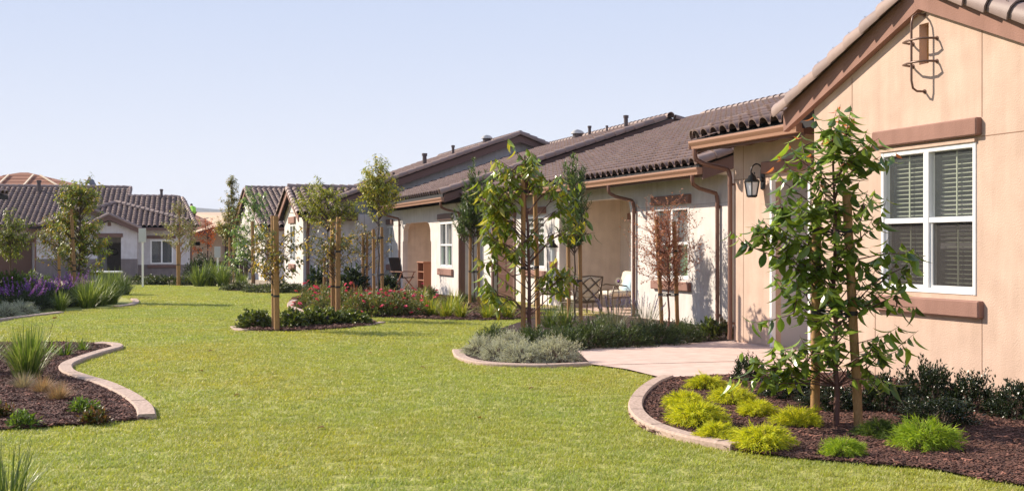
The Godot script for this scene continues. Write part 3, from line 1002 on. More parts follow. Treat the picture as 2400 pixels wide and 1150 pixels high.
	shell(h, x0 + 0.19, x1 + 0.4, -0.05, 2.7, 0.181, 13.0, "white_stucco")
	for p in [[38.4, 5.6, 0.085, 0.42], [42.6, 6.0, 0.07, 0.36], [40.0, 5.6, 0.045, 0.25]]:
		vent_pipe(deck, p[0] - s0, ye + (p[1] - ze) * sl + 0.09, p[1], p[2], p[3])
	dome_vent(deck, 43.8 - s0, ye + 6.6 * sl + 0.1, 6.0)


func end_house() -> void:
	# the taller roof behind, with its gable end above the third house, and the low wing on its left
	var bs := row_basis(-900, -2850)
	var s0 := 49.0
	var h := thing("white_house", "white house at the end of the row with brown raked roof and vents", "house", Vector3(9.817, -0.14, 0) + bs.x * s0, bs)
	var zc := -1.33
	var ze := -1.93
	var ye := 3.32
	var sl := 0.365
	var run := 7.33
	var ew := MB.new()
	ew.prism(PackedVector2Array([Vector2(zc, -0.1), Vector2(zc, ye + 0.1), Vector2(ze + run, ye + run * sl - 0.15), Vector2(12.0, ye - 0.1), Vector2(12.0, -0.1)]), Transform3D(Basis(Vector3(0, 0, 1), Vector3.UP, Vector3(1, 0, 0)), Vector3.ZERO), 0.0, 0.2)
	part("end_wall", ew.mesh(M.far_stucco), h)
	var fw := MB.new()
	fw.bx(Vector3(0.2, -0.1, zc), Vector3(13.0, 2.9, zc + 0.2))
	part("front_wall", fw.mesh(M.white_stucco), h)
	shell(h, 0.21, 13.0, -0.1, 2.8, zc + 0.21, 12.0, "white_stucco")
	var xr := -0.4
	var deck := deck_plane(h, "roof", xr, 13.2, ye, ze, sl, run)
	tiles(deck, slope_t(xr, ye, ze - 0.03, sl), 13.4, run, func(x, z): return x < 12.0 or z > 3.0, 220)
	var bk := MB.new()
	bk.prism(PackedVector2Array([Vector2(0, 0), Vector2(run, -run * sl), Vector2(run, -run * sl - 0.1), Vector2(0, -0.1)]), Transform3D(Basis(Vector3(0, 0, 1), Vector3.UP, Vector3(1, 0, 0)), Vector3(0, ye + run * sl, ze + run)), xr, 13.2)
	part("roof_deck", bk.mesh(M.felt), h)
	caps(deck, "ridge_tile", Vector3(xr, ye + run * sl + 0.06, ze + run), Vector3(13.0, ye + run * sl + 0.06, ze + run), Vector3.UP, 0.13)
	caps(deck, "rake_tile", Vector3(xr - 0.03, ye + 0.03, ze - 0.1), Vector3(xr - 0.03, ye + 0.03 + (run + 0.1) * sl, ze + run), Vector3(0, 1, -sl).normalized(), 0.14)
	caps(deck, "rake_tile", Vector3(xr - 0.03, ye + 0.05 + (run - 1.6) * sl, ze + run + 1.6), Vector3(xr - 0.03, ye + 0.05 + run * sl, ze + run), Vector3(0, 1, sl).normalized(), 0.14)
	rake_board(h, xr - 0.045, Vector2(ye - 0.02, ze + 0.03), Vector2(ye - 0.02 + run * sl, ze + run), 0.26, 0.045)
	rake_board(h, xr - 0.044, Vector2(ye - 0.02 + run * sl, ze + run + 0.001), Vector2(ye - 0.02, ze + 2 * run), 0.26, 0.045)
	for p in [[1.2, 1.9, 0.11, 0.5], [1.3, 3.1, 0.075, 0.42], [1.0, 0.6, 0.06, 0.18]]:
		vent_pipe(deck, p[0], ye + (p[1] - ze) * sl + 0.09, p[1], p[2], p[3])
	dome_vent(deck, 2.6, ye + (4.9 - ze) * sl + 0.1, 4.9)


func gabled_wing(label: String, at: Vector3, bs: Basis, run: float, front_w: float, y0: float, ye: float, sl: float, deep: float, low_limit: float, budget: int, with_window: bool) -> void:
	# gable front in the plane z = 0 (towards the lawn); near eave at x = -over; ridge along z
	var over := 0.5
	var h := thing("gabled_house", label, "house", at, bs)
	var half := run - over
	var top := ye + run * sl
	var mb := MB.new()
	var holes := []
	if with_window:
		holes = [[half - 0.55, half + 0.85, 0.85, 2.3]]
	var x1: float = half * 2.0
	wall(mb, 0.0, x1, y0, ye, 0.0, 0.18, holes)
	mb.prism(PackedVector2Array([Vector2(0, ye + 0.0), Vector2(0, ye + over * sl - 0.1), Vector2(half, top - 0.1), Vector2(x1, ye + over * sl - 0.1), Vector2(x1, ye)]), Transform3D(), 0.0, 0.18)
	part("gable_wall", mb.mesh(M.white_stucco), h)
	if with_window:
		window(h, half - 0.55, half + 0.85, 0.85, 2.3, 0.0, "plain")
		trim_block(h, "lintel", half - 0.65, half + 0.95, 2.36, 2.62, 0.0)
		trim_block(h, "window_sill", half - 0.65, half + 0.95, 0.55, 0.78, 0.0)
		ornament(h, half, ye + 0.55, 0.0, 1.0)
	else:
		for k in 3:
			var vb := MB.new()
			vb.tube([Vector3(half, top - 0.6 - 0.45 * k, -0.06), Vector3(half, top - 0.6 - 0.45 * k, 0.02)], [0.1, 0.1], 10)
			part("gable_vent", vb.mesh(M.brown_paint), h)
	var sw := MB.new()
	sw.bx(Vector3(0.0, y0, 0.181), Vector3(0.18, ye + 0.05, deep))
	part("side_wall", sw.mesh(M.far_stucco), h)
	var sw2 := MB.new()
	sw2.bx(Vector3(x1 - 0.18, y0, 0.181), Vector3(x1, ye + 0.05, deep))
	sw2.bx(Vector3(0.18, y0, deep - 0.2), Vector3(x1 - 0.18, ye + 0.05, deep))
	part("side_wall", sw2.mesh(M.white_stucco), h)
	# roof planes: x is up the slope here
	var zr := -0.22
	for s in [1.0, -1.0]:
		var ex: float = -over if s > 0 else x1 + over
		var dk := MB.new()
		dk.prism(PackedVector2Array([Vector2(ex, ye), Vector2(ex + s * run, top), Vector2(ex + s * run, top - 0.1), Vector2(ex, ye - 0.1)]), Transform3D(), zr, deep if s < 0 else minf(deep, low_limit))
		var deck := part("roof", dk.mesh(M.felt), h)
		if s > 0:
			var up := Vector3(1, sl, 0).normalized()
			var t := Transform3D(Basis(Vector3(0, 0, -1), Vector3(-sl, 1, 0).normalized(), up), Vector3(ex - 0.03, ye, deep))
			tiles(deck, t, deep - zr, run * sqrt(1 + sl * sl), func(x, z): return (deep - x) < low_limit or z > 1.9, budget)
		caps(deck, "rake_tile", Vector3(ex - s * 0.05, ye + 0.04, zr - 0.02), Vector3(ex + s * run, top + 0.04, zr - 0.02), Vector3(-sl * s, 1, 0).normalized(), 0.13)
		var rb := MB.new()
		rb.prism(PackedVector2Array([Vector2(ex, ye), Vector2(ex + s * run, top), Vector2(ex + s * run, top - 0.26), Vector2(ex, ye - 0.26)]), Transform3D(), zr - 0.04 - 0.001 * s, zr)
		part("rake_board", rb.mesh(M.trim_stucco), h)
	caps(h, "ridge_tile", Vector3(half, top + 0.06, zr), Vector3(half, top + 0.06, deep), Vector3.UP, 0.14)
	var gt := MB.new()
	gt.prism(PackedVector2Array([Vector2(-over - 0.06, ye - 0.02), Vector2(-over + 0.03, ye - 0.02), Vector2(-over + 0.03, ye - 0.15), Vector2(-over - 0.03, ye - 0.15)]), Transform3D(), zr + 0.1, minf(deep, low_limit))
	part("gutter", gt.mesh(M.fascia), h)
	var sf := MB.new()
	sf.bx(Vector3(-over + 0.03, ye - 0.2, 0.05), Vector3(-0.002, ye - 0.12, minf(deep, low_limit)))
	part("soffit", sf.mesh(M.soffit), h)
	var ds := MB.new()
	ds.tube([Vector3(-over, ye - 0.1, 0.12), Vector3(-over + 0.05, ye - 0.25, 0.13), Vector3(-0.09, ye - 0.55, 0.16), Vector3(-0.06, ye - 0.7, 0.16), Vector3(-0.06, y0, 0.16)], [0.06, 0.06, 0.06, 0.06, 0.06], 8)
	part("downspout", ds.mesh(M.downspout), h)


func facing_house() -> void:
	var dv := Vector3(-0.2449, 0, -0.9695)
	var bs := Basis(dv, Vector3.UP, dv.cross(Vector3.UP))
	# here x runs into the house and z along its front to the right
	var o := Vector3(-21.88, 0, -66)
	var h := thing("facing_house", "two tone house with dark door facing across the far end of lawn", "house", o, bs)
	var y0 := -0.45
	var box := func(m: Material, called: String, xa: float, xb: float, ya: float, yb: float, za: float, zb: float, bev := 0.0):
		var mb := MB.new()
		mb.bx(Vector3(xa, ya, za), Vector3(xb, yb, zb), bev)
		return part(called, mb.mesh(m), h)
	# profile in the plane of the front, (z, y), pushed from xa to xb
	var slab := func(m: Material, called: String, poly: Array, xa: float, xb: float):
		var mb := MB.new()
		var pv := PackedVector2Array(poly)
		mb.prism(pv, Transform3D(Basis(Vector3(0, 0, 1), Vector3.UP, Vector3(1, 0, 0)), Vector3.ZERO), xa, xb)
		return part(called, mb.mesh(m), h)
	var ys := 0.781
	var yr := 0.447
	# right part with the window
	var ra := 1.392
	var rb := 4.227
	var wa := 2.129
	var wb := 3.343
	var wy0 := 0.494
	var wy1 := 1.804
	var yt := 2.459
	var up := MB.new()
	wall(up, ra, rb, yr, yt, 0.0, 0.2, [[wa, wb, wy0, wy1]])
	up.swap_xz()
	part("upper_wall", up.mesh(M.far_stucco), h)
	box.call(M.wainscot_stucco, "wainscot", -0.03, 0.2, y0, yr, ra, rb + 0.02)
	box.call(M.white_stucco, "side_wall", 0.2, 8.0, y0, yt, rb - 0.2, rb)
	# the window is built straight in the front plane
	var fr := MB.new()
	for z in [wa, (wa + wb) * 0.5 - 0.04, wb - 0.08]:
		fr.bx(Vector3(-0.03, wy0, z), Vector3(0.06, wy1, z + 0.08))
	for y in [wy0, wy1 - 0.07]:
		fr.bx(Vector3(-0.028, y, wa + 0.08), Vector3(0.06, y + 0.07, wb - 0.08))
	var win := part("window", fr.mesh(M.vinyl), h)
	for k in 2:
		var g := MB.new()
		var za: float = wa + 0.08 + k * (wb - wa) * 0.5 - k * 0.04
		var zb: float = za + (wb - wa) * 0.5 - 0.12
		g.quad(Vector3(0.02, wy0, za), Vector3(0.02, wy0, zb), Vector3(0.02, wy1, zb), Vector3(0.02, wy1, za), Vector3(-1, 0, 0))
		part("pane", g.mesh(M.glass), win)
	var bkk := MB.new()
	bkk.bx(Vector3(0.3, wy0, wa), Vector3(0.32, wy1, wb))
	part("window_recess", bkk.mesh(M.dark_inside), win)
	box.call(M.brown_paint, "lintel", -0.08, 0.02, 1.874, 2.038, 1.95, 3.479, 0.01)
	box.call(M.brown_paint, "window_sill", -0.1, -0.031, 0.284, 0.447, 1.972, 3.501, 0.01)
	# left part with the garage door
	var la := -6.982
	var lb := -3.678
	box.call(M.far_stucco, "upper_wall", 1.2, 1.4, y0, 2.342, la, lb)
	box.call(M.door_brown, "garage_door", 1.1, 1.19, y0, 1.637, -5.932, -4.106)
	box.call(M.brown_paint, "lintel", 1.08, 1.2, 1.659, 1.864, -6.142, -3.914, 0.01)
	# gabled middle part
	var ma := -3.721
	var g2 := [Vector2(ma, ys), Vector2(ma, 2.345), Vector2(-1.211, 3.413), Vector2(1.392, 2.408), Vector2(1.392, ys), Vector2(0.703, ys), Vector2(0.703, 2.125), Vector2(-0.598, 2.125), Vector2(-0.598, ys)]
	slab.call(M.far_stucco, "upper_wall", g2, 0.0, 0.25)
	box.call(M.wainscot_stucco, "wainscot", -0.03, 0.25, y0, ys, ma - 0.02, -0.686)
	box.call(M.far_stucco, "side_wall", 0.25, 1.4, y0, 2.345, ma, ma + 0.2)
	# the porch gable, standing forward
	var pa := -1.211
	var pb := 1.481
	var oa := -0.554
	var ob := 0.659
	var oy := 1.94
	var pp := [Vector2(pa, ys), Vector2(pa, 2.215), Vector2(0.062, 2.82), Vector2(pb, 2.222), Vector2(pb, ys), Vector2(ob, ys), Vector2(ob, oy), Vector2(oa, oy), Vector2(oa, ys)]
	slab.call(M.far_stucco, "porch_wall", pp, -0.9, -0.7)
	box.call(M.wainscot_stucco, "wainscot", -0.93, -0.7, y0, ys, pa - 0.02, oa)
	box.call(M.wainscot_stucco, "wainscot", -0.93, -0.7, y0, ys, ob, pb + 0.02)
	box.call(M.far_stucco, "side_wall", -0.7, 0.0, y0, 2.222, pb - 0.2, pb)
	box.call(M.far_stucco, "side_wall", -0.7, 1.2, y0, oy + 0.3, oa - 0.2, oa)
	box.call(M.far_stucco, "side_wall", -0.7, 1.2, y0, oy + 0.3, ob, ob + 0.2)
	box.call(M.far_stucco, "porch_wall", 1.2, 1.3, y0, oy + 0.3, oa, ob)
	box.call(M.far_stucco, "porch_ceiling", -0.7, 1.2, oy + 0.22, oy + 0.3, oa, ob)
	box.call(M.brown_paint, "lintel", -0.98, -0.88, 1.952, 2.149, -0.642, 0.747, 0.01)
	var da := -0.202
	var db := 0.592
	var dy := 1.639
	var dm := MB.new()
	dm.bx(Vector3(1.1, y0 + 0.1, da), Vector3(1.19, dy, db))
	for k in 2:
		for r in 3:
			var z: float = lerpf(da, db, 0.14 + 0.4 * k)
			dm.bx(Vector3(1.085, y0 + 0.25 + 0.62 * r, z), Vector3(1.101, y0 + 0.72 + 0.62 * r, z + (db - da) * 0.32), 0.006)
	var door := part("door", dm.mesh(M.door_dark), h)
	var wr := MB.new()
	var ringp := []
	var ringr := []
	for k in 13:
		ringp.append(Vector3(1.07, y0 + 1.6 + 0.17 * sin(TAU * k / 12.0), (da + db) * 0.5 + 0.17 * cos(TAU * k / 12.0)))
		ringr.append(0.04)
	wr.tube(ringp, ringr, 5)
	part("wreath", wr.mesh(M.dark_cloth), door)
	box.call(M.brown_paint, "gable_vent", -0.93, -0.9, 2.542, 2.751, -0.026, 0.15, 0.01)
	# rake boards of the two gables
	var rake := func(z1: float, ya: float, z2: float, yb: float, x: float, hi: float):
		var mb := MB.new()
		mb.prism(PackedVector2Array([Vector2(z1, ya), Vector2(z2, yb), Vector2(z2, yb - hi), Vector2(z1, ya - hi)]), Transform3D(Basis(Vector3(0, 0, 1), Vector3.UP, Vector3(1, 0, 0)), Vector3.ZERO), x - 0.05, x)
		part("rake_board", mb.mesh(M.fascia), h)
		var dk := MB.new()
		dk.prism(PackedVector2Array([Vector2(z1, ya + 0.03), Vector2(z2, yb + 0.03), Vector2(z2, yb - 0.07), Vector2(z1, ya - 0.07)]), Transform3D(Basis(Vector3(0, 0, 1), Vector3.UP, Vector3(1, 0, 0)), Vector3.ZERO), x, x + 3.5)
		part("roof_deck", dk.mesh(M.felt), h)
		var n := Vector3(0, absf(z2 - z1), -(yb - ya) * signf(z2 - z1)).normalized()
		caps(h, "rake_tile", Vector3(x, ya + 0.04, z1), Vector3(x, yb + 0.04, z2), n, 0.12)
	rake.call(-4.17, 2.275, -1.211, 3.552, -0.35, 0.26)
	rake.call(-0.114, 3.097, -1.211, 3.552, -0.352, 0.26)
	rake.call(-1.494, 2.352, 0.062, 3.121, -1.2, 0.26)
	rake.call(1.704, 2.362, 0.062, 3.121, -1.202, 0.26)
	# main roof
	var ex := -0.5
	var ye := 2.483
	var run := 6.6
	var sl := 0.36
	var z0 := -7.191
	var z1 := 4.614
	var big := MB.new()
	var pf := PackedVector2Array([Vector2(0, 0), Vector2(run, run * sl), Vector2(run, run * sl - 0.1), Vector2(0, -0.1)])
	var zmid := 0.703
	big.prism(pf, Transform3D(Basis(Vector3(1, 0, 0), Vector3.UP, Vector3(0, 0, 1)), Vector3(ex, ye, 0)), z0, zmid)
	var up2 := Vector3(1, sl, 0).normalized()
	var deck := part("roof", big.mesh(M.felt), h)
	var lr := run * sqrt(1 + sl * sl)
	var lr2 := 5.0 * sqrt(1 + sl * sl)
	# slope axes: x along the front from right to left so that y is up
	var t := Transform3D(Basis(Vector3(0, 0, -1), Vector3(-sl, 1, 0).normalized(), up2), Vector3(ex - 0.03, ye, z1))
	tiles(deck, t, z1 - z0, lr, func(x, z): return x > z * 0.16 and (z < lr2 or x > z1 - zmid), 300)
	var low := MB.new()
	var run2 := 5.0
	low.prism(PackedVector2Array([Vector2(0, 0), Vector2(run2, run2 * sl), Vector2(run2, run2 * sl - 0.1), Vector2(0, -0.1)]), Transform3D(Basis(Vector3(1, 0, 0), Vector3.UP, Vector3(0, 0, 1)), Vector3(ex, ye, 0)), zmid, z1 - 0.9)
	part("roof_deck", low.mesh(M.felt), h)
	var hp := MB.new()
	hp.tri(Vector3(ex, ye, z1 - 0.9), Vector3(ex, ye, z1), Vector3(ex + run2, ye + run2 * sl, z1 - 0.9), Vector3(-sl, 1, 0))
	hp.tri(Vector3(ex, ye, z1), Vector3(ex + run2, ye + run2 * sl, z1 - 0.9), Vector3(ex + 9, ye, z1), Vector3(0, 1, 1))
	part("roof_deck", hp.mesh(M.felt), h)
	var back := MB.new()
	back.bx(Vector3(ex + run, y0, z0), Vector3(ex + run + 0.1, ye + run * sl - 0.02, zmid))
	back.bx(Vector3(ex + run2, y0, zmid), Vector3(ex + run2 + 0.1, ye + run2 * sl - 0.02, z1 - 0.95))
	part("ridge_wall", back.mesh(M.felt), h)
	caps(deck, "ridge_tile", Vector3(ex + run, ye + run * sl + 0.06, z0), Vector3(ex + run, ye + run * sl + 0.06, zmid), Vector3.UP, 0.15)
	caps(deck, "ridge_tile", Vector3(ex + run2, ye + run2 * sl + 0.06, zmid), Vector3(ex + run2, ye + run2 * sl + 0.06, z1 - 0.9), Vector3.UP, 0.14)
	caps(deck, "hip_tile", Vector3(ex, ye + 0.06, z1), Vector3(ex + run2, ye + run2 * sl + 0.06, z1 - 0.9), Vector3(-0.3, 1, 0.2).normalized(), 0.14)
	caps(deck, "rake_tile", Vector3(ex + run2, ye + run2 * sl + 0.06, zmid + 0.05), Vector3(ex + run, ye + run * sl + 0.06, zmid + 0.05), Vector3(-sl, 1, 0).normalized(), 0.13)
	# the hip lines that run down from the little peak in the middle of the slope
	var on := func(z: float, py: float):
		# the point of the roof plane at z with the height py
		return Vector3(ex + (py - ye) / sl, py + 0.14, z)
	var pk: Vector3 = on.call(0.15, ye + 3.75 * sl)
	caps(deck, "hip_tile", on.call(4.136, ye + 0.25), pk, Vector3(-sl, 1, 0).normalized(), 0.14)
	caps(deck, "hip_tile", on.call(-0.905, ye + 2.6 * sl), pk, Vector3(-sl, 1, 0).normalized(), 0.14)
	for e in [[1.659, z1 - 0.03], [z0, -4.021]]:
		box.call(M.fascia, "gutter", ex - 0.08, ex + 0.06, ye - 0.16, ye - 0.02, e[0], e[1])
	var ds := MB.new()
	ds.tube([Vector3(ex + 0.6, ye - 0.1, ma - 0.1), Vector3(0.3, ye - 0.35, ma - 0.06), Vector3(0.1, ye - 0.6, ma - 0.06), Vector3(0.1, y0, ma - 0.06)], [0.06, 0.06, 0.06, 0.06], 8)
	ds.tube([Vector3(-0.1, ye - 0.15, rb + 0.1), Vector3(0.05, ye - 0.5, rb + 0.07), Vector3(0.05, y0, rb + 0.07)], [0.06, 0.06, 0.06], 8)
	part("downspout", ds.mesh(M.downspout), h)
	for p in [[-4.234, 5.6, 0.14, 0.65], [2.577, 4.7, 0.1, 0.5]]:
		vent_pipe(deck, ex + p[1], ye + p[1] * sl + 0.1, p[0], p[2], p[3])
	var sc := MB.new()
	sc.tube([Vector3(-0.2, 1.843, -3.313), Vector3(-0.2, 1.706, -3.313), Vector3(-0.2, 1.591, -3.313)], [0.07, 0.12, 0.07], 6)
	part("wall_lamp", sc.mesh(M.black_iron), h)


func left_house() -> void:
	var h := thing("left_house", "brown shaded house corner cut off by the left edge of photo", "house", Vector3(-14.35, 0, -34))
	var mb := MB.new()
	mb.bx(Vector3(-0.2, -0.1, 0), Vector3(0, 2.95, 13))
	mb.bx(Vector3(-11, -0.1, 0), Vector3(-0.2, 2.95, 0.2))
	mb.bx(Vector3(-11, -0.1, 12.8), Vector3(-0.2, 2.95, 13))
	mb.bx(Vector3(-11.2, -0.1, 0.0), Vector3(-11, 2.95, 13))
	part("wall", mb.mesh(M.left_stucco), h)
	var sl := 0.35
	for s in [1.0, -1.0]:
		var dk := MB.new()
		var ex: float = 0.12 if s > 0 else -11.7
		dk.prism(PackedVector2Array([Vector2(ex, 2.9), Vector2(-5.6, 2.9 + absf(ex + 5.6) * sl), Vector2(-5.6, 2.78 + absf(ex + 5.6) * sl), Vector2(ex, 2.78)]), Transform3D(), -0.3, 13.3)
		var deck := part("roof", dk.mesh(M.felt), h)
		if s > 0:
			var t := Transform3D(Basis(Vector3(0, 0, -1), Vector3(sl, 1, 0).normalized(), Vector3(-1, sl, 0).normalized()), Vector3(ex, 2.9, 13.3))
			t.basis.x = t.basis.y.cross(t.basis.z)
			t.origin.z = -0.3 if t.basis.x.z > 0 else 13.3
			tiles(deck, t, 13.6, 6.0, everywhere, 0)
	var gw := MB.new()
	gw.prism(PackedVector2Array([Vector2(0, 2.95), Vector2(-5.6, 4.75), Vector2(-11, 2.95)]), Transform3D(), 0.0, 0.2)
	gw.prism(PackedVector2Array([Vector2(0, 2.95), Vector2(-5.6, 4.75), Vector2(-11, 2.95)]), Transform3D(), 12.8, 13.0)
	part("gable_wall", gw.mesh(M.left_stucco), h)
	for k in 3:
		window_x(h, 3.0 + 3.5 * k)


func window_x(h: Node3D, z: float) -> void:
	var fr := MB.new()
	for q in [z, z + 0.7, z + 1.4]:
		fr.bx(Vector3(-0.01, 0.9, q), Vector3(0.04, 2.3, q + 0.06))
	for y in [0.9, 2.24]:
		fr.bx(Vector3(-0.01, y, z + 0.06), Vector3(0.035, y + 0.06, z + 1.4))
	var w := part("window", fr.mesh(M.vinyl), h)
	var g := MB.new()
	g.bx(Vector3(0.001, 0.96, z + 0.06), Vector3(0.012, 2.24, z + 1.4))
	part("pane", g.mesh(M.dark_inside), w)


func far_buildings() -> void:
	# house being framed behind the facing house
	var a := Vector3(-36.961, 7.02, -92)
	var h := thing("unfinished_house", "unfinished house with bare red brown roof sheathing behind the facing house", "house", Vector3(a.x, -0.4, -92))
	var top := a.y + 0.4
	var yl := 3.0
	var rows := 16
	for k in rows:
		# courses of boards up the hip
		var f0 := float(k) / rows
		var f1 := float(k + 1) / rows
		var w0 := lerpf(18.0, 0.3, f0)
		var w1 := lerpf(18.0, 0.3, f1)
		var mb := MB.new()
		var z0 := lerpf(9.0, 0.0, f0)
		var z1 := lerpf(9.0, 0.0, f1)
		var y0 := lerpf(yl, top, f0)
		var y1 := lerpf(yl, top, f1)
		mb.quad(Vector3(-w0, y0 + 0.03, z0), Vector3(w0, y0 + 0.03, z0), Vector3(w1, y1, z1), Vector3(-w1, y1, z1), Vector3(0, 1, 1))
		mb.quad(Vector3(-w0, y0 + 0.03, z0), Vector3(w0, y0 + 0.03, z0), Vector3(w0, y0 - 0.02, z0), Vector3(-w0, y0 - 0.02, z0), Vector3(0, 0, 1))
		part("sheathing_board", mb.mesh(M.red_sheathing), h)
	var bk := MB.new()
	bk.tri(Vector3(18, yl, 9), Vector3(18, yl, -9), Vector3(0.3, top, 0), Vector3(1, 1, 0))
	bk.tri(Vector3(-18, yl, 9), Vector3(-18, yl, -9), Vector3(-0.3, top, 0), Vector3(-1, 1, 0))
	bk.quad(Vector3(-18, yl, -9), Vector3(18, yl, -9), Vector3(0.3, top, 0), Vector3(-0.3, top, 0), Vector3(0, 1, -1))
	part("roof", bk.mesh(M.red_sheathing), h)
	var wl := MB.new()
	wl.bx(Vector3(-17, 0, -8.5), Vector3(17, yl, 8.5))
	part("wall", wl.mesh(M.osb), h)
	for e in [[Vector2(-1.05, 0.6), Vector2(-0.9, 0.93)], [Vector2(0.95, 0.6), Vector2(0.95, 0.93)], [Vector2(3.9, 0.68), Vector2(1.5, 0.92)]]:
		var b := MB.new()
		var p0 := Vector3(e[0].x, lerpf(yl, top, e[0].y) + 0.12, lerpf(9.0, 0.0, e[0].y))
		var p1 := Vector3(e[1].x, lerpf(yl, top, e[1].y) + 0.12, lerpf(9.0, 0.0, e[1].y))
		b.bar(p0, p1, 0.13, 0.08)
		part("batten", b.mesh(M.lumber), h)
	# the sheathed roof in the gap between the houses
	var p := Vector3(-20.632, 2.384, -84)
	var q := thing("sheathed_house", "house with plain tan sheathed roof in the gap between tiled houses", "house", Vector3(p.x, -0.4, -84))
	var c := [Vector3(-22.298, 2.162, -82), Vector3(-21.234, 2.421, -82), Vector3(-17.839, 3.341, -82), Vector3(-19.537, 4.127, -96), Vector3(-26.341, 4.127, -96)]
	var rf := MB.new()
	for k in [[0, 1, 4], [1, 2, 4], [2, 3, 4]]:
		rf.tri(c[k[0]] - q.position, c[k[1]] - q.position, c[k[2]] - q.position, Vector3(0, 1, 1))
	part("roof", rf.mesh(M.osb), q)
	var fb := MB.new()
	fb.bar(c[1] - q.position + Vector3(0, -0.13, 0.05), c[2] - q.position + Vector3(0, -0.13, 0.05), 0.06, 0.26)
	part("fascia", fb.mesh(M.soffit), q)
	var w2 := MB.new()
	w2.prism(PackedVector2Array([Vector2(c[0].x - p.x, 0), Vector2(c[0].x - p.x, c[0].y + 0.1), Vector2(c[1].x - p.x, c[1].y + 0.1), Vector2(c[2].x - p.x, c[2].y + 0.1), Vector2(c[2].x - p.x, 0)]), Transform3D(), -0.6, -0.4)
	part("wall", w2.mesh(M.far_brown), q)
	var bm := MB.new()
	bm.bx(Vector3(-2.6, 1.9, 0.2), Vector3(-0.8, 2.15, 0.5))
	bm.bx(Vector3(-1.0, 0.0, 0.2), Vector3(-0.8, 1.9, 0.4))
	part("porch_beam", bm.mesh(M.brown_paint), q)
	var fn := thing("fence", "low dark brown wall in the gap under the tan roof", "fence", Vector3(Vector3(-17.193, -0.096, -70).x, -0.35, -70))
	for k in 16:
		var b := MB.new()
		b.bx(Vector3(-1.9 + 0.26 * k, 0, -0.02 + 0.012 * (k % 2)), Vector3(-1.9 + 0.26 * k + 0.24, 0.95, 0.03), 0.01)
		part("board", b.mesh(M.dark_cloth if k % 3 == 0 else M.soffit), fn)
	# hills at the horizon
	var hl := MB.new()
	var nz := FastNoiseLite.new()
	nz.seed = 4
	nz.frequency = 0.0009
	var px := Vector3.ZERO
	for k in 61:
		var x := -4200.0 + 110.0 * k
		var hgt := 88.0 + 30.0 * nz.get_noise_1d(x * 2.0)
		var cur := Vector3(x, hgt, -3000)
		if k > 0:
			hl.quad(Vector3(px.x, -5, -2700), Vector3(cur.x, -5, -2700), cur, px, Vector3(0, 1, 1))
			hl.quad(Vector3(px.x, -5, -3300), Vector3(cur.x, -5, -3300), cur, px, Vector3(0, 1, -1))
		px = cur
	top_mesh("hills", hl.mesh(M.hill))


# ------------------------------------------------------------------ people: capsules joined with a smooth minimum, meshed as surface nets
func body_mesh(bones: Array, cell: float, blend: float, m: Material) -> ArrayMesh:
	var lo := Vector3(1e9, 1e9, 1e9)
	var hi := -lo
	for b in bones:
		for e in [[b[0], b[2]], [b[1], b[3]]]:
			lo = lo.min(e[0] - Vector3.ONE * (e[1] + cell * 2))
			hi = hi.max(e[0] + Vector3.ONE * (e[1] + cell * 2))
	var nx := int((hi.x - lo.x) / cell) + 2
	var ny := int((hi.y - lo.y) / cell) + 2
	var nz := int((hi.z - lo.z) / cell) + 2
	var f := PackedFloat32Array()
	f.resize(nx * ny * nz)
	for k in nz:
		for j in ny:
			for i in nx:
				var p := lo + Vector3(i, j, k) * cell
				var d := 1e3
				for b in bones:
					var ab: Vector3 = b[1] - b[0]
					var t := clampf((p - b[0]).dot(ab) / maxf(ab.length_squared(), 1e-6), 0, 1)
					var q: float = p.distance_to(b[0] + ab * t) - lerpf(b[2], b[3], t)
					var hh := clampf(0.5 + 0.5 * (d - q) / blend, 0, 1)
					d = lerpf(d, q, hh) - blend * hh * (1 - hh)
				f[(k * ny + j) * nx + i] = d
	var cellv := {}
	for k in nz - 1:
		for j in ny - 1:
			for i in nx - 1:
				var s := Vector3.ZERO
				var n := 0
				for e in [[0, 0, 0, 1, 0, 0], [0, 1, 0, 1, 1, 0], [0, 0, 1, 1, 0, 1], [0, 1, 1, 1, 1, 1], [0, 0, 0, 0, 1, 0], [1, 0, 0, 1, 1, 0], [0, 0, 1, 0, 1, 1], [1, 0, 1, 1, 1, 1], [0, 0, 0, 0, 0, 1], [1, 0, 0, 1, 0, 1], [0, 1, 0, 0, 1, 1], [1, 1, 0, 1, 1, 1]]:
					var a := f[((k + e[2]) * ny + j + e[1]) * nx + i + e[0]]
					var b := f[((k + e[5]) * ny + j + e[4]) * nx + i + e[3]]
					if (a < 0) != (b < 0):
						var t := a / (a - b)
						s += Vector3(lerpf(e[0], e[3], t), lerpf(e[1], e[4], t), lerpf(e[2], e[5], t))
						n += 1
				if n:
					cellv[(k * ny + j) * nx + i] = lo + (Vector3(i, j, k) + s / n) * cell
	var mb := MB.new()
	var step := [1, nx, nx * ny]
	for key in cellv:
		for ax in 3:
			var a := f[key]
			var b := f[key + step[ax]] if key + step[ax] < f.size() else a
			if (a < 0) != (b < 0):
				var u: int = step[(ax + 1) % 3]
				var w: int = step[(ax + 2) % 3]
				if cellv.has(key - u) and cellv.has(key - w) and cellv.has(key - u - w):
					var out := Vector3.ZERO
					out[ax] = 1.0 if a < 0 else -1.0
					mb.quad(cellv[key], cellv[key - u], cellv[key - u - w], cellv[key - w], out)
	return mb.mesh(m)


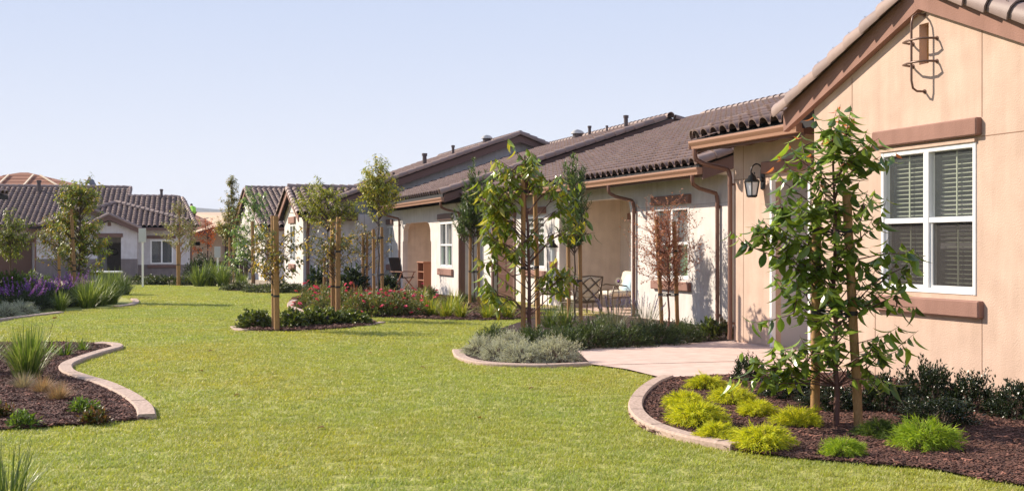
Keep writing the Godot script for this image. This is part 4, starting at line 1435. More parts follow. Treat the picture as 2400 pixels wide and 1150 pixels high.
func person(label: String, at: Vector3, turn: float, vest: String, cap: String) -> void:
	# bent forward at the hips over the ridge of a roof, hands down
	var t := thing("person", label, "person", at, Basis(Vector3.UP, turn), "roofers at work on the far roofs")
	var b := []
	var hip := Vector3(0, 0.5, 0.2)
	var chest := Vector3(0, 0.78, -0.1)
	b.append([hip, chest, 0.15, 0.17])
	b.append([chest, Vector3(0, 0.9, -0.2), 0.15, 0.08])
	b.append([Vector3(0, 0.93, -0.24), Vector3(0, 1.0, -0.3), 0.09, 0.1])
	for s in [-1.0, 1.0]:
		var sh := Vector3(0.18 * s, 0.82, -0.16)
		b.append([chest, sh, 0.1, 0.07])
		b.append([sh, Vector3(0.27 * s, 0.55, -0.25), 0.06, 0.05])
		b.append([Vector3(0.27 * s, 0.55, -0.25), Vector3(0.16 * s, 0.32, -0.42), 0.048, 0.04])
		b.append([Vector3(0.16 * s, 0.32, -0.42), Vector3(0.14 * s, 0.24, -0.46), 0.04, 0.03])
		b.append([hip + Vector3(0.09 * s, -0.03, 0), Vector3(0.17 * s, 0.42, -0.2), 0.1, 0.075])
		b.append([Vector3(0.17 * s, 0.42, -0.2), Vector3(0.14 * s, 0.06, 0.1), 0.07, 0.045])
		b.append([Vector3(0.14 * s, 0.05, 0.1), Vector3(0.14 * s, 0.03, -0.1), 0.05, 0.04])
	var body := part("body", body_mesh(b, 0.045, 0.05, M.skin), t)
	var cl := []
	cl.append([hip + Vector3(0, 0.02, 0), chest, 0.17, 0.19])
	for s in [-1.0, 1.0]:
		cl.append([chest, Vector3(0.19 * s, 0.82, -0.16), 0.12, 0.085])
		cl.append([Vector3(0.19 * s, 0.82, -0.16), Vector3(0.25 * s, 0.62, -0.22), 0.075, 0.07])
	part("shirt", body_mesh(cl, 0.045, 0.05, M[vest]), t)
	var tr := []
	for s in [-1.0, 1.0]:
		tr.append([hip + Vector3(0.09 * s, -0.03, 0), Vector3(0.17 * s, 0.42, -0.2), 0.12, 0.09])
		tr.append([Vector3(0.17 * s, 0.42, -0.2), Vector3(0.14 * s, 0.1, 0.08), 0.085, 0.06])
	part("trousers", body_mesh(tr, 0.045, 0.05, M.dark_cloth), t)
	part("cap", body_mesh([[Vector3(0, 1.03, -0.3), Vector3(0, 1.06, -0.29), 0.11, 0.09], [Vector3(0, 1.0, -0.38), Vector3(0, 1.0, -0.42), 0.05, 0.03]], 0.045, 0.04, M[cap]), t)


# ------------------------------------------------------------------ ground
func gy(z: float) -> float:
	return -0.35 * clampf((z - 30.0) / 36.0, 0.0, 1.0)


func ground_strip(mb: MB, x0: float, x1: float, za: float, zb: float, lift: float) -> void:
	var cuts := [za, zb]
	for c in [30.0, 66.0]:
		if c > za and c < zb:
			cuts.append(c)
	cuts.sort()
	for i in cuts.size() - 1:
		var a: float = cuts[i]
		var b: float = cuts[i + 1]
		mb.quad(Vector3(x0, gy(a) + lift, -a), Vector3(x1, gy(a) + lift, -a), Vector3(x1, gy(b) + lift, -b), Vector3(x0, gy(b) + lift, -b), Vector3.UP)


func smooth(pts: Array, per := 6) -> PackedVector2Array:
	# a rounded line through the points
	var out := PackedVector2Array()
	for i in pts.size() - 1:
		var p0: Vector2 = pts[maxi(i - 1, 0)]
		var p3: Vector2 = pts[mini(i + 2, pts.size() - 1)]
		for k in per:
			out.append((pts[i] as Vector2).cubic_interpolate(pts[i + 1], p0, p3, float(k) / per))
	out.append(pts[pts.size() - 1])
	return out


func sheet(called: String, poly: PackedVector2Array, lift: float, m: Material, kind := "structure") -> void:
	var ix := Geometry2D.triangulate_polygon(poly)
	var mb := MB.new()
	for i in range(0, ix.size(), 3):
		var p := []
		for k in 3:
			var q := poly[ix[i + k]]
			p.append(Vector3(q.x, gy(-q.y) + lift, q.y))
		mb.tri(p[0], p[1], p[2], Vector3.UP)
	top_mesh(called, mb.mesh(m), kind)


func kerb(pts: Array, wide := 0.135, high := 0.065) -> void:
	# concrete edging poured along a line, with tooled joints
	var line := smooth(pts, 8)
	var mb := MB.new()
	var prof := [Vector2(-0.5, -0.08), Vector2(-0.5, 0.75), Vector2(-0.42, 1.0), Vector2(0.42, 1.0), Vector2(0.5, 0.75), Vector2(0.5, -0.08)]
	var run := 0.0
	var dense := PackedVector2Array()
	for i in line.size() - 1:
		var n := maxi(1, int((line[i + 1] - line[i]).length() / 0.12))
		for k in n:
			dense.append(line[i].lerp(line[i + 1], float(k) / n))
	dense.append(line[line.size() - 1])
	var prev := []
	var jt := MB.new()
	for i in dense.size():
		var d := (dense[mini(i + 1, dense.size() - 1)] - dense[maxi(i - 1, 0)]).normalized()
		var s := Vector2(-d.y, d.x)
		if i > 0:
			run += (dense[i] - dense[i - 1]).length()
		var ring := []
		for q in prof:
			var h = high * (q.y + rnd(-0.008, 0.008))
			var at: Vector2 = dense[i] + s * q.x * wide
			ring.append(Vector3(at.x, gy(-at.y) + h, at.y))
		if i > 0:
			for k in prof.size() - 1:
				var mid: Vector3 = (ring[k] + ring[k + 1]) * 0.5 - Vector3(dense[i].x, ring[k].y - 0.2, dense[i].y)
				mb.quad(prev[k], prev[k + 1], ring[k + 1], ring[k], mid)
			if run > 0.9:
				run = 0.0
				var dd := Vector3(d.x, 0, d.y)
				jt.quad(ring[2] + Vector3.UP * 0.0025, ring[3] + Vector3.UP * 0.0025, ring[3] + dd * 0.012 + Vector3.UP * 0.0025, ring[2] + dd * 0.012 + Vector3.UP * 0.0025, Vector3.UP)
		prev = ring
		if i == 0 or i == dense.size() - 1:
			for k in prof.size() - 2:
				mb.tri(ring[0], ring[k + 1], ring[k + 2], Vector3(d.x, 0, d.y) * (-1.0 if i == 0 else 1.0))
	var kb := top_mesh("kerb", mb.mesh(M.kerb))
	if jt.v.size():
		part("joint", jt.mesh(M.soil), kb)


func chips(poly: PackedVector2Array, per_m2: float, lift: float, size := 1.0) -> void:
	# shredded bark on a bed
	var mb := MB.new()
	for k in 5:
		var a := rnd(0, TAU)
		var d := Vector3(cos(a), rnd(-0.25, 0.35), sin(a)).normalized()
		var p := Vector3(rnd(-0.03, 0.03), rnd(0.0, 0.014), rnd(-0.03, 0.03))
		mb.box(Transform3D(Basis(d.cross(Vector3.UP).normalized(), d.cross(Vector3.UP).normalized().cross(d) * -1.0, d).orthonormalized(), p), Vector3(rnd(0.007, 0.014), 0.004, rnd(0.03, 0.07)))
	var lo := poly[0]
	var hi := poly[0]
	for p in poly:
		lo = lo.min(p)
		hi = hi.max(p)
	var spots := []
	for k in int((hi.x - lo.x) * (hi.y - lo.y) * per_m2):
		var p := Vector2(rnd(lo.x, hi.x), rnd(lo.y, hi.y))
		if Geometry2D.is_point_in_polygon(p, poly):
			spots.append(p)
	var mm := MultiMesh.new()
	mm.transform_format = MultiMesh.TRANSFORM_3D
	mm.use_colors = true
	mm.mesh = mb.mesh(M.chips)
	mm.instance_count = spots.size()
	for i in spots.size():
		var p: Vector2 = spots[i]
		var b := Basis(Vector3.UP, rnd(0, TAU)) * Basis(Vector3.RIGHT, rnd(-0.3, 0.3))
		mm.set_instance_transform(i, Transform3D(b.scaled(Vector3.ONE * rnd(0.6, 1.2) * size), Vector3(p.x, gy(-p.y) + lift, p.y)))
		var c := rnd(0.5, 1.25)
		if rng.randf() < 0.08:
			c = rnd(1.6, 2.8)
		mm.set_instance_color(i, Color(0.115 * c, 0.05 * c, 0.034 * c))
	var o := MultiMeshInstance3D.new()
	o.name = numbered("mulch")
	o.multimesh = mm
	add_child(o)
	stuff(o)
	tag(o, "dark brown shredded bark mulch covering the planting beds", "mulch")


func lawn(holes: Array) -> void:
	var mb := MB.new()
	for k in 16:
		var a := rnd(0, TAU)
		var r := sqrt(rng.randf()) * 0.055
		var l := rnd(0.024, 0.05)
		var c := rnd(0.75, 1.2)
		var yel := rnd(0, 1)
		var col := Color(0.365 * c + 0.10 * yel, 0.39 * c + 0.03 * yel, 0.08 * c)
		if k == 0:
			col = Color(0.55, 0.46, 0.22)
		var d := Vector3.FORWARD.rotated(Vector3.UP, rnd(0, TAU))
		mb.blade(Vector3(cos(a) * r, 0, sin(a) * r), d, l, rnd(0.004, 0.0065), rnd(0.25, 0.85), 0.1, col, 2)
	var m := mb.mesh(M.grass)
	var big := FastNoiseLite.new()
	big.seed = 12
	big.frequency = 0.22
	var fine := FastNoiseLite.new()
	fine.seed = 13
	fine.frequency = 1.3
	for band in [[5.5, 11.0, 480.0, 0.95], [11.0, 18.0, 300.0, 1.1], [18.0, 30.0, 150.0, 1.4], [30.0, 52.0, 60.0, 1.8]]:
		var spots := []
		var wl: float = band[1] * 0.45 + 2.5
		var n := int((band[1] - band[0]) * wl * 2.0 * band[2])
		for k in n:
			var z := rnd(band[0], band[1])
			var x := rnd(-wl, wl)
			if absf(x) > z * 0.45 + 2.2:
				continue
			var p := Vector2(x, -z)
			var bad := false
			for h in holes:
				if Geometry2D.is_point_in_polygon(p, h):
					bad = true
					break
			if not bad:
				spots.append(p)
		var mm := MultiMesh.new()
		mm.transform_format = MultiMesh.TRANSFORM_3D
		mm.use_colors = true
		mm.mesh = m
		mm.instance_count = spots.size()
		for i in spots.size():
			var p: Vector2 = spots[i]
			var s: float = band[3] * rnd(0.8, 1.25)
			var nb := big.get_noise_2d(p.x, p.y)
			var nf := fine.get_noise_2d(p.x, p.y)
			var tilt := Basis(Vector3.RIGHT, rnd(-0.15, 0.15))
			mm.set_instance_transform(i, Transform3D((Basis(Vector3.UP, rnd(0, TAU)) * tilt).scaled(Vector3(s, s * (0.75 + 0.1 * nf) / sqrt(band[3]), s)), Vector3(p.x, gy(-p.y) + 0.004, p.y)))
			var dry := clampf(0.4 + 0.7 * nb + 0.3 * nf, 0, 1)
			var b := rnd(0.85, 1.12) * (1.0 + 0.07 * nf)
			mm.set_instance_color(i, Color(lerpf(0.92, 1.16, dry) * b, lerpf(1.08, 1.08, dry) * b, lerpf(1.1, 0.95, dry) * b))
		var o := MultiMeshInstance3D.new()
		o.name = numbered("grass")
		o.multimesh = mm
		add_child(o)
		stuff(o)
		tag(o, "short mown yellow green lawn grass", "grass")


# ------------------------------------------------------------------ plants
func trunk_at(p: Array, y: float) -> Vector3:
	for i in p.size() - 1:
		if y <= p[i + 1].y or i == p.size() - 2:
			var f := clampf((y - p[i].y) / maxf(p[i + 1].y - p[i].y, 0.001), 0, 1)
			return (p[i] as Vector3).lerp(p[i + 1], f)
	return p[0]


# spec: h, lean, r, ell: [[centre, radii, shoots]...], shoot, per, len, wid, open, droop, up, pal, low, bark, leafmat, big
func make_tree(called: String, label: String, category: String, pos: Vector3, s: Dictionary, group := "") -> Node3D:
	var t := thing(called, label, category, pos, Basis(), group)
	var lean: Vector2 = s.get("lean", Vector2.ZERO)
	var h: float = s.h
	var r: float = s.get("r", 0.02)
	var pts := []
	var rad := []
	var n := 8
	for i in n + 1:
		var f := float(i) / n
		var wob: float = s.get("wob", 0.02)
		pts.append(Vector3(lean.x * f + (rnd(-wob, wob) if i > 0 else 0.0), h * f, lean.y * f + (rnd(-wob, wob) if i > 0 else 0.0)))
		rad.append(lerpf(r, r * 0.3, f))
	var tr := MB.new()
	tr.tube(pts, rad, 8)
	part("trunk", tr.mesh(M[s.get("bark", "bark")]), t)
	var br := MB.new()
	var cr := MB.new()
	var big := []
	var low: float = s.get("low", 0.2)
	var forks := []
	var pal: Array = s.pal
	var lm: Material = M[s.get("leafmat", "leaf")]
	for e in s.ell:
		for k in int(e[2] * s.get("more", 1.0)):
			var u := rdir()
			var p: Vector3 = e[0] + u * pow(rng.randf(), 0.42) * e[1]
			var hd := Vector2(p.x - lean.x * p.y / h, p.z - lean.y * p.y / h).length()
			var yb := clampf(p.y - hd * s.get("rise", 0.7) - rnd(0, 0.12), low, h * 0.98)
			var b := trunk_at(pts, yb)
			if forks.size() > 3 and rng.randf() < 0.5:
				# grow from a limb that is already there
				var near := 1e9
				for q0 in forks:
					var dq: float = p.distance_to(q0) + maxf(0.0, q0.y - p.y + 0.05) * 3.0
					if dq < near and dq > 0.06:
						near = dq
						b = q0
			var hb := Vector2(p.x - b.x, p.z - b.z).length()
			var mid: Vector3 = (b + p) * 0.5 + Vector3.UP * hb * s.get("bulge", 0.12) + rdir() * hb * 0.1
			forks.append(mid)
			forks.append(p)
			var out = (p - mid).normalized()
			var d: Vector3 = (out * 0.7 + Vector3.UP * s.get("up", 0.3) + rdir() * s.get("wild", 0.35)).normalized()
			var q: Vector3 = p + d * s.shoot * rnd(0.6, 1.2)
			var tw: float = s.get("twig", 0.006)
			br.tube([b, mid, p, q], [tw * 1.6, tw * 1.2, tw * 0.8, tw * 0.35], 5, false)
			var x := d.cross(Vector3.UP if absf(d.y) < 0.9 else Vector3.RIGHT).normalized()
			var y := d.cross(x)
			var per: int = int(s.per * s.get("dense", 1.4))
			for j in per:
				var f := (j + 0.6) / per
				var at = (mid.lerp(p, rnd(0.1, 1.0))) if f < 0.4 else p.lerp(q, (f - 0.4) / 0.6)
				var ang = 2.4 * j + k
				var o: float = s.get("open", 0.75)
				var ld = ((x * cos(ang) + y * sin(ang)) * o + d * (1.0 - o) + Vector3.DOWN * s.get("droop", 0.3) + rdir() * 0.2).normalized()
				var up = (Vector3.UP - ld * ld.y + rdir() * 0.45).normalized()
				var l: float = s.len * rnd(0.6, 1.15) * s.get("grow", 1.15)
				var c: Color = pal[rng.randi() % pal.size()]
				var tip: float = s.get("tips", 0.0)
				if tip > 0.0 and j >= per - 3 and q.y > s.get("tip_y", 1e3) and rng.randf() < tip:
					c = Color(0.32, 0.1, 0.05)
					l *= 0.5
				c = c * rnd(0.75, 1.25) * s.get("gain", 1.9)
				if s.get("big", false):
					var sx = ld.cross(up).normalized()
					big.append([Transform3D(Basis(sx, sx.cross(ld) * -1.0, ld).orthonormalized().scaled_local(Vector3(l / s.len, l / s.len, l / s.len)), at), c])
				else:
					cr.leaf(at, ld, up, l, l * s.wid, 0.12, c)
	if br.v.size():
		var bo := part("branch", br.mesh(M[s.get("twigmat", s.get("bark", "bark"))]), t)
		stuff(bo)
	if s.get("big", false):
		big_leaves(t, big, s.len, s.wid, lm, pal)
	else:
		stuff(part("crown", cr.mesh(lm), t))
	return t


func big_leaf(l: float, w: float, c: Color, curl: float, fold: float) -> MB:
	# a long leaf that hangs over at its tip; z is its length, y its upper side
	var mb := MB.new()
	var n := 5
	var pc := Vector3.ZERO
	var pl := Vector3.ZERO
	var pr := Vector3.ZERO
	for i in n + 1:
		var f := float(i) / n
		var wd := w * l * 0.5 * sin(PI * pow(f, 0.75)) if i < n else 0.0
		var m := Vector3(0, -curl * l * f * f, l * (f - 0.18 * curl * f * f))
		var a := m + Vector3(wd, wd * fold + 0.05 * wd * sin(i * 2.1), 0)
		var b := m + Vector3(-wd, wd * fold + 0.05 * wd * cos(i * 2.7), 0)
		if i > 0:
			mb.quad(pc, pl, a, m, Vector3(0, 1, 0), c)
			mb.quad(pc, m, b, pr, Vector3(0, 1, 0), c)
		pc = m
		pl = a
		pr = b
	return mb


func big_leaves(t: Node3D, list: Array, l: float, w: float, m: Material, pal: Array) -> void:
	var shapes := []
	var cols := pal.duplicate()
	cols.append(Color(0.32, 0.1, 0.05))
	for c in cols:
		for k in 2:
			shapes.append(big_leaf(l, w, c, [0.3, 0.62][k], [0.35, 0.2][k]).mesh(m))
	list.sort_custom(func(a, b): return (a[0].origin + t.position).distance_squared_to(EYE) < (b[0].origin + t.position).distance_squared_to(EYE))
	var rest := MB.new()
	for i in list.size():
		var c: Color = list[i][1]
		var best := 0
		var bd := 1e9
		for k in cols.size():
			var d := absf(c.r / (c.g + 0.01) - cols[k].r / (cols[k].g + 0.01)) * 0.2 + absf(c.g - cols[k].g)
			if d < bd:
				bd = d
				best = k
		if i < 300:
			part("leaf", shapes[best * 2 + rng.randi() % 2], t).transform = list[i][0]
		else:
			var src := big_leaf(l, w, c, 0.45, 0.3)
			for j in src.v.size():
				rest.v.append(list[i][0] * src.v[j])
				rest.n.append((list[i][0].basis * src.n[j]).normalized())
				rest.c.append(c)
	if rest.v.size():
		stuff(part("foliage", rest.mesh(m), t))


# a low plant: shoots from the base out to a lumpy dome; returns [foliage, stems]
func dome(seed_: int, s: Dictionary) -> Array:
	rng.seed = seed_
	var fo := MB.new()
	var st := MB.new()
	var rad: Vector3 = s.rad
	var pal: Array = s.pal
	for k in s.n:
		var a := rnd(0, TAU)
		var el := asin(rnd(s.get("flat", 0.05), 1.0))
		var d := Vector3(cos(a) * cos(el), sin(el), sin(a) * cos(el))
		var lump := 0.82 + 0.18 * sin(a * 3.0 + seed_) * cos(el * 4.0 + seed_ * 0.7) + rnd(-0.14, 0.12)
		var e := d * rad * lump
		var b := Vector3(e.x * 0.25, 0, e.z * 0.25)
		var mid = b.lerp(e, 0.55) + Vector3.UP * rad.y * s.get("arch", 0.1)
		if k % 4 == 0:
			st.tube([b, mid, e], [0.004, 0.003, 0.002], 4, false)
		var per: int = s.per
		for j in per:
			var f := lerpf(s.get("from", 0.45), 1.0, (j + rng.randf()) / per)
			var at = (b.lerp(mid, f / 0.55) if f < 0.55 else mid.lerp(e, (f - 0.55) / 0.45)) + rdir() * s.get("fuzz", 0.02)
			var dir = ((e - mid).normalized() * s.get("along", 0.6) + rdir() * 0.7 + Vector3.UP * s.get("up", 0.2)).normalized()
			var c: Color = pal[rng.randi() % pal.size()] * rnd(0.75, 1.2)
			var l: float = s.len * rnd(0.7, 1.2)
			if s.get("needle", false):
				var sd = dir.cross(rdir()).normalized() * l * s.wid
				fo.tri(at - sd, at + sd, at + dir * l, Vector3.UP, c)
			else:
				fo.leaf(at, dir, (Vector3.UP + rdir() * 0.6).normalized(), l, l * s.wid, 0.15, c)
	return [fo.mesh(M[s.get("mat", "leaf")]), st.mesh(M.bark)]


func clump(seed_: int, s: Dictionary) -> Array:
	rng.seed = seed_
	var fo := MB.new()
	var pal: Array = s.pal
	for k in s.n:
		var a := rnd(0, TAU)
		var d := Vector3(cos(a), 0, sin(a))
		var r: float = s.get("base", 0.08) * sqrt(rng.randf())
		var f := rng.randf()
		fo.blade(Vector3(d.x * r, 0, d.z * r), d.rotated(Vector3.UP, rnd(-0.5, 0.5)), s.len * rnd(0.6, 1.1), s.wid * rnd(0.7, 1.2), lerpf(s.get("lean0", 0.1), s.get("lean1", 0.75), f), s.get("droop", 0.25) * f, pal[rng.randi() % pal.size()] * rnd(0.75, 1.2), 4)
	return [fo.mesh(M[s.get("mat", "leaf")]), null]


func plant(called: String, label: String, category: String, pos: Vector3, shape: Array, scale_ := Vector3.ONE, group := "") -> Node3D:
	var t := thing(called, label, category, pos, Basis(Vector3.UP, rnd(0, TAU)).scaled(scale_), group)
	stuff(part("foliage", shape[0], t))
	if shape[1] != null and (shape[1] as ArrayMesh).get_surface_count():
		stuff(part("stem", shape[1], t))
	return t


func spikes(t: Node3D, seed_: int, n: int, h0: float, h1: float, spread: float, cols: Array, fat: float) -> void:
	# upright flower spikes over a plant
	rng.seed = seed_
	for k in n:
		var a := rnd(0, TAU)
		var r := spread * sqrt(rng.randf())
		var b := Vector3(cos(a) * r * 0.6, h0 * 0.5, sin(a) * r * 0.6)
		var e := Vector3(cos(a) * r * 1.2, rnd(h0, h1), sin(a) * r * 1.2)
		var mb := MB.new()
		mb.tube([b, e], [0.003, 0.002], 4, false, Color(0.12, 0.14, 0.07))
		for j in 26:
			var f := lerpf(0.55, 1.0, j / 26.0)
			var at := b.lerp(e, f)
			mb.leaf(at, (rdir() + Vector3.UP * 0.3).normalized(), Vector3.UP, fat * rnd(0.7, 1.2), fat * 0.7, 0.2, cols[rng.randi() % cols.size()] * rnd(0.8, 1.2))
		part("flower_spike", mb.mesh(M.petal), t)


func blossom(m: Material, c: Color, r: float) -> ArrayMesh:
	var mb := MB.new()
	for ring in 3:
		for k in 5:
			var a := TAU * k / 5.0 + ring * 0.6
			var d := Vector3(cos(a), 0.25 + 0.55 * ring, sin(a)).normalized()
			mb.leaf(Vector3(0, -0.2 * r, 0), d, Vector3.UP, r * (1.1 - 0.2 * ring), r * 1.1, 0.3, c * (0.85 + 0.12 * ring))
	return mb.mesh(m)


func blossoms(t: Node3D, seed_: int, n: int, rad: Vector3, c: Color, r: float) -> void:
	rng.seed = seed_
	var ms := [blossom(M.petal, c, r), blossom(M.petal, c * 0.8, r * 0.8), blossom(M.petal, c * Color(1.0, 1.6, 1.2), r)]
	for k in n:
		var a := rnd(0, TAU)
		var el := asin(rnd(0.1, 0.95))
		var o := part("flower", ms[rng.randi() % 3], t)
		o.position = Vector3(cos(a) * cos(el), sin(el), sin(a) * cos(el)) * rad * rnd(0.85, 1.12)
		o.rotation = Vector3(rnd(-0.6, 0.6), rnd(0, TAU), rnd(-0.6, 0.6))


func stake(label: String, pos: Vector3, h: float, ties := [], toward := Vector3.ZERO, lean := 0.0, r := 0.038) -> void:
	var t := thing("wooden_stake", label, "stake", pos, Basis(), "")
	var mb := MB.new()
	var p := []
	var q := []
	var l := Vector3(rnd(-0.02, 0.02) + lean, 0, rnd(-0.02, 0.02))
	for k in 7:
		var f := k / 6.0
		p.append(l * f + Vector3(rnd(-0.003, 0.003), h * f - 0.05 * (1.0 if k == 0 else 0.0), rnd(-0.003, 0.003)))
		q.append(r * rnd(0.97, 1.03))
	p.append(p[6] + Vector3.UP * 0.012)
	q.append(r * 0.75)
	mb.tube(p, q, 12)
	part("post", mb.mesh(M.stake_wood), t)
	for y in ties:
		var tb := MB.new()
		var c: Vector3 = l * (y / h) + Vector3.UP * y
		tb.tube([c - Vector3.UP * 0.018, c + Vector3.UP * 0.018], [r * 1.12, r * 1.12], 12)
		if toward.length() > 0.01:
			var e := Vector3(toward.x, y - 0.01, toward.z)
			for s in [-0.012, 0.012]:
				tb.tube([c + Vector3(0, s, 0.03), c.lerp(e, 0.5) + Vector3(0, s - 0.02, 0.02), e + Vector3(0, s, 0.022)], [0.008, 0.008, 0.008], 5)
				tb.tube([c + Vector3(0, s, -0.03), c.lerp(e, 0.5) + Vector3(0, s + 0.012, -0.02), e + Vector3(0, s, -0.022)], [0.008, 0.008, 0.008], 5)
		part("tie", tb.mesh(M.rubber), t)


func stake_pair(which: String, a: Vector3, b: Vector3, trunk: Vector3, ha: float, hb: float, ties: Array, la := 0.0, lb := 0.0) -> void:
	stake("wooden stake on the left of the " + which, a, ha, ties, trunk - a, la)
	stake("wooden stake on the right of the " + which, b, hb, ties, trunk - b, lb)


func _ready() -> void:
	rng.seed = 20240
	cam = Camera3D.new()
	cam.name = "camera"
	cam.position = EYE
	cam.fov = rad_to_deg(2.0 * atan(575.0 / 2850.0))
	cam.keep_aspect = Camera3D.KEEP_HEIGHT
	cam.near = 0.1
	cam.far = 6000.0
	add_child(cam)
	cam.current = true
	var sky_mat := ProceduralSkyMaterial.new()
	sky_mat.sky_top_color = Color(0.285, 0.36, 0.535).linear_to_srgb()
	sky_mat.sky_horizon_color = Color(0.635, 0.64, 0.65).linear_to_srgb()
	sky_mat.sky_curve = 0.11
	sky_mat.ground_bottom_color = Color(0.25, 0.24, 0.18).linear_to_srgb()
	sky_mat.ground_horizon_color = Color(0.5, 0.48, 0.42).linear_to_srgb()
	sky_mat.sun_angle_max = 1.0
	var env := Environment.new()
	env.background_mode = Environment.BG_SKY
	env.sky = Sky.new()
	env.sky.sky_material = sky_mat
	env.background_energy_multiplier = 1.0
	env.tonemap_mode = Environment.TONE_MAPPER_LINEAR
	env.tonemap_exposure = 1.65
	env.fog_enabled = true
	env.fog_density = 0.00016
	env.fog_light_color = Color(0.85, 0.88, 0.95)
	env.sdfgi_enabled = true
	env.ssao_enabled = true
	env.ssil_enabled = true
	var we := WorldEnvironment.new()
	we.name = "environment"
	we.environment = env
	add_child(we)
	var sun := DirectionalLight3D.new()
	sun.name = "sun"
	sun.light_energy = 1.6
	sun.light_color = Color(1.0, 0.945, 0.87)
	sun.light_angular_distance = 0.5
	sun.shadow_enabled = true
	sun.sky_mode = DirectionalLight3D.SKY_MODE_LIGHT_ONLY
	add_child(sun)
	sun.look_at_from_position(Vector3.ZERO, Vector3(0.7706, -0.557, 0.310))
	materials()
	ground()
	peach_house()
	white_house()
	far_white_house()
	end_house()
	var w1 := row_basis(-950, -2850)
	gabled_wing("low white house with bright gable and barrel tiled roof behind stakes", Vector3(7.26, 0, 0) + w1.x * 47.43, w1, 3.0, 5.0, -0.25, 2.62, 0.365, 6.0, 1.95, 200, true)
	gabled_wing("white gabled house with steep barrel tiled roof beyond the low white house", Vector3(8.1, 0, 0) + w1.x * 65.9, w1, 7.6, 14.0, -0.4, 2.45, 0.3, 12.0, 12.0, 260, false)
	facing_house()
	left_house()
	far_buildings()
	person("person in grey shirt and pale cap bent over a roof ridge", Vector3(-27.677, 5.374, -80) + Vector3(0, -0.45, 0), 0.9, "grey_cloth", "cap_cloth")
	person("person in bright green vest bent over on the tan roof", Vector3(-23.127, 3.908, -88) + Vector3(0, -0.5, 0), 0.6, "vest", "dark_cloth")
	garden()
	patio()


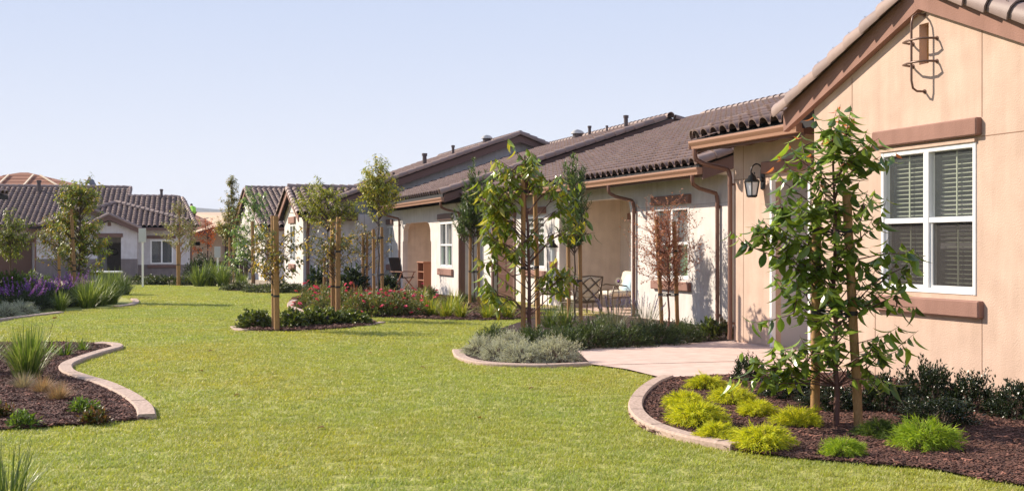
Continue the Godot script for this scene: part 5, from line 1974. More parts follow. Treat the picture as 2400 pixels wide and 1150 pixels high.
func ground() -> void:
	var mb := MB.new()
	ground_strip(mb, -3500, 3500, -40, 66, 0.0)
	ground_strip(mb, -3500, 3500, 66, 3600, 0.0)
	top_mesh("ground", mb.mesh(M.earth))
	var lw := MB.new()
	ground_strip(lw, -30, 16, 2, 54, 0.004)
	top_mesh("lawn", lw.mesh(M.turf))
	# beds: right front, entry, island, roses, far left, near left, far middle
	var a := [Vector2(1.698, -13.443), Vector2(1.348, -12.391), Vector2(1.144, -11.4), Vector2(1.065, -10.688), Vector2(1.081, -9.942), Vector2(1.253, -9.396), Vector2(1.63, -8.814), Vector2(2.071, -8.432), Vector2(2.714, -8.143), Vector2(3.578, -7.844), Vector2(6, -13.154), Vector2(4.18, -14.016), Vector2(2.427, -13.835)]
	var b := [Vector2(-0.747, -16.634), Vector2(-0.609, -15.775), Vector2(-0.32, -15.214), Vector2(0, -14.948), Vector2(0.421, -15), Vector2(0.988, -15.214), Vector2(0.904, -17.169), Vector2(1.875, -17.812), Vector2(3.454, -18.75), Vector2(3.997, -21.701), Vector2(2.246, -25.599), Vector2(0.539, -25.599), Vector2(-0.558, -19.884)]
	var c := [Vector2(-4.974, -21.811), Vector2(-4.53, -21.163), Vector2(-3.713, -21.163), Vector2(-3.061, -21.811), Vector2(-2.581, -22.984), Vector2(-2.949, -24.017), Vector2(-3.663, -24.855), Vector2(-4.828, -24.569), Vector2(-5.068, -23.108)]
	var d := [Vector2(-5.646, -30.943), Vector2(-5.215, -28.691), Vector2(-4.652, -27.057), Vector2(-3.636, -25.909), Vector2(-2.456, -25), Vector2(-1.629, -24.429), Vector2(-0.678, -24.153), Vector2(0.217, -24.711), Vector2(0.581, -27.581), Vector2(-1.366, -35.396), Vector2(-2.901, -41.346), Vector2(-4.162, -42.363), Vector2(-5.667, -40.376), Vector2(-6.476, -36.914)]
	var e := [Vector2(-9.981, -32.399), Vector2(-9.546, -30.397), Vector2(-9.694, -29.082), Vector2(-10.161, -27.581), Vector2(-10.059, -25.147), Vector2(-9.692, -21.923), Vector2(-10.244, -20.854), Vector2(-19.379, -39.451), Vector2(-18.644, -48.305), Vector2(-16.876, -55.284), Vector2(-12.807, -48.992), Vector2(-11.161, -49.699), Vector2(-12.415, -55.284), Vector2(-18.342, -58.082), Vector2(-17.438, -49.699), Vector2(-11.662, -36.522)]
	var f := [Vector2(-3.102, -10.427), Vector2(-3.288, -10.962), Vector2(-3.708, -11.875), Vector2(-4.318, -12.955), Vector2(-4.84, -13.658), Vector2(-5.278, -14.394), Vector2(-5.523, -15.106), Vector2(-5.689, -16.132), Vector2(-5.707, -17.032), Vector2(-5.726, -17.739), Vector2(-6.128, -18.191), Vector2(-7.013, -18.506), Vector2(-7.975, -18.038), Vector2(-8.182, -15.545), Vector2(-4.839, -9.194), Vector2(-4.119, -9.783), Vector2(-3.546, -10.106)]
	var g := [Vector2(-11.844, -52.744), Vector2(-11.046, -46.987), Vector2(-9.982, -43.431), Vector2(-8.621, -42.363), Vector2(-7.432, -42.363), Vector2(-6.234, -40.376), Vector2(-4.153, -39.451), Vector2(-3.752, -44.555), Vector2(-4.997, -52.744), Vector2(-9.857, -56.186)]
	var beds := [smooth(a + [a[0]]), PackedVector2Array(b), smooth(c + [c[0]]), smooth(d + [d[0]]), PackedVector2Array(e), smooth(f + [f[0]]), PackedVector2Array(g)]
	for p in beds:
		sheet("planting_bed", p, 0.022, M.soil)
	# the path to the door
	var path := PackedVector2Array([Vector2(0.981, -15.106), Vector2(1.373, -14.492), Vector2(1.708, -13.443), Vector2(2.396, -13.658), Vector2(3.42, -13.925), Vector2(4.322, -14.492), Vector2(5.667, -19), Vector2(3.469, -18.833), Vector2(2.564, -18.269), Vector2(1.75, -17.812), Vector2(0.907, -17.238)])
	sheet("path", path, 0.03, M.concrete)
	var jn := [Vector2(1.101, -14.948), Vector2(4.757, -15.951)]
	var jb := MB.new()
	jb.bar(Vector3(jn[0].x, 0.031, jn[0].y), Vector3(jn[1].x, 0.031, jn[1].y), 0.012, 0.004)
	top_mesh("path_joint", jb.mesh(M.soil))
	kerb([Vector2(1.732, -13.486), Vector2(1.523, -12.955), Vector2(1.285, -12.042), Vector2(1.136, -11.162), Vector2(1.098, -10.427), Vector2(1.167, -9.783), Vector2(1.364, -9.253), Vector2(1.637, -8.851)])
	kerb([Vector2(-0.765, -17.032), Vector2(-0.663, -16.011), Vector2(-0.43, -15.323), Vector2(-0.105, -15), Vector2(0.418, -14.895), Vector2(0.954, -15.106)], 0.15, 0.05)
	kerb([Vector2(-5.041, -22.036), Vector2(-4.822, -21.375), Vector2(-4.641, -21.163)], 0.15, 0.04)
	kerb([Vector2(-2.5, -23.361), Vector2(-2.613, -22.984), Vector2(-2.724, -22.5)], 0.15, 0.04)
	kerb([Vector2(-5.909, -33.02), Vector2(-5.635, -30.943), Vector2(-5.195, -28.691), Vector2(-4.652, -27.057), Vector2(-4.049, -26.227), Vector2(-3.343, -25.753)], 0.17, 0.06)
	kerb([Vector2(-10.699, -34.337), Vector2(-10.027, -32.399), Vector2(-9.535, -30.397), Vector2(-9.555, -29.281)], 0.17, 0.05)
	kerb([Vector2(-9.938, -26.719), Vector2(-10.06, -25.599), Vector2(-10.169, -24.153), Vector2(-10.105, -22.5)], 0.16, 0.05)
	kerb([Vector2(-3.128, -10.401), Vector2(-3.344, -11.018), Vector2(-3.75, -11.875), Vector2(-4.302, -12.838), Vector2(-4.794, -13.528), Vector2(-5.158, -14.109), Vector2(-5.462, -14.895), Vector2(-5.59, -15.775), Vector2(-5.654, -16.699), Vector2(-5.676, -17.449), Vector2(-5.887, -17.962), Vector2(-6.191, -18.191)], 0.16, 0.06)
	kerb([Vector2(-10.707, -45.139), Vector2(-10.799, -46.987), Vector2(-10.614, -47.637)], 0.17, 0.04)
	chips(beds[0], 1100, 0.026, 1.0)
	chips(beds[5], 1000, 0.026, 1.0)
	chips(beds[2], 260, 0.026, 1.6)
	chips(beds[3], 80, 0.026, 1.8)
	var holes := beds.duplicate()
	holes.append(path)
	holes.append(PackedVector2Array([Vector2(2.3, -45), Vector2(-3.0, -45), Vector2(1.2, -30.0), Vector2(3.8, -20.0), Vector2(4.6, -10), Vector2(14, -5), Vector2(14, -45)]))
	lawn(holes)


func garden() -> void:
	# ---------------------------------------------------------------- the large leaved trees
	var deep := [Color(0.055, 0.085, 0.015), Color(0.09, 0.13, 0.018), Color(0.14, 0.19, 0.025), Color(0.04, 0.065, 0.016)]
	var t1 := Vector3(2.642, 0, -9.896)
	make_tree("young_tree", "young tree with long dark glossy leaves and reddish tips before peach house", "tree", t1, {
		"h": 2.3, "lean": Vector2(-0.02, 0), "r": 0.026, "wob": 0.012, "ell": [[Vector3(-0.1, 1.75, 0), Vector3(0.5, 0.45, 0.42), 40], [Vector3(0.0, 2.25, 0), Vector3(0.38, 0.3, 0.3), 24], [Vector3(-0.15, 1.15, 0), Vector3(0.46, 0.42, 0.4), 32], [Vector3(0.38, 1.3, 0), Vector3(0.18, 0.5, 0.2), 11], [Vector3(-0.48, 0.45, 0.05), Vector3(0.22, 0.14, 0.2), 9], [Vector3(0.28, 0.62, 0.05), Vector3(0.22, 0.25, 0.2), 9], [Vector3(-0.62, 1.5, 0), Vector3(0.12, 0.18, 0.1), 6], [Vector3(-0.15, 0.65, 0), Vector3(0.3, 0.25, 0.3), 10]],
		"more": 1.1, "dense": 1.0, "gain": 2.4, "tumble": 0.9, "grow": 1.1, "shoot": 0.2, "per": 10, "len": 0.165, "wid": 0.33, "open": 0.85, "droop": 1.0, "up": 0.35, "pal": deep, "low": 0.35, "bark": "red_bark", "leafmat": "gloss_leaf", "big": true, "tips": 0.5, "tip_y": 2.05, "twig": 0.0038})
	stake_pair("glossy leaved tree before the peach house", Vector3(2.509, 0, -10.059), Vector3(2.82, 0, -9.873), t1, 1.85, 1.93, [0.95, 1.62], 0.0, -0.08)
	var light := [Color(0.11, 0.15, 0.02), Color(0.17, 0.21, 0.025), Color(0.07, 0.1, 0.018), Color(0.28, 0.25, 0.03)]
	var t2 := Vector3(0.3, 0, -19)
	make_tree("young_tree", "young tree with hanging yellow green leaves and bare red trunk mid lawn", "tree", t2, {
		"h": 2.9, "lean": Vector2(-0.1, 0), "r": 0.034, "wob": 0.03, "ell": [[Vector3(-0.1, 2.7, 0), Vector3(0.42, 0.32, 0.4), 20], [Vector3(-0.55, 2.1, 0), Vector3(0.36, 0.5, 0.35), 24], [Vector3(-0.35, 1.4, 0), Vector3(0.5, 0.35, 0.4), 16], [Vector3(0.4, 2.3, 0), Vector3(0.25, 0.3, 0.3), 9], [Vector3(0.38, 0.95, 0), Vector3(0.24, 0.25, 0.25), 9], [Vector3(-0.55, 0.75, 0), Vector3(0.35, 0.25, 0.3), 9], [Vector3(0.65, 1.75, 0.0), Vector3(0.15, 0.25, 0.2), 6]],
		"more": 1.3, "dense": 1.1, "gain": 2.1, "tumble": 0.9, "grow": 1.15, "shoot": 0.24, "per": 9, "len": 0.195, "wid": 0.3, "open": 0.8, "droop": 1.5, "up": 0.3, "pal": light, "low": 0.4, "bark": "red_bark", "leafmat": "gloss_leaf", "big": true, "twig": 0.006})
	stake_pair("yellow green tree in the grey bush bed", Vector3(0.173, 0, -19), Vector3(0.429, 0, -19.7), t2, 2.75, 2.95, [1.15, 2.35], 0.02, -0.05)
	# ---------------------------------------------------------------- upright dark trees by the white house
	var olive := [Color(0.04, 0.062, 0.022), Color(0.055, 0.085, 0.028), Color(0.03, 0.05, 0.02), Color(0.085, 0.115, 0.035)]
	var up_spec := {"h": 2.7, "r": 0.02, "ell": [[Vector3(0, 2.3, 0), Vector3(0.22, 0.75, 0.24), 60], [Vector3(0, 1.75, 0), Vector3(0.26, 0.4, 0.26), 40]], "shoot": 0.32, "per": 26, "len": 0.1, "wid": 0.27, "open": 0.5, "droop": -0.1, "up": 1.1, "wild": 0.25, "pal": olive, "low": 1.2, "rise": 1.0, "twig": 0.005}
	var t4 := Vector3(1.212, 0, -23.489)
	make_tree("upright_tree", "upright dark green small tree staked before the white house porch", "tree", t4, up_spec)
	stake_pair("upright tree before the white house porch", Vector3(1.104, 0, -23.489), Vector3(1.327, 0, -23.489), t4, 1.75, 2.05, [0.82, 1.75])
	var up2 := up_spec.duplicate()
	up2.h = 3.1
	up2.ell = [[Vector3(0.0, 2.6, 0), Vector3(0.3, 0.95, 0.3), 75], [Vector3(-0.15, 2.0, 0), Vector3(0.4, 0.45, 0.35), 45]]
	var t3 := Vector3(-0.966, -0.009, -30.943)
	make_tree("upright_tree", "upright dark green small tree staked at the white wall corner", "tree", t3, up2)
	stake_pair("upright tree at the white wall corner", Vector3(-1.075, -0.009, -30.943), Vector3(-0.847, -0.009, -30.943), t3, 1.95, 2.0, [0.85])
	# ---------------------------------------------------------------- dry tree
	var t5 := Vector3(2.831, 0, -21.923)
	make_tree("bare_tree", "thin bare tree with dry red brown twigs before white wall", "tree", t5, {
		"h": 2.35, "r": 0.02, "wob": 0.02, "ell": [[Vector3(-0.05, 1.55, 0), Vector3(0.68, 0.85, 0.55), 120], [Vector3(0, 1.3, 0), Vector3(0.3, 0.7, 0.3), 50]],
		"more": 1.9, "gain": 1.4, "shoot": 0.3, "per": 10, "len": 0.045, "wid": 0.5, "open": 0.6, "droop": 0.1, "up": 0.5, "wild": 0.5, "pal": [Color(0.36, 0.16, 0.11), Color(0.42, 0.21, 0.14), Color(0.26, 0.11, 0.08)], "low": 0.5, "rise": 0.5, "twig": 0.0032, "bark": "twig", "leafmat": "matte_leaf"})
	stake_pair("bare red brown tree", Vector3(2.708, 0, -21.923), Vector3(2.992, 0, -21.923), t5, 2.0, 1.92, [0.62, 1.4], -0.1, -0.08)
	# ---------------------------------------------------------------- sparse and yellow green trees in the lawn
	var aut := [Color(0.12, 0.115, 0.03), Color(0.085, 0.095, 0.025), Color(0.36, 0.24, 0.03), Color(0.07, 0.075, 0.025), Color(0.16, 0.11, 0.04)]
	var sparse := {"h": 2.2, "r": 0.016, "ell": [[Vector3(0, 1.35, 0), Vector3(0.55, 0.5, 0.5), 60]], "shoot": 0.22, "per": 9, "len": 0.09, "wid": 0.45, "gain": 1.7, "open": 0.7, "droop": 0.25, "up": 0.35, "wild": 0.5, "pal": aut, "low": 0.6, "twig": 0.005}
	var t6 := Vector3(-4.114, 0, -21.163)
	make_tree("sparse_tree", "sparse small tree with yellowing leaves on the island bed, left", "tree", t6 + Vector3(-0.02, 0, -0.12), sparse)
	stake("thick wooden stake, front one on the left of the island bed", Vector3(-4.099, 0, -21.163), 2.0, [0.62, 1.35], Vector3(-0.03, 0, -0.15), 0.0, 0.05)
	stake("wooden stake just behind the front one on the island bed", Vector3(-4.256, 0, -21.701), 2.02, [0.62], Vector3(0.03, 0, 0.0), 0.0, 0.042)
	var s7 := sparse.duplicate()
	s7.ell = [[Vector3(-0.1, 1.45, 0), Vector3(0.6, 0.55, 0.5), 62]]
	var t7 := Vector3(-3.5, 0, -24.153)
	make_tree("sparse_tree", "sparse small tree with orange tinged leaves on the island bed, right", "tree", t7 + Vector3(0, 0, -0.1), s7)
	stake("thick wooden stake, right one of the pair on the island bed", Vector3(-3.447, 0, -24.017), 2.05, [0.68, 1.38], Vector3(-0.04, 0, -0.12), 0.0, 0.05)
	stake("thinner wooden stake, left one of the pair on the island bed", Vector3(-3.6, 0, -24.429), 2.0, [0.68], Vector3(0.06, 0, -0.05), 0.0, 0.045)
	var yg := [Color(0.17, 0.19, 0.03), Color(0.24, 0.24, 0.035), Color(0.11, 0.13, 0.025), Color(0.34, 0.28, 0.04)]
	var full := {"h": 3.2, "r": 0.026, "wob": 0.03, "ell": [[Vector3(0, 2.75, 0), Vector3(0.5, 0.62, 0.5), 90], [Vector3(0, 3.2, 0), Vector3(0.3, 0.35, 0.3), 30]], "gain": 1.8, "shoot": 0.28, "per": 18, "len": 0.09, "wid": 0.4, "open": 0.75, "droop": 0.35, "up": 0.35, "pal": yg, "low": 1.9, "twig": 0.006}
	var t9 := Vector3(-3.294, 0, -29.895)
	make_tree("leafy_tree", "leafy yellow green tree with bare twisted trunk in the rose bed", "tree", t9, full)
	stake_pair("leafy yellow green tree in the rose bed", Vector3(-3.456, -0.004, -30.397), Vector3(-3.242, -0.004, -30.397), t9, 1.9, 1.95, [0.78, 1.7])
	var f8 := full.duplicate()
	f8.ell = [[Vector3(-0.15, 2.65, 0), Vector3(0.62, 0.62, 0.55), 90], [Vector3(0.5, 2.45, 0), Vector3(0.35, 0.3, 0.3), 26]]
	f8.pal = [Color(0.2, 0.21, 0.025), Color(0.28, 0.26, 0.03), Color(0.13, 0.15, 0.025), Color(0.16, 0.18, 0.03)]
	var t8 := Vector3(-5.054, -0.032, -33.34)
	make_tree("leafy_tree", "bright yellow green tree rising behind the pair of island stakes", "tree", t8, f8)
	stake_pair("bright yellow green tree behind the island", Vector3(-5.209, -0.036, -33.666), Vector3(-4.877, -0.026, -32.707), t8, 1.2, 1.3, [0.7])
	var s10 := sparse.duplicate()
	s10.ell = [[Vector3(0.1, 1.6, 0), Vector3(0.75, 0.8, 0.6), 70]]
	s10.h = 2.6
	var t10 := Vector3(-4.682, -0.083, -38.567)
	make_tree("sparse_tree", "sparse twiggy tree against the shaded wall beside the leafy tree", "tree", t10, s10)
	stake_pair("twiggy tree against the shaded wall", Vector3(-4.736, -0.083, -38.567), Vector3(-4.615, -0.083, -38.567), t10, 1.95, 1.95, [0.9])
	var t12 := Vector3(-9.458, -0.142, -44.555)
	make_tree("leafy_tree", "pale green drooping tree before the bright gable of low house", "tree", t12, {"h": 3.2, "r": 0.03, "ell": [[Vector3(-0.15, 2.1, 0), Vector3(0.75, 1.1, 0.6), 100], [Vector3(0, 3.2, 0), Vector3(0.35, 0.6, 0.3), 30], [Vector3(-0.4, 1.1, 0), Vector3(0.8, 0.45, 0.5), 40]], "shoot": 0.3, "per": 14, "len": 0.13, "wid": 0.36, "open": 0.7, "droop": 0.6, "up": 0.3, "pal": [Color(0.1, 0.15, 0.05), Color(0.06, 0.1, 0.03), Color(0.18, 0.22, 0.1), Color(0.05, 0.085, 0.03)], "low": 0.6, "leafmat": "gloss_leaf", "gain": 2.6, "more": 0.8})
	stake("weathered wooden stake of the pale green drooping tree", Vector3(-9.384, -0.136, -43.986), 2.5, [0.9, 1.9], Vector3(0.05, 0, 0.0), 0.0, 0.06)
	var t13 := Vector3(-12.992, -0.255, -56.186)
	make_tree("conical_tree", "narrow conical tree with two pale stakes between the far houses", "tree", t13, {"h": 4.4, "r": 0.04, "ell": [[Vector3(0, 2.4, 0), Vector3(0.75, 0.9, 0.7), 90], [Vector3(0, 3.4, 0), Vector3(0.45, 0.9, 0.4), 60], [Vector3(0, 4.4, 0), Vector3(0.18, 0.5, 0.18), 22]], "shoot": 0.25, "per": 16, "len": 0.12, "wid": 0.45, "up": 0.7, "droop": 0.2, "pal": [Color(0.1, 0.11, 0.03), Color(0.07, 0.09, 0.025), Color(0.17, 0.16, 0.04), Color(0.24, 0.17, 0.04)], "low": 1.5})
	stake_pair("narrow conical tree", Vector3(-12.861, -0.246, -55.284), Vector3(-12.686, -0.246, -55.284), t13, 2.1, 2.6, [1.2])
	var t14 := Vector3(-14.217, -0.213, -51.948)
	make_tree("sparse_tree", "sparse grey green tree before the facing house window", "tree", t14, {"h": 3.2, "r": 0.045, "ell": [[Vector3(0, 2.2, 0), Vector3(0.85, 0.8, 0.7), 90], [Vector3(0, 3.2, 0), Vector3(0.25, 0.5, 0.25), 20]], "shoot": 0.3, "per": 9, "len": 0.11, "wid": 0.45, "up": 0.4, "wild": 0.5, "pal": [Color(0.14, 0.14, 0.07), Color(0.1, 0.11, 0.05), Color(0.22, 0.2, 0.1), Color(0.15, 0.15, 0.03)], "low": 1.0, "bark": "stake_wood"})
	stake("pale wooden stake of the sparse grey green tree", Vector3(-14.06, -0.206, -51.176), 1.7, [0.9], Vector3(0.05, 0, 0), 0.0, 0.07)
	var t15 := Vector3(-11.377, -0.015, -31.51)
	make_tree("leafy_tree", "bushy yellow green tree staked among purple flowers on the left", "tree", t15 + Vector3(0.05, 0, -0.3), {"h": 3.2, "r": 0.03, "ell": [[Vector3(0.0, 2.75, 0), Vector3(0.55, 0.5, 0.5), 100], [Vector3(-0.25, 2.0, 0), Vector3(0.5, 0.4, 0.45), 50], [Vector3(0.25, 1.5, -0.2), Vector3(0.35, 0.8, 0.4), 70], [Vector3(-0.15, 1.3, -0.2), Vector3(0.4, 0.5, 0.4), 40]], "gain": 2.1, "more": 0.8, "shoot": 0.24, "per": 16, "len": 0.1, "wid": 0.42, "droop": 0.4, "pal": [Color(0.11, 0.14, 0.02), Color(0.16, 0.18, 0.025), Color(0.07, 0.09, 0.02), Color(0.22, 0.16, 0.03)], "low": 0.7})
	stake("wooden stake leaning through the purple flowers on the left", Vector3(-11.321, -0.015, -31.51), 2.45, [0.85, 1.0, 1.7], Vector3(-0.1, 0, -0.2), -0.1, 0.042)
	stake("second wooden stake behind the bushy tree among purple flowers", Vector3(-12.335, -0.039, -33.998), 2.0, [0.9], Vector3(0.1, 0, 0), 0.0, 0.04)
	var t16 := Vector3(-14.728, -0.092, -39.451)
	make_tree("sparse_tree", "brown tinged small tree behind the bushy tree on the left", "tree", t16, {"h": 2.6, "r": 0.025, "ell": [[Vector3(-0.1, 1.7, 0), Vector3(0.6, 0.95, 0.5), 80]], "shoot": 0.26, "per": 13, "len": 0.11, "wid": 0.45, "pal": [Color(0.14, 0.13, 0.03), Color(0.2, 0.12, 0.04), Color(0.09, 0.1, 0.03), Color(0.15, 0.16, 0.04)], "low": 0.6})
	stake("wooden stake of the brown tinged small tree", Vector3(-14.534, -0.088, -39.004), 1.5, [0.8], Vector3(-0.05, 0, 0), 0.0, 0.045)
	var t17 := Vector3(-16.306, -0.092, -39.451)
	make_tree("leafy_tree", "drooping green tree at the left edge beside shaded house corner", "tree", t17, {"h": 2.7, "r": 0.025, "ell": [[Vector3(0, 1.9, 0), Vector3(0.6, 0.85, 0.5), 90]], "shoot": 0.28, "per": 14, "len": 0.12, "wid": 0.4, "droop": 0.6, "pal": [Color(0.1, 0.12, 0.025), Color(0.07, 0.085, 0.02), Color(0.15, 0.16, 0.03)], "low": 0.7})
	make_tree("red_tree", "small tree with orange red autumn leaves under the tan roof", "tree", Vector3(-17.286, -0.558, -69) * Vector3(1, 0, 1) + Vector3(0, -0.35, 0), {"h": 3.2, "r": 0.05, "ell": [[Vector3(0, 2.6, 0), Vector3(0.5, 0.9, 0.4), 60], [Vector3(-0.7, 1.6, 0), Vector3(0.35, 0.3, 0.3), 14]], "shoot": 0.3, "per": 12, "len": 0.14, "wid": 0.55, "pal": [Color(0.42, 0.12, 0.04), Color(0.5, 0.18, 0.05), Color(0.3, 0.08, 0.03)], "low": 1.0, "more": 0.7, "dense": 0.9})

	# ---------------------------------------------------------------- right front bed
	var gold := {"rad": Vector3(0.31, 0.22, 0.31), "n": 190, "per": 26, "len": 0.055, "wid": 0.06, "pal": [Color(0.64, 0.64, 0.03), Color(0.74, 0.7, 0.035), Color(0.42, 0.48, 0.025)], "needle": true, "from": 0.3, "along": 0.9, "up": 0.15, "arch": 0.25, "fuzz": 0.014, "flat": 0.1, "mat": "matte_leaf"}
	var gs := [dome(101, gold), dome(102, gold), dome(103, gold)]
	var lime := gold.duplicate()
	lime.pal = [Color(0.32, 0.45, 0.03), Color(0.42, 0.52, 0.035), Color(0.22, 0.34, 0.025)]
	var ls := [dome(104, lime), dome(105, lime)]
	var i := 0
	for q in [[Vector3(1.99, 0, -12.464), 0.8, "yellow feathery mound nearest the path edge"], [Vector3(2.056, 0, -11.4), 0.82, "yellow feathery mound right of the one nearest the path"], [Vector3(1.55, 0, -10.934), 0.82, "yellow feathery mound farthest left along the kerb"], [Vector3(1.517, 0, -9.965), 1.0, "yellow feathery mound on the kerb's left bulge, wide and low"], [Vector3(2.13, 0, -10.556), 0.7, "small yellow feathery mound under the hanging branch"], [Vector3(1.555, 0, -9.194), 0.7, "yellow feathery mound in front row beside the kerb"], [Vector3(1.825, 0, -8.814), 0.9, "largest yellow feathery mound, front row left of the stakes"], [Vector3(2.35, 0, -9.965), 0.78, "yellow feathery mound at the foot of left stake"]]:
		plant("feathery_shrub", q[2], "shrub", q[0] + Vector3.UP * 0.02, gs[i % 3], Vector3.ONE * q[1], "yellow feathery mounds in the right front bed")
		i += 1
	for q in [[Vector3(2.32, 0, -8.533), 0.62, "small lime green feathery mound in front of the trunk"], [Vector3(3.006, 0, -8.851), 1.0, "lime green feathery mound farthest right in the front bed"]]:
		plant("feathery_shrub", q[2], "shrub", q[0] + Vector3.UP * 0.02, ls[i % 2], Vector3.ONE * q[1], "lime feathery mounds in the right front bed")
		i += 1
	var dl := lime.duplicate()
	dl.pal = [Color(0.08, 0.13, 0.02), Color(0.12, 0.17, 0.025)]
	plant("feathery_shrub", "dark green feathery mound right of the right stake", "shrub", Vector3(2.842, 0, -9.396), dome(107, dl), Vector3.ONE * 0.75)
	var dark := {"rad": Vector3(0.44, 0.5, 0.42), "n": 260, "per": 13, "len": 0.042, "wid": 0.5, "pal": [Color(0.018, 0.03, 0.014), Color(0.028, 0.044, 0.02), Color(0.045, 0.064, 0.03)], "from": 0.5, "up": 0.4, "mat": "gloss_leaf", "flat": 0.0}
	var ds := [dome(111, dark), dome(112, dark), dome(113, dark)]
	for q in [[Vector3(3.34, 0, -10.878), Vector3(0.72, 0.85, 0.8), "dark green shrub behind the right stake"], [Vector3(3.81, 0, -11.104), Vector3(0.72, 1.1, 0.75), "tall dark green shrub under the window sill"], [Vector3(4.115, 0, -10.878), Vector3(0.75, 0.85, 0.8), "dark green shrub right of the tall one by the wall"], [Vector3(4.335, 0, -10.427), Vector3(0.75, 0.8, 0.8), "dark green shrub cut by the right edge"], [Vector3(3.529, 0, -10.059), Vector3(0.9, 0.62, 0.9), "low dark green shrub behind the lime mound"], [Vector3(2.865, 0, -10.962), Vector3(0.85, 0.62, 0.8), "dark green shrub directly behind the trunk"], [Vector3(2.686, 0, -11.777), Vector3(0.9, 0.62, 0.8), "dark green shrub left of the left stake"], [Vector3(2.571, 0, -13.276), Vector3(0.5, 0.75, 0.5), "small upright dark green shrub beside the path"]]:
		plant("dark_shrub", q[2], "shrub", q[0], ds[i % 3], q[1], "dark green shrubs along the peach wall")
		i += 1
	# ---------------------------------------------------------------- bed by the path
	var grey := {"rad": Vector3(0.43, 0.42, 0.43), "n": 460, "per": 16, "len": 0.03, "wid": 0.22, "pal": [Color(0.5, 0.5, 0.42), Color(0.6, 0.6, 0.51), Color(0.42, 0.43, 0.35)], "from": 0.55, "along": 0.7, "up": 0.3, "fuzz": 0.012, "flat": 0.0, "mat": "matte_leaf", "needle": true}
	grey.wid = 0.11
	var ys := [dome(121, grey), dome(122, grey)]
	for q in [[Vector3(-0.414, 0, -16.379), Vector3(0.75, 0.85, 0.8), "grey mounded bush at the left end of its row"], [Vector3(-0.156, 0, -15.833), Vector3(0.8, 0.8, 0.8), "grey mounded bush second from left, over the kerb"], [Vector3(0.151, 0, -15.378), Vector3(1.0, 0.85, 0.85), "grey mounded bush in the middle of its row"], [Vector3(0.542, 0, -15.433), Vector3(1.0, 1.0, 0.95), "grey mounded bush at the right end by the path"], [Vector3(-0.03, 0, -16.897), Vector3(0.8, 0.9, 0.8), "grey mounded bush half hidden behind the middle one"]]:
		plant("grey_bush", q[2], "shrub", q[0], ys[i % 2], q[1], "grey mounded bushes at the path corner")
		i += 1
	var mid := {"rad": Vector3(0.55, 0.5, 0.5), "n": 300, "per": 15, "len": 0.05, "wid": 0.28, "pal": [Color(0.085, 0.125, 0.045), Color(0.12, 0.16, 0.065), Color(0.06, 0.09, 0.035)], "from": 0.4, "up": 0.6, "along": 0.9, "flat": 0.0}
	var ms := [dome(131, mid), dome(132, mid), dome(133, mid)]
	for q in [[Vector3(-0.253, 0, -18.038), Vector3(0.75, 0.75, 0.8), "green leafy shrub behind the left grey bush"], [Vector3(0.34, 0, -17.593), Vector3(1.0, 0.8, 0.9), "green leafy shrub at the foot of the yellow green tree"], [Vector3(0.729, 0, -17.308), Vector3(0.9, 0.85, 0.8), "green leafy shrub behind the right grey bush"], [Vector3(1.142, 0, -17.593), Vector3(1.05, 1.05, 0.9), "tall dark leafy shrub where the path begins"], [Vector3(1.695, 0, -17.887), Vector3(1.05, 0.85, 0.85), "green leafy shrub along the path, left of the bare tree"], [Vector3(2.202, 0, -18.191), Vector3(1.05, 0.85, 0.85), "green leafy shrub along the path, before the bare tree"], [Vector3(2.641, 0, -18.587), Vector3(0.75, 0.85, 0.8), "green leafy shrub along the path, right of the bare tree"]]:
		plant("leafy_shrub", q[2], "shrub", q[0], ms[i % 3], q[1], "green shrubs along the far side of path")
		i += 1
	var li := {"n": 130, "len": 0.62, "wid": 0.016, "base": 0.12, "lean1": 0.8, "droop": 0.4, "pal": [Color(0.075, 0.12, 0.03), Color(0.13, 0.17, 0.05), Color(0.2, 0.22, 0.09)]}
	var lis := [clump(141, li), clump(142, li)]
	for q in [[Vector3(0.692, 0, -21.923), 1.0, "grassy green clump left of the upright tree stakes"], [Vector3(0.952, 0, -21.701), 0.95, "grassy green clump at the foot of the upright tree"], [Vector3(1.675, 0, -21.701), 0.8, "pale grassy clump before the porch chairs"]]:
		plant("grass_clump", q[2], "ornamental grass", q[0], lis[i % 2], Vector3.ONE * q[1], "grassy clumps before the patio")
		i += 1
	var lav := {"n": 150, "len": 0.7, "wid": 0.007, "base": 0.15, "lean1": 0.6, "droop": 0.08, "pal": [Color(0.2, 0.21, 0.14), Color(0.26, 0.26, 0.19), Color(0.15, 0.17, 0.1)]}
	for q in [[Vector3(1.714, 0, -20.357), "lavender with purple spikes at the porch corner"], [Vector3(2.261, 0, -20.652), "lavender with purple spikes left of the bare tree stakes"]]:
		var t := plant("lavender", q[1], "flower", q[0], clump(151 + i, lav), Vector3.ONE, "lavender plants")
		spikes(t, 160 + i, 22, 0.5, 0.78, 0.32, [Color(0.16, 0.12, 0.36), Color(0.24, 0.2, 0.4)], 0.022)
		i += 1
	var lf := {"rad": Vector3(0.3, 0.36, 0.3), "n": 70, "per": 6, "len": 0.1, "wid": 0.5, "pal": [Color(0.16, 0.21, 0.03), Color(0.09, 0.12, 0.03), Color(0.05, 0.07, 0.03)], "up": 0.5}
	plant("leafy_plant", "small plant with bright leaves at the foot of peach downspout, left", "plant", Vector3(3.067, 0, -19), dome(171, lf), Vector3(0.8, 1.0, 0.8))
	lf.pal = [Color(0.05, 0.06, 0.03), Color(0.09, 0.06, 0.035)]
	plant("leafy_plant", "small dark reddish plant touching the foot of peach downspout", "plant", Vector3(3.373, 0, -19.344), dome(172, lf), Vector3(0.75, 1.0, 0.8))
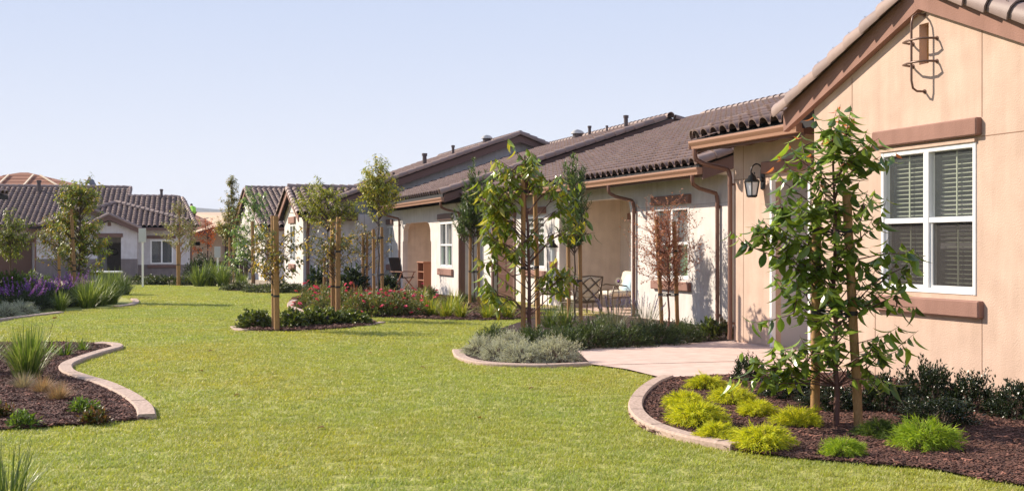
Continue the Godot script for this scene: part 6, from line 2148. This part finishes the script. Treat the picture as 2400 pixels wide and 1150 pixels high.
	# ---------------------------------------------------------------- island bed
	var ger := {"rad": Vector3(0.46, 0.36, 0.38), "n": 190, "per": 8, "len": 0.065, "wid": 0.85, "pal": [Color(0.1, 0.14, 0.03), Color(0.15, 0.19, 0.04), Color(0.07, 0.09, 0.028), Color(0.2, 0.22, 0.06)], "from": 0.5, "flat": 0.0, "up": 0.3}
	var gers := [dome(181, ger), dome(182, ger), dome(183, ger)]
	for q in [[Vector3(-4.615, 0, -21.923), Vector3(1.0, 1.0, 1), "round leafy perennial at the left end of the island bed"], [Vector3(-3.959, 0, -22.036), Vector3(0.85, 1.1, 1), "round leafy perennial right of the thick front stake"], [Vector3(-3.734, 0, -22.5), Vector3(0.9, 1.05, 1), "round leafy perennial in the middle of the island bed"], [Vector3(-3.431, 0, -22.739), Vector3(0.85, 0.95, 1), "round leafy perennial at the foot of the paired stakes"], [Vector3(-2.968, 0, -22.984), Vector3(0.95, 0.9, 1), "round leafy perennial with violet flowers, right end of island"]]:
		var t := plant("perennial", q[2], "plant", q[0], gers[i % 3], q[1], "perennials on the island bed")
		blossoms(t, 190 + i, 3, Vector3(0.4, 0.3, 0.36), Color(0.2, 0.14, 0.5), 0.03)
		i += 1
	# ---------------------------------------------------------------- rose bed
	var rose := {"rad": Vector3(0.55, 0.55, 0.5), "n": 190, "per": 10, "len": 0.055, "wid": 0.55, "pal": [Color(0.15, 0.19, 0.055), Color(0.21, 0.24, 0.075), Color(0.1, 0.13, 0.04), Color(0.28, 0.2, 0.08)], "from": 0.4, "up": 0.5, "flat": 0.0}
	var rs := [dome(201, rose), dome(202, rose), dome(203, rose)]
	for q in [[Vector3(-4.752, 0, -28.691), "front row at the lawn edge, on the kerb's rounded tip"], [Vector3(-4.177, 0, -27.057), "front row at the lawn edge, second from kerb tip"], [Vector3(-3.681, 0, -26.227), "front row at the lawn edge, third from kerb tip"], [Vector3(-3.251, 0, -25.599), "front row at the lawn edge, fourth from kerb tip"], [Vector3(-2.812, 0, -25.446), "front row below the twisted trunk tree"], [Vector3(-2.47, 0, -25.599), "front row, second from last towards the daylilies"], [Vector3(-2.151, 0, -25.753), "front row, last one beside the daylilies"], [Vector3(-5.44, -0.032, -33.34), "back row, farthest left by the kerb"], [Vector3(-4.809, -0.015, -31.51), "back row, second from left"], [Vector3(-4.343, -0.009, -30.943), "back row, behind the paired island stakes"], [Vector3(-3.571, 0, -29.082), "middle row, left of the twisted trunk tree"], [Vector3(-2.908, 0, -29.082), "middle row, right of the twisted trunk tree"], [Vector3(-2.5, 0, -29.082), "middle row, before the sling chair"], [Vector3(-2.059, 0, -27.941), "middle row, last before the daylilies"], [Vector3(-2.189, -0.015, -31.51), "back row, before the wooden cabinet"]]:
		var t := plant("rose_bush", "pink rose bush, " + q[1], "shrub", q[0], rs[i % 3], Vector3(rnd(0.8, 1.1), rnd(0.85, 1.1), rnd(0.8, 1.0)), "rose bushes in the curved bed")
		blossoms(t, 210 + i, 12, Vector3(0.55, 0.55, 0.5), Color(0.95, 0.11, 0.26), 0.058)
		i += 1
	var day := {"n": 120, "len": 0.62, "wid": 0.02, "base": 0.1, "lean1": 0.85, "droop": 0.4, "pal": [Color(0.32, 0.36, 0.04), Color(0.45, 0.42, 0.06), Color(0.2, 0.26, 0.035)]}
	var dys := [clump(221, day), clump(222, day)]
	for q in [[Vector3(-1.699, 0, -25.753), "yellow green daylily clump nearest the roses"], [Vector3(-1.368, 0, -25.147), "yellow green daylily clump, second from the roses"], [Vector3(-1.047, 0, -24.855), "yellow green daylily clump left of the upright tree stakes"], [Vector3(-0.477, 0, -24.711), "yellow green daylily clump right of the upright tree stakes"], [Vector3(-0.069, 0, -24.711), "yellow green daylily clump at the foot of yellow green tree"], [Vector3(-1.353, 0, -27.941), "daylily clump with dry orange tips against the white wall"], [Vector3(-2.293, -0.004, -30.397), "daylily clump with yellow tips behind the roses"]]:
		plant("daylily", q[1], "plant", q[0], dys[i % 2], Vector3.ONE * rnd(0.85, 1.05), "daylily clumps along the lawn edge")
		i += 1
	for q in [[Vector3(-3.974, -0.052, -35.396), "grey low bush behind the roses, left"], [Vector3(-3.34, -0.039, -33.998), "grey low bush behind the roses, right"]]:
		plant("grey_bush", q[1], "shrub", q[0], ys[i % 2], Vector3(1.1, 0.7, 0.9))
		i += 1
	var wl := {"rad": Vector3(0.5, 0.75, 0.4), "n": 150, "per": 9, "len": 0.12, "wid": 0.5, "pal": [Color(0.03, 0.05, 0.025), Color(0.05, 0.075, 0.035), Color(0.07, 0.09, 0.04)], "from": 0.35, "up": 0.3, "flat": 0.0, "mat": "gloss_leaf"}
	for q in [[Vector3(-6.298, -0.092, -39.451), Vector3(1.2, 1.25, 1), "dark broad leaved shrub against the shaded wall, left"], [Vector3(-5.034, -0.083, -38.567), Vector3(1.25, 1.4, 1), "dark broad leaved shrub against the shaded wall, right"], [Vector3(-3.703, -0.06, -36.139), Vector3(0.9, 1.05, 1), "dark green shrub left of the black sling chair"]]:
		plant("broad_leaf_shrub", q[2], "shrub", q[0], dome(230 + i, wl), q[1])
		i += 1
	var red := {"n": 90, "len": 0.55, "wid": 0.02, "base": 0.1, "lean1": 0.8, "droop": 0.3, "pal": [Color(0.2, 0.06, 0.05), Color(0.28, 0.1, 0.06)]}
	for q in [[Vector3(-4.666, -0.06, -36.139), "red leaved clump behind the rose bed, left"], [Vector3(-4.203, -0.063, -36.522), "red leaved clump behind the rose bed, right"]]:
		plant("red_clump", q[1], "plant", q[0], clump(240 + i, red))
		i += 1
	plant("low_shrub", "low green shrub at the sling chair's feet", "shrub", Vector3(-2.484, -0.052, -35.396), ms[0], Vector3(0.9, 0.8, 0.8))
	plant("low_shrub", "low green shrub before the white corner window", "shrub", Vector3(-1.161, -0.015, -31.51), ms[1], Vector3(0.7, 0.6, 0.7))
	# ---------------------------------------------------------------- far middle bed
	var cover := {"rad": Vector3(0.9, 0.32, 0.6), "n": 220, "per": 9, "len": 0.07, "wid": 0.5, "pal": [Color(0.07, 0.095, 0.04), Color(0.11, 0.13, 0.06), Color(0.18, 0.19, 0.1), Color(0.045, 0.06, 0.025)], "flat": 0.0, "from": 0.5}
	var cs := [dome(251, cover), dome(252, cover)]
	for q in [[Vector3(-9.753, -0.131, -43.431), "low spreading shrub at the kerb of far middle bed"], [Vector3(-8.559, -0.11, -41.346), "low spreading shrub under the pale drooping tree"], [Vector3(-7.813, -0.106, -40.855), "low spreading shrub before the bright gable, left"], [Vector3(-7.311, -0.106, -40.855), "low spreading shrub before the bright gable, right"]]:
		plant("spreading_shrub", q[1], "shrub", q[0], cs[i % 2], Vector3(1, rnd(0.9, 1.5), 1), "low shrubs before the gable")
		i += 1
	var big := {"n": 240, "len": 1.15, "wid": 0.03, "base": 0.22, "lean1": 0.7, "droop": 0.3, "pal": [Color(0.16, 0.22, 0.05), Color(0.25, 0.3, 0.08), Color(0.1, 0.15, 0.04)]}
	var bgs := [clump(261, big), clump(262, big)]
	for q in [[Vector3(-12.987, -0.199, -50.427), 1.0, "tall grass clump left of the far sign post"], [Vector3(-12.713, -0.206, -51.176), 1.05, "tall grass clump at the far sign post"], [Vector3(-11.996, -0.199, -50.427), 1.0, "tall grass clump right of the far sign post"], [Vector3(-13.702, -0.255, -56.186), 1.2, "tall grass clump behind the others at the far gap"], [Vector3(-10.191, -0.153, -45.739), 0.7, "yellowish grass clump at the far kerb"]]:
		plant("tall_grass", q[2], "ornamental grass", q[0], bgs[i % 2], Vector3.ONE * q[1], "tall grass clumps at the far gap")
		i += 1
	var hedge := {"rad": Vector3(1.3, 1.35, 0.8), "n": 320, "per": 12, "len": 0.12, "wid": 0.5, "pal": [Color(0.03, 0.045, 0.02), Color(0.05, 0.07, 0.03)], "flat": 0.0}
	plant("hedge_bush", "large dark green bush in the gap beneath the tan roof", "shrub", Vector3(-14.714, -0.273, -58.082), dome(271, hedge), Vector3(1, 1.15, 1))
	var fl := {"rad": Vector3(1.1, 0.5, 0.6), "n": 200, "per": 9, "len": 0.1, "wid": 0.45, "pal": [Color(0.04, 0.06, 0.02), Color(0.07, 0.095, 0.03), Color(0.12, 0.13, 0.04)], "flat": 0.0}
	var fls := [dome(281, fl), dome(282, fl)]
	for q in [[Vector3(-16.351, -0.229, -53.564), "low border plants before facing house, left of the sign"], [Vector3(-15.509, -0.221, -52.744), "low border plants under the facing house window"], [Vector3(-14.842, -0.221, -52.744), "low border plants left of the sparse grey tree"], [Vector3(-14.065, -0.221, -52.744), "low border plants right of the sparse grey tree"]]:
		plant("border_plant", q[1], "plant", q[0], fls[i % 2], Vector3(1, 0.9, 1), "border plants before the facing house")
		i += 1
	# ---------------------------------------------------------------- far left bed
	var tg := {"n": 260, "len": 0.95, "wid": 0.02, "base": 0.16, "lean1": 0.75, "droop": 0.3, "pal": [Color(0.18, 0.24, 0.05), Color(0.28, 0.33, 0.09), Color(0.11, 0.16, 0.04)]}
	var tgs := [clump(291, tg), clump(292, tg)]
	for q in [[Vector3(-10.392, 0, -27.941), 0.62, "arching grass clump at the foot of the purple flowers"], [Vector3(-10.153, 0, -29.082), 1.0, "arching grass clump left of the pale lid"], [Vector3(-10.234, -0.001, -30.131), 1.05, "arching grass clump below the dark door"], [Vector3(-10.32, -0.012, -31.224), 0.95, "arching grass clump nearest the far left kerb"], [Vector3(-10.72, 0, -29.895), 0.75, "short grass clump between the larger ones on the left"], [Vector3(-12.943, -0.092, -39.451), 1.05, "arching grass clump behind the others below the door"], [Vector3(-12.051, -0.015, -31.51), 0.9, "dark grass clump under the bushy tree"], [Vector3(-12.315, -0.083, -38.567), 0.85, "arching grass clump right of the others below the door"]]:
		plant("arching_grass", q[2], "ornamental grass", q[0], tgs[i % 2], Vector3.ONE * q[1], "arching grasses in the left bed")
		i += 1
	var sage := {"rad": Vector3(0.75, 0.6, 0.6), "n": 220, "per": 10, "len": 0.1, "wid": 0.2, "pal": [Color(0.05, 0.075, 0.03), Color(0.08, 0.1, 0.05)], "flat": 0.0, "up": 0.5}
	var sgs := [dome(301, sage), dome(302, sage)]
	for q in [[Vector3(-11.146, -0.004, -30.397), 1.0, "purple flowered sage, sunlit at the leaning stake"], [Vector3(-11.041, 0, -29.082), 0.95, "purple flowered sage, half shaded left of the stake"], [Vector3(-10.98, 0, -27.941), 0.9, "purple flowered sage in deep shade, second from edge"], [Vector3(-11.131, 0, -27.229), 0.95, "purple flowered sage in deep shade at the left edge"], [Vector3(-11.591, -0.026, -32.707), 1.0, "purple flowered sage right of the leaning stake"]]:
		var t := plant("sage", q[2], "flower", q[0], sgs[i % 2], Vector3.ONE * q[1], "purple sages")
		spikes(t, 310 + i, 24, 0.5, 0.85, 0.6, [Color(0.34, 0.1, 0.5), Color(0.46, 0.2, 0.6), Color(0.24, 0.07, 0.38)], 0.045)
		i += 1
	var bush := {"rad": Vector3(0.8, 1.0, 0.7), "n": 260, "per": 12, "len": 0.1, "wid": 0.5, "pal": [Color(0.1, 0.15, 0.03), Color(0.07, 0.11, 0.025), Color(0.15, 0.2, 0.04)], "flat": 0.0, "up": 0.5}
	var bs := [dome(321, bush), dome(322, bush)]
	for q in [[Vector3(-13.484, -0.026, -32.707), 0.95, "bright green leafy bush at the left edge behind the sages"], [Vector3(-13.575, -0.039, -33.998), 0.85, "bright green leafy bush second from left edge"], [Vector3(-13.724, -0.052, -35.396), 0.75, "bright green leafy bush left of the brown tinged tree"]]:
		plant("leafy_bush", q[2], "shrub", q[0], bs[i % 2], Vector3.ONE * q[1], "green bushes behind the sages")
		i += 1
	for q in [[Vector3(-10.689, 0, -25.599), "grey mounded bush at the left edge by far kerb"], [Vector3(-10.601, 0, -26.227), "grey mounded bush beside the one at the left edge"]]:
		plant("grey_bush", q[1], "shrub", q[0], ys[i % 2], Vector3(1.1, 0.85, 1.0))
		i += 1
	# ---------------------------------------------------------------- near left bed
	var tall := {"n": 380, "len": 0.72, "wid": 0.013, "base": 0.12, "lean0": 0.05, "lean1": 0.6, "droop": 0.16, "pal": [Color(0.16, 0.24, 0.04), Color(0.24, 0.32, 0.07), Color(0.1, 0.16, 0.035), Color(0.32, 0.36, 0.12)]}
	plant("grass_clump", "large upright grass clump in the near left bed", "ornamental grass", Vector3(-5.385, 0, -13.486), clump(331, tall))
	plant("grass_clump", "large grass clump cut by the left edge, near left bed", "ornamental grass", Vector3(-6.123, 0, -14.016), clump(332, tall), Vector3.ONE * 0.9)
	var dd := {"n": 60, "len": 0.34, "wid": 0.02, "base": 0.06, "lean1": 0.95, "droop": 0.5, "pal": [Color(0.13, 0.2, 0.03), Color(0.19, 0.26, 0.04), Color(0.09, 0.14, 0.025)]}
	plant("daylily", "short daylily clump near the kerb tip, left one", "plant", Vector3(-5.989, 0, -16.255), clump(333, dd))
	plant("daylily", "short daylily clump near the kerb tip, right one", "plant", Vector3(-6.024, 0, -17.032), clump(334, dd), Vector3.ONE * 0.85)
	plant("daylily", "short daylily clump behind the large grass", "plant", Vector3(-6.304, 0, -16.634), clump(335, dd), Vector3.ONE * 0.8)
	var fes := {"n": 560, "len": 0.25, "wid": 0.0035, "base": 0.03, "lean0": 0.2, "lean1": 1.1, "droop": 0.12, "pal": [Color(0.36, 0.2, 0.12), Color(0.44, 0.28, 0.17), Color(0.3, 0.23, 0.15)], "mat": "matte_leaf"}
	plant("fescue", "brown fescue tuft, nearest the kerb of three", "ornamental grass", Vector3(-4.341, 0, -11.617), clump(341, fes))
	plant("fescue", "brown fescue tuft, middle of three", "ornamental grass", Vector3(-4.709, 0, -12.179), clump(342, fes))
	fes.pal = [Color(0.3, 0.27, 0.2), Color(0.38, 0.32, 0.24), Color(0.3, 0.21, 0.15)]
	plant("fescue", "greyish fescue tuft, farthest left of three", "ornamental grass", Vector3(-5.041, 0, -12.537), clump(343, fes))
	var lp := {"rad": Vector3(0.15, 0.15, 0.14), "n": 48, "per": 7, "len": 0.055, "wid": 0.36, "pal": [Color(0.15, 0.23, 0.03), Color(0.2, 0.29, 0.04), Color(0.08, 0.13, 0.025)], "up": 0.4, "from": 0.3}
	plant("small_plant", "small bright green plant at the lower left", "plant", Vector3(-3.995, 0, -9.919), dome(351, lp), Vector3(1, 1, 1))
	plant("small_plant", "small bright green plant behind the brown one by kerb", "plant", Vector3(-3.809, 0, -10.768), dome(352, lp), Vector3(1, 1.1, 1))
	lp.pal = [Color(0.2, 0.1, 0.04), Color(0.14, 0.08, 0.035), Color(0.1, 0.13, 0.03)]
	lp.n = 70
	plant("small_plant", "small brown and orange plant before the near kerb end", "plant", Vector3(-3.485, 0, -10.154), dome(353, lp), Vector3(0.95, 1.0, 0.95))
	plant("small_plant", "small brown and green plant cut by the left edge", "plant", Vector3(-4.409, 0, -10.427), dome(354, lp), Vector3(1, 1.0, 1))
	var fw := thing("flower_stem", "tall thin stem with a dark red bud in the near left bed", "flower", Vector3(-6.35, 0, -16.634))
	var fm := MB.new()
	fm.tube([Vector3.ZERO, Vector3(0.02, 0.3, 0), Vector3(0.08, 0.5, 0)], [0.004, 0.003, 0.0025], 5)
	for k in 5:
		fm.leaf(Vector3(0.03 + 0.008 * k, 0.32 + 0.035 * k, 0), Vector3(-1 if k % 2 else 1, 0.6, rnd(-0.4, 0.4)).normalized(), Vector3.UP, 0.05, 0.015, 0.2, Color(0.1, 0.14, 0.03))
	part("stem", fm.mesh(M.bark), fw)
	part("flower", blossom(M.petal, Color(0.3, 0.03, 0.025), 0.035), fw).position = Vector3(0.085, 0.51, 0)
	var fg := {"n": 130, "len": 0.5, "wid": 0.008, "base": 0.1, "lean0": 0.1, "lean1": 0.7, "droop": 0.1, "pal": [Color(0.06, 0.1, 0.025), Color(0.1, 0.15, 0.04), Color(0.14, 0.18, 0.06)]}
	plant("grass_clump", "foreground grass blades at the bottom left corner", "ornamental grass", Vector3(-2.833, 0, -6.786), clump(361, fg), Vector3.ONE)

	# fallen leaves
	for p in [Vector3(0.221, 0, -12.574), Vector3(-4.201, 0, -17.032), Vector3(-3.481, 0, -20.752), Vector3(-3.682, 0, -14.298), Vector3(-1.914, 0, -16.634), Vector3(-4.317, 0, -20.854), Vector3(-1.108, 0, -14.691), Vector3(-0.293, 0, -10.427), Vector3(-1.517, 0, -9.828), Vector3(-2.704, 0, -12.042)]:
		var lfm := big_leaf(0.075, 0.55, Color(0.2, 0.11, 0.055), 0.5, 0.5).mesh(M.matte_leaf)
		var lt := thing("fallen_leaf", "small dry brown leaf fallen on the open lawn", "leaf", p + Vector3.UP * 0.03, Basis(Vector3.UP, rnd(0, TAU)) * Basis(Vector3.RIGHT, rnd(-0.4, 0.2)), "dry leaves fallen on the lawn")
		part("leaf", lfm, lt)
	# ---------------------------------------------------------------- signs
	for q in [[Vector3(-14.904, -0.185, -48.992), 2.35, 0.30, 0.56, "grey sign seen from behind on a white post, nearer one"], [Vector3(-12.788, -0.221, -52.744), 1.65, 0.27, 0.48, "grey sign seen from behind on a white post, farther one"]]:
		var s := thing("sign", q[4], "sign", q[0])
		var pm := MB.new()
		pm.box(Transform3D(Basis(), Vector3(0, q[1] * 0.5, -0.03)), Vector3(0.07, q[1], 0.05), 0.01)
		part("post", pm.mesh(M.white_thing), s)
		var bm := MB.new()
		bm.box(Transform3D(Basis(), Vector3(0, q[1] - q[3] * 0.45, 0.035)), Vector3(q[2], q[3], 0.015), 0.004)
		part("plate", bm.mesh(M.sign_back), s)
	var ub := thing("utility_box", "low green utility box with a pale lid among the grasses", "utility box", Vector3(-15.629, -0.165, -46.987))
	var um := MB.new()
	um.box(Transform3D(Basis(), Vector3(0, 0.3, 0)), Vector3(0.85, 0.6, 0.5), 0.02)
	part("body", um.mesh(M.green_box), ub)
	var ul := MB.new()
	ul.box(Transform3D(Basis(), Vector3(0, 0.64, 0)), Vector3(0.95, 0.07, 0.6), 0.02)
	part("lid", ul.mesh(M.white_thing), ub)
	var rk := thing("stone", "small white stone at the path edge beside the shrubs", "stone", Vector3(2.545, 0, -18.269))
	part("stone", body_mesh([[Vector3(-0.05, 0.03, 0), Vector3(0.05, 0.035, 0), 0.045, 0.035], [Vector3(0, 0.05, 0.0), Vector3(0.02, 0.06, 0), 0.03, 0.025]], 0.012, 0.02, M.white_thing), rk)


# ------------------------------------------------------------------ patio things
func lattice_chair(label: String, at: Vector3, turn: float, wide: float, k := 1.0) -> Node3D:
	var t := thing("patio_chair", label, "chair", at, Basis(Vector3.UP, turn).scaled(Vector3.ONE * k))
	var fr := MB.new()
	var hw := wide * 0.5
	for s in [-1.0, 1.0]:
		fr.tube([Vector3(hw * s, 0, -0.3), Vector3(hw * s, 0.3, -0.3), Vector3(hw * s, 0.58, -0.24), Vector3(hw * s, 0.62, -0.1), Vector3(hw * s, 0.58, 0.2), Vector3(hw * s, 0.45, 0.3)], [0.018, 0.018, 0.018, 0.02, 0.02, 0.016], 7)
		fr.tube([Vector3(hw * s, 0.3, -0.3), Vector3(hw * s, 0.32, 0.3)], [0.018, 0.018], 7)
		part("leg", leg_mesh(Vector3(hw * s, 0.3, 0.28), Vector3(hw * s, 0.0, 0.36)), t)
		part("leg", leg_mesh(Vector3(hw * s, 0.3, -0.29), Vector3(hw * s, 0.0, -0.31)), t)
	for z in [-0.3, 0.3]:
		fr.tube([Vector3(-hw, 0.31, z), Vector3(hw, 0.31, z)], [0.018, 0.018], 7)
	part("frame", fr.mesh(M.bronze), t)
	var bk := MB.new()
	var b0 := Vector3(0, 0.34, 0.3)
	var b1 := Vector3(0, 0.95, 0.48)
	for s in [-1.0, 1.0]:
		bk.tube([b0 + Vector3(hw * s, 0, 0), b1 + Vector3(hw * s, 0, 0)], [0.02, 0.018], 7)
		bk.tube([b0 + Vector3(hw * s, 0, 0), b1 + Vector3(-hw * s, 0, 0)], [0.016, 0.016], 7)
		bk.tube([b0.lerp(b1, 0.5) + Vector3(hw * s, 0, 0), b1 + Vector3(0, 0, 0), ], [0.013, 0.013], 7)
		bk.tube([b0.lerp(b1, 0.5) + Vector3(hw * s, 0, 0), b0 + Vector3(0, 0, 0), ], [0.013, 0.013], 7)
	for f in [0.0, 1.0]:
		bk.tube([b0.lerp(b1, f) + Vector3(-hw, 0, 0), b0.lerp(b1, f) + Vector3(0, 0.03 * f, 0.01), b0.lerp(b1, f) + Vector3(hw, 0, 0)], [0.02, 0.02, 0.02], 7)
	part("backrest", bk.mesh(M.bronze), t)
	var cu := MB.new()
	cu.box(Transform3D(Basis(), Vector3(0, 0.40, -0.02)), Vector3(wide - 0.05, 0.14, 0.62), 0.05)
	part("seat_cushion", cu.mesh(M.cushion), t)
	var cb := MB.new()
	cb.box(Transform3D(Basis(Vector3.RIGHT, 0.29), Vector3(0, 0.69, 0.33)), Vector3(wide - 0.08, 0.55, 0.1), 0.045)
	part("back_cushion", cb.mesh(M.cushion), t)
	return t


func leg_mesh(a: Vector3, b: Vector3) -> ArrayMesh:
	var mb := MB.new()
	mb.tube([a, b], [0.018, 0.016], 7)
	return mb.mesh(M.bronze)


func pillow(label: String, at: Vector3, turn: float, m: String) -> void:
	var t := thing("pillow", label, "pillow", at, Basis(Vector3.UP, turn) * Basis(Vector3.RIGHT, 0.35))
	var mb := MB.new()
	var n := 8
	var hgt := func(u: float, v: float) -> float:
		return 0.075 * pow(maxf(0.0, (1 - u * u) * (1 - v * v)), 0.45)
	for s in [-1.0, 1.0]:
		for i in n:
			for j in n:
				var p := []
				for k in [[0, 0], [1, 0], [1, 1], [0, 1]]:
					var u = (i + k[0]) * 2.0 / n - 1.0
					var v = (j + k[1]) * 2.0 / n - 1.0
					p.append(Vector3(u * 0.2 * (1 - 0.06 * (1 - v * v)), v * 0.2 * (1 - 0.06 * (1 - u * u)) + 0.19, s * hgt.call(u, v)))
				mb.quad(p[0], p[1], p[2], p[3], Vector3(0, 0, s))
	part("cover", mb.mesh(M[m]), t)


func patio() -> void:
	var bs := row_basis(-950, -2850)
	# house axes of the second house: (along, height, inward)
	var at := func(s: float, y: float, w: float) -> Vector3:
		return Vector3(11.05, 0, 0) + bs.x * s + bs.z * w + Vector3.UP * y
	var face := atan2(-bs.x.x, -bs.x.z)
	lattice_chair("bronze lounge chair with cream cushion and pillows at porch corner", at.call(29.55, 0.02, 0.75), face + PI * 0.52, 0.75, 0.92)
	lattice_chair("bronze patio chair with crossed lattice back turned to the lawn", at.call(27.85, 0.02, -0.8), face + 0.15, 0.72, 0.85)
	var ot := thing("ottoman", "low cream cushioned ottoman left of the lattice chair", "ottoman", at.call(31.0, 0.02, -0.3), Basis(Vector3.UP, face))
	var oc := MB.new()
	oc.box(Transform3D(Basis(), Vector3(0, 0.4, 0)), Vector3(0.75, 0.15, 0.6), 0.05)
	part("cushion", oc.mesh(M.cushion), ot)
	for sx in [-0.32, 0.32]:
		for sz in [-0.25, 0.25]:
			part("leg", leg_mesh(Vector3(sx, 0.34, sz), Vector3(sx * 1.1, 0, sz * 1.1)), ot)
	var of := MB.new()
	of.box(Transform3D(Basis(), Vector3(0, 0.32, 0)), Vector3(0.72, 0.03, 0.56), 0.01)
	part("frame", of.mesh(M.bronze), ot)
	pillow("pale blue pillow leaning on the lounge chair", at.call(29.5, 0.46, 0.95), face + PI * 0.45, "blue_cloth")
	pillow("black pillow behind the blue one on the lounge chair", at.call(29.72, 0.46, 1.02), face + PI * 0.5, "dark_cloth")
	pillow("second pale blue pillow on the lounge chair, right side", at.call(29.25, 0.46, 0.9), face + PI * 0.55, "blue_cloth")
	var st := thing("side_table", "small bronze side table beside the lattice chair", "side table", at.call(28.5, 0.02, -0.15), Basis(Vector3.UP, face))
	var tt := MB.new()
	tt.box(Transform3D(Basis(), Vector3(0, 0.5, 0)), Vector3(0.42, 0.025, 0.42), 0.006)
	part("table_top", tt.mesh(M.bronze), st)
	for sx in [-0.18, 0.18]:
		for sz in [-0.18, 0.18]:
			part("leg", leg_mesh(Vector3(sx, 0.49, sz), Vector3(sx, 0, sz)), st)
	# garden spinner: a daisy on a rod
	var sp := thing("garden_spinner", "white and purple daisy ornament on a thin rod before the lounge chair", "garden ornament", Vector3(1.943, 0, -22.15))
	var sm := MB.new()
	sm.tube([Vector3.ZERO, Vector3(0, 0.85, 0)], [0.006, 0.006], 6)
	part("rod", sm.mesh(M.bronze), sp)
	var pe := MB.new()
	for k in 16:
		var a := TAU * k / 16.0
		pe.leaf(Vector3(cos(a) * 0.03, 0.85 + sin(a) * 0.03, 0.02), Vector3(cos(a), sin(a), 0.15).normalized(), Vector3(0, 0, 1), 0.05, 0.026, 0.1, Color(0.7, 0.62, 0.6))
	part("petal_ring", pe.mesh(M.petal), sp)
	var ce := MB.new()
	ce.tube([Vector3(0, 0.85, 0.01), Vector3(0, 0.85, 0.035), Vector3(0, 0.85, 0.05)], [0.026, 0.024, 0.008], 12)
	part("centre", ce.mesh(mat("violet", 0.16, 0.06, 0.25, 0.7)), sp)
	# lantern feeder on a shepherd hook
	var fe := thing("hanging_lantern", "small dark hanging lantern on a hooked rod before the porch", "lantern", Vector3(0.822, 0, -24.153))
	var hk := MB.new()
	hk.tube([Vector3(-0.12, 0, 0), Vector3(-0.12, 1.6, 0), Vector3(-0.1, 1.72, 0), Vector3(-0.04, 1.76, 0), Vector3(0, 1.7, 0), Vector3(0, 1.6, 0)], [0.008, 0.008, 0.008, 0.008, 0.008, 0.006], 6)
	part("hook", hk.mesh(M.black_iron), fe)
	var rf := MB.new()
	rf.tube([Vector3(0, 1.6, 0), Vector3(0, 1.55, 0), Vector3(0, 1.46, 0)], [0.01, 0.03, 0.11], 8)
	part("roof", rf.mesh(M.black_iron), fe)
	var gl := MB.new()
	gl.tube([Vector3(0, 1.46, 0), Vector3(0, 1.18, 0)], [0.065, 0.065], 10)
	part("glass", gl.mesh(M.frosted), fe)
	var ba := MB.new()
	ba.tube([Vector3(0, 1.18, 0), Vector3(0, 1.15, 0), Vector3(0, 1.0, 0)], [0.09, 0.085, 0.07], 10)
	part("base", ba.mesh(M.teak), fe)
	# third house: sling chair, cabinet, iron fence
	var b2 := row_basis(-900, -2850)
	var at2 := func(s: float, y: float, w: float) -> Vector3:
		return Vector3(9.817, -0.06, 0) + b2.x * s + b2.z * w + Vector3.UP * y
	var ch := thing("sling_chair", "black sling patio chair with wooden arms on the third house's porch", "chair", at2.call(43.9, 0.02, -0.35), Basis(Vector3.UP, -2.25))
	var sb := MB.new()
	sb.box(Transform3D(Basis(Vector3.RIGHT, 0.3), Vector3(0, 0.78, 0.36)), Vector3(0.52, 0.72, 0.03), 0.01)
	part("backrest", sb.mesh(M.sling), ch)
	var ss := MB.new()
	ss.box(Transform3D(Basis(Vector3.RIGHT, 0.06), Vector3(0, 0.43, 0.0)), Vector3(0.52, 0.03, 0.56), 0.01)
	part("seat", ss.mesh(M.sling), ch)
	for s in [-1.0, 1.0]:
		var am := MB.new()
		am.box(Transform3D(Basis(), Vector3(0.31 * s, 0.64, 0.02)), Vector3(0.07, 0.03, 0.6), 0.01)
		part("armrest", am.mesh(M.teak), ch)
		var lg := MB.new()
		lg.tube([Vector3(0.31 * s, 0.63, -0.22), Vector3(0.3 * s, 0.4, -0.1), Vector3(0.31 * s, 0.0, 0.3)], [0.02, 0.02, 0.02], 7)
		part("leg", lg.mesh(M.teak), ch)
		var l2 := MB.new()
		l2.tube([Vector3(0.3 * s, 0.45, 0.25), Vector3(0.31 * s, 0.0, -0.28)], [0.02, 0.02], 7)
		part("leg", l2.mesh(M.teak), ch)
	var cb := thing("cabinet", "reddish wooden open cabinet against the arch pier", "cabinet", at2.call(42.8, 0.02, 0.0), b2)
	for b in [[Vector3(-0.45, 0, 0), Vector3(-0.4, 0.95, 0.5)], [Vector3(0.4, 0, 0), Vector3(0.45, 0.95, 0.5)], [Vector3(-0.4, 0, 0.45), Vector3(0.4, 0.95, 0.5)]]:
		var mb := MB.new()
		mb.bx(b[0], b[1], 0.006)
		part("panel", mb.mesh(M.teak), cb)
	for y in [0.06, 0.36, 0.64]:
		var mb := MB.new()
		mb.bx(Vector3(-0.399, y, 0.01), Vector3(0.399, y + 0.03, 0.449), 0.004)
		part("shelf", mb.mesh(M.teak), cb)
	var ct := MB.new()
	ct.bx(Vector3(-0.49, 0.951, -0.03), Vector3(0.49, 1.0, 0.53), 0.012)
	part("cabinet_top", ct.mesh(M.teak), cb)
	var fn := thing("iron_fence", "thin black iron garden fence before the sling chair", "fence", at2.call(42.3, 0.0, -0.95), b2)
	for k in 22:
		var mb := MB.new()
		mb.tube([Vector3(0.13 * k, -0.05, 0), Vector3(0.13 * k, 0.62 + 0.1 * sin(k * PI / 5.0) ** 2, 0)], [0.007, 0.006], 5)
		part("bar", mb.mesh(M.black_iron), fn)
	for y in [0.12, 0.58]:
		var mb := MB.new()
		mb.tube([Vector3(0, y, 0), Vector3(2.75, y, 0)], [0.007, 0.007], 5)
		part("rail", mb.mesh(M.black_iron), fn)
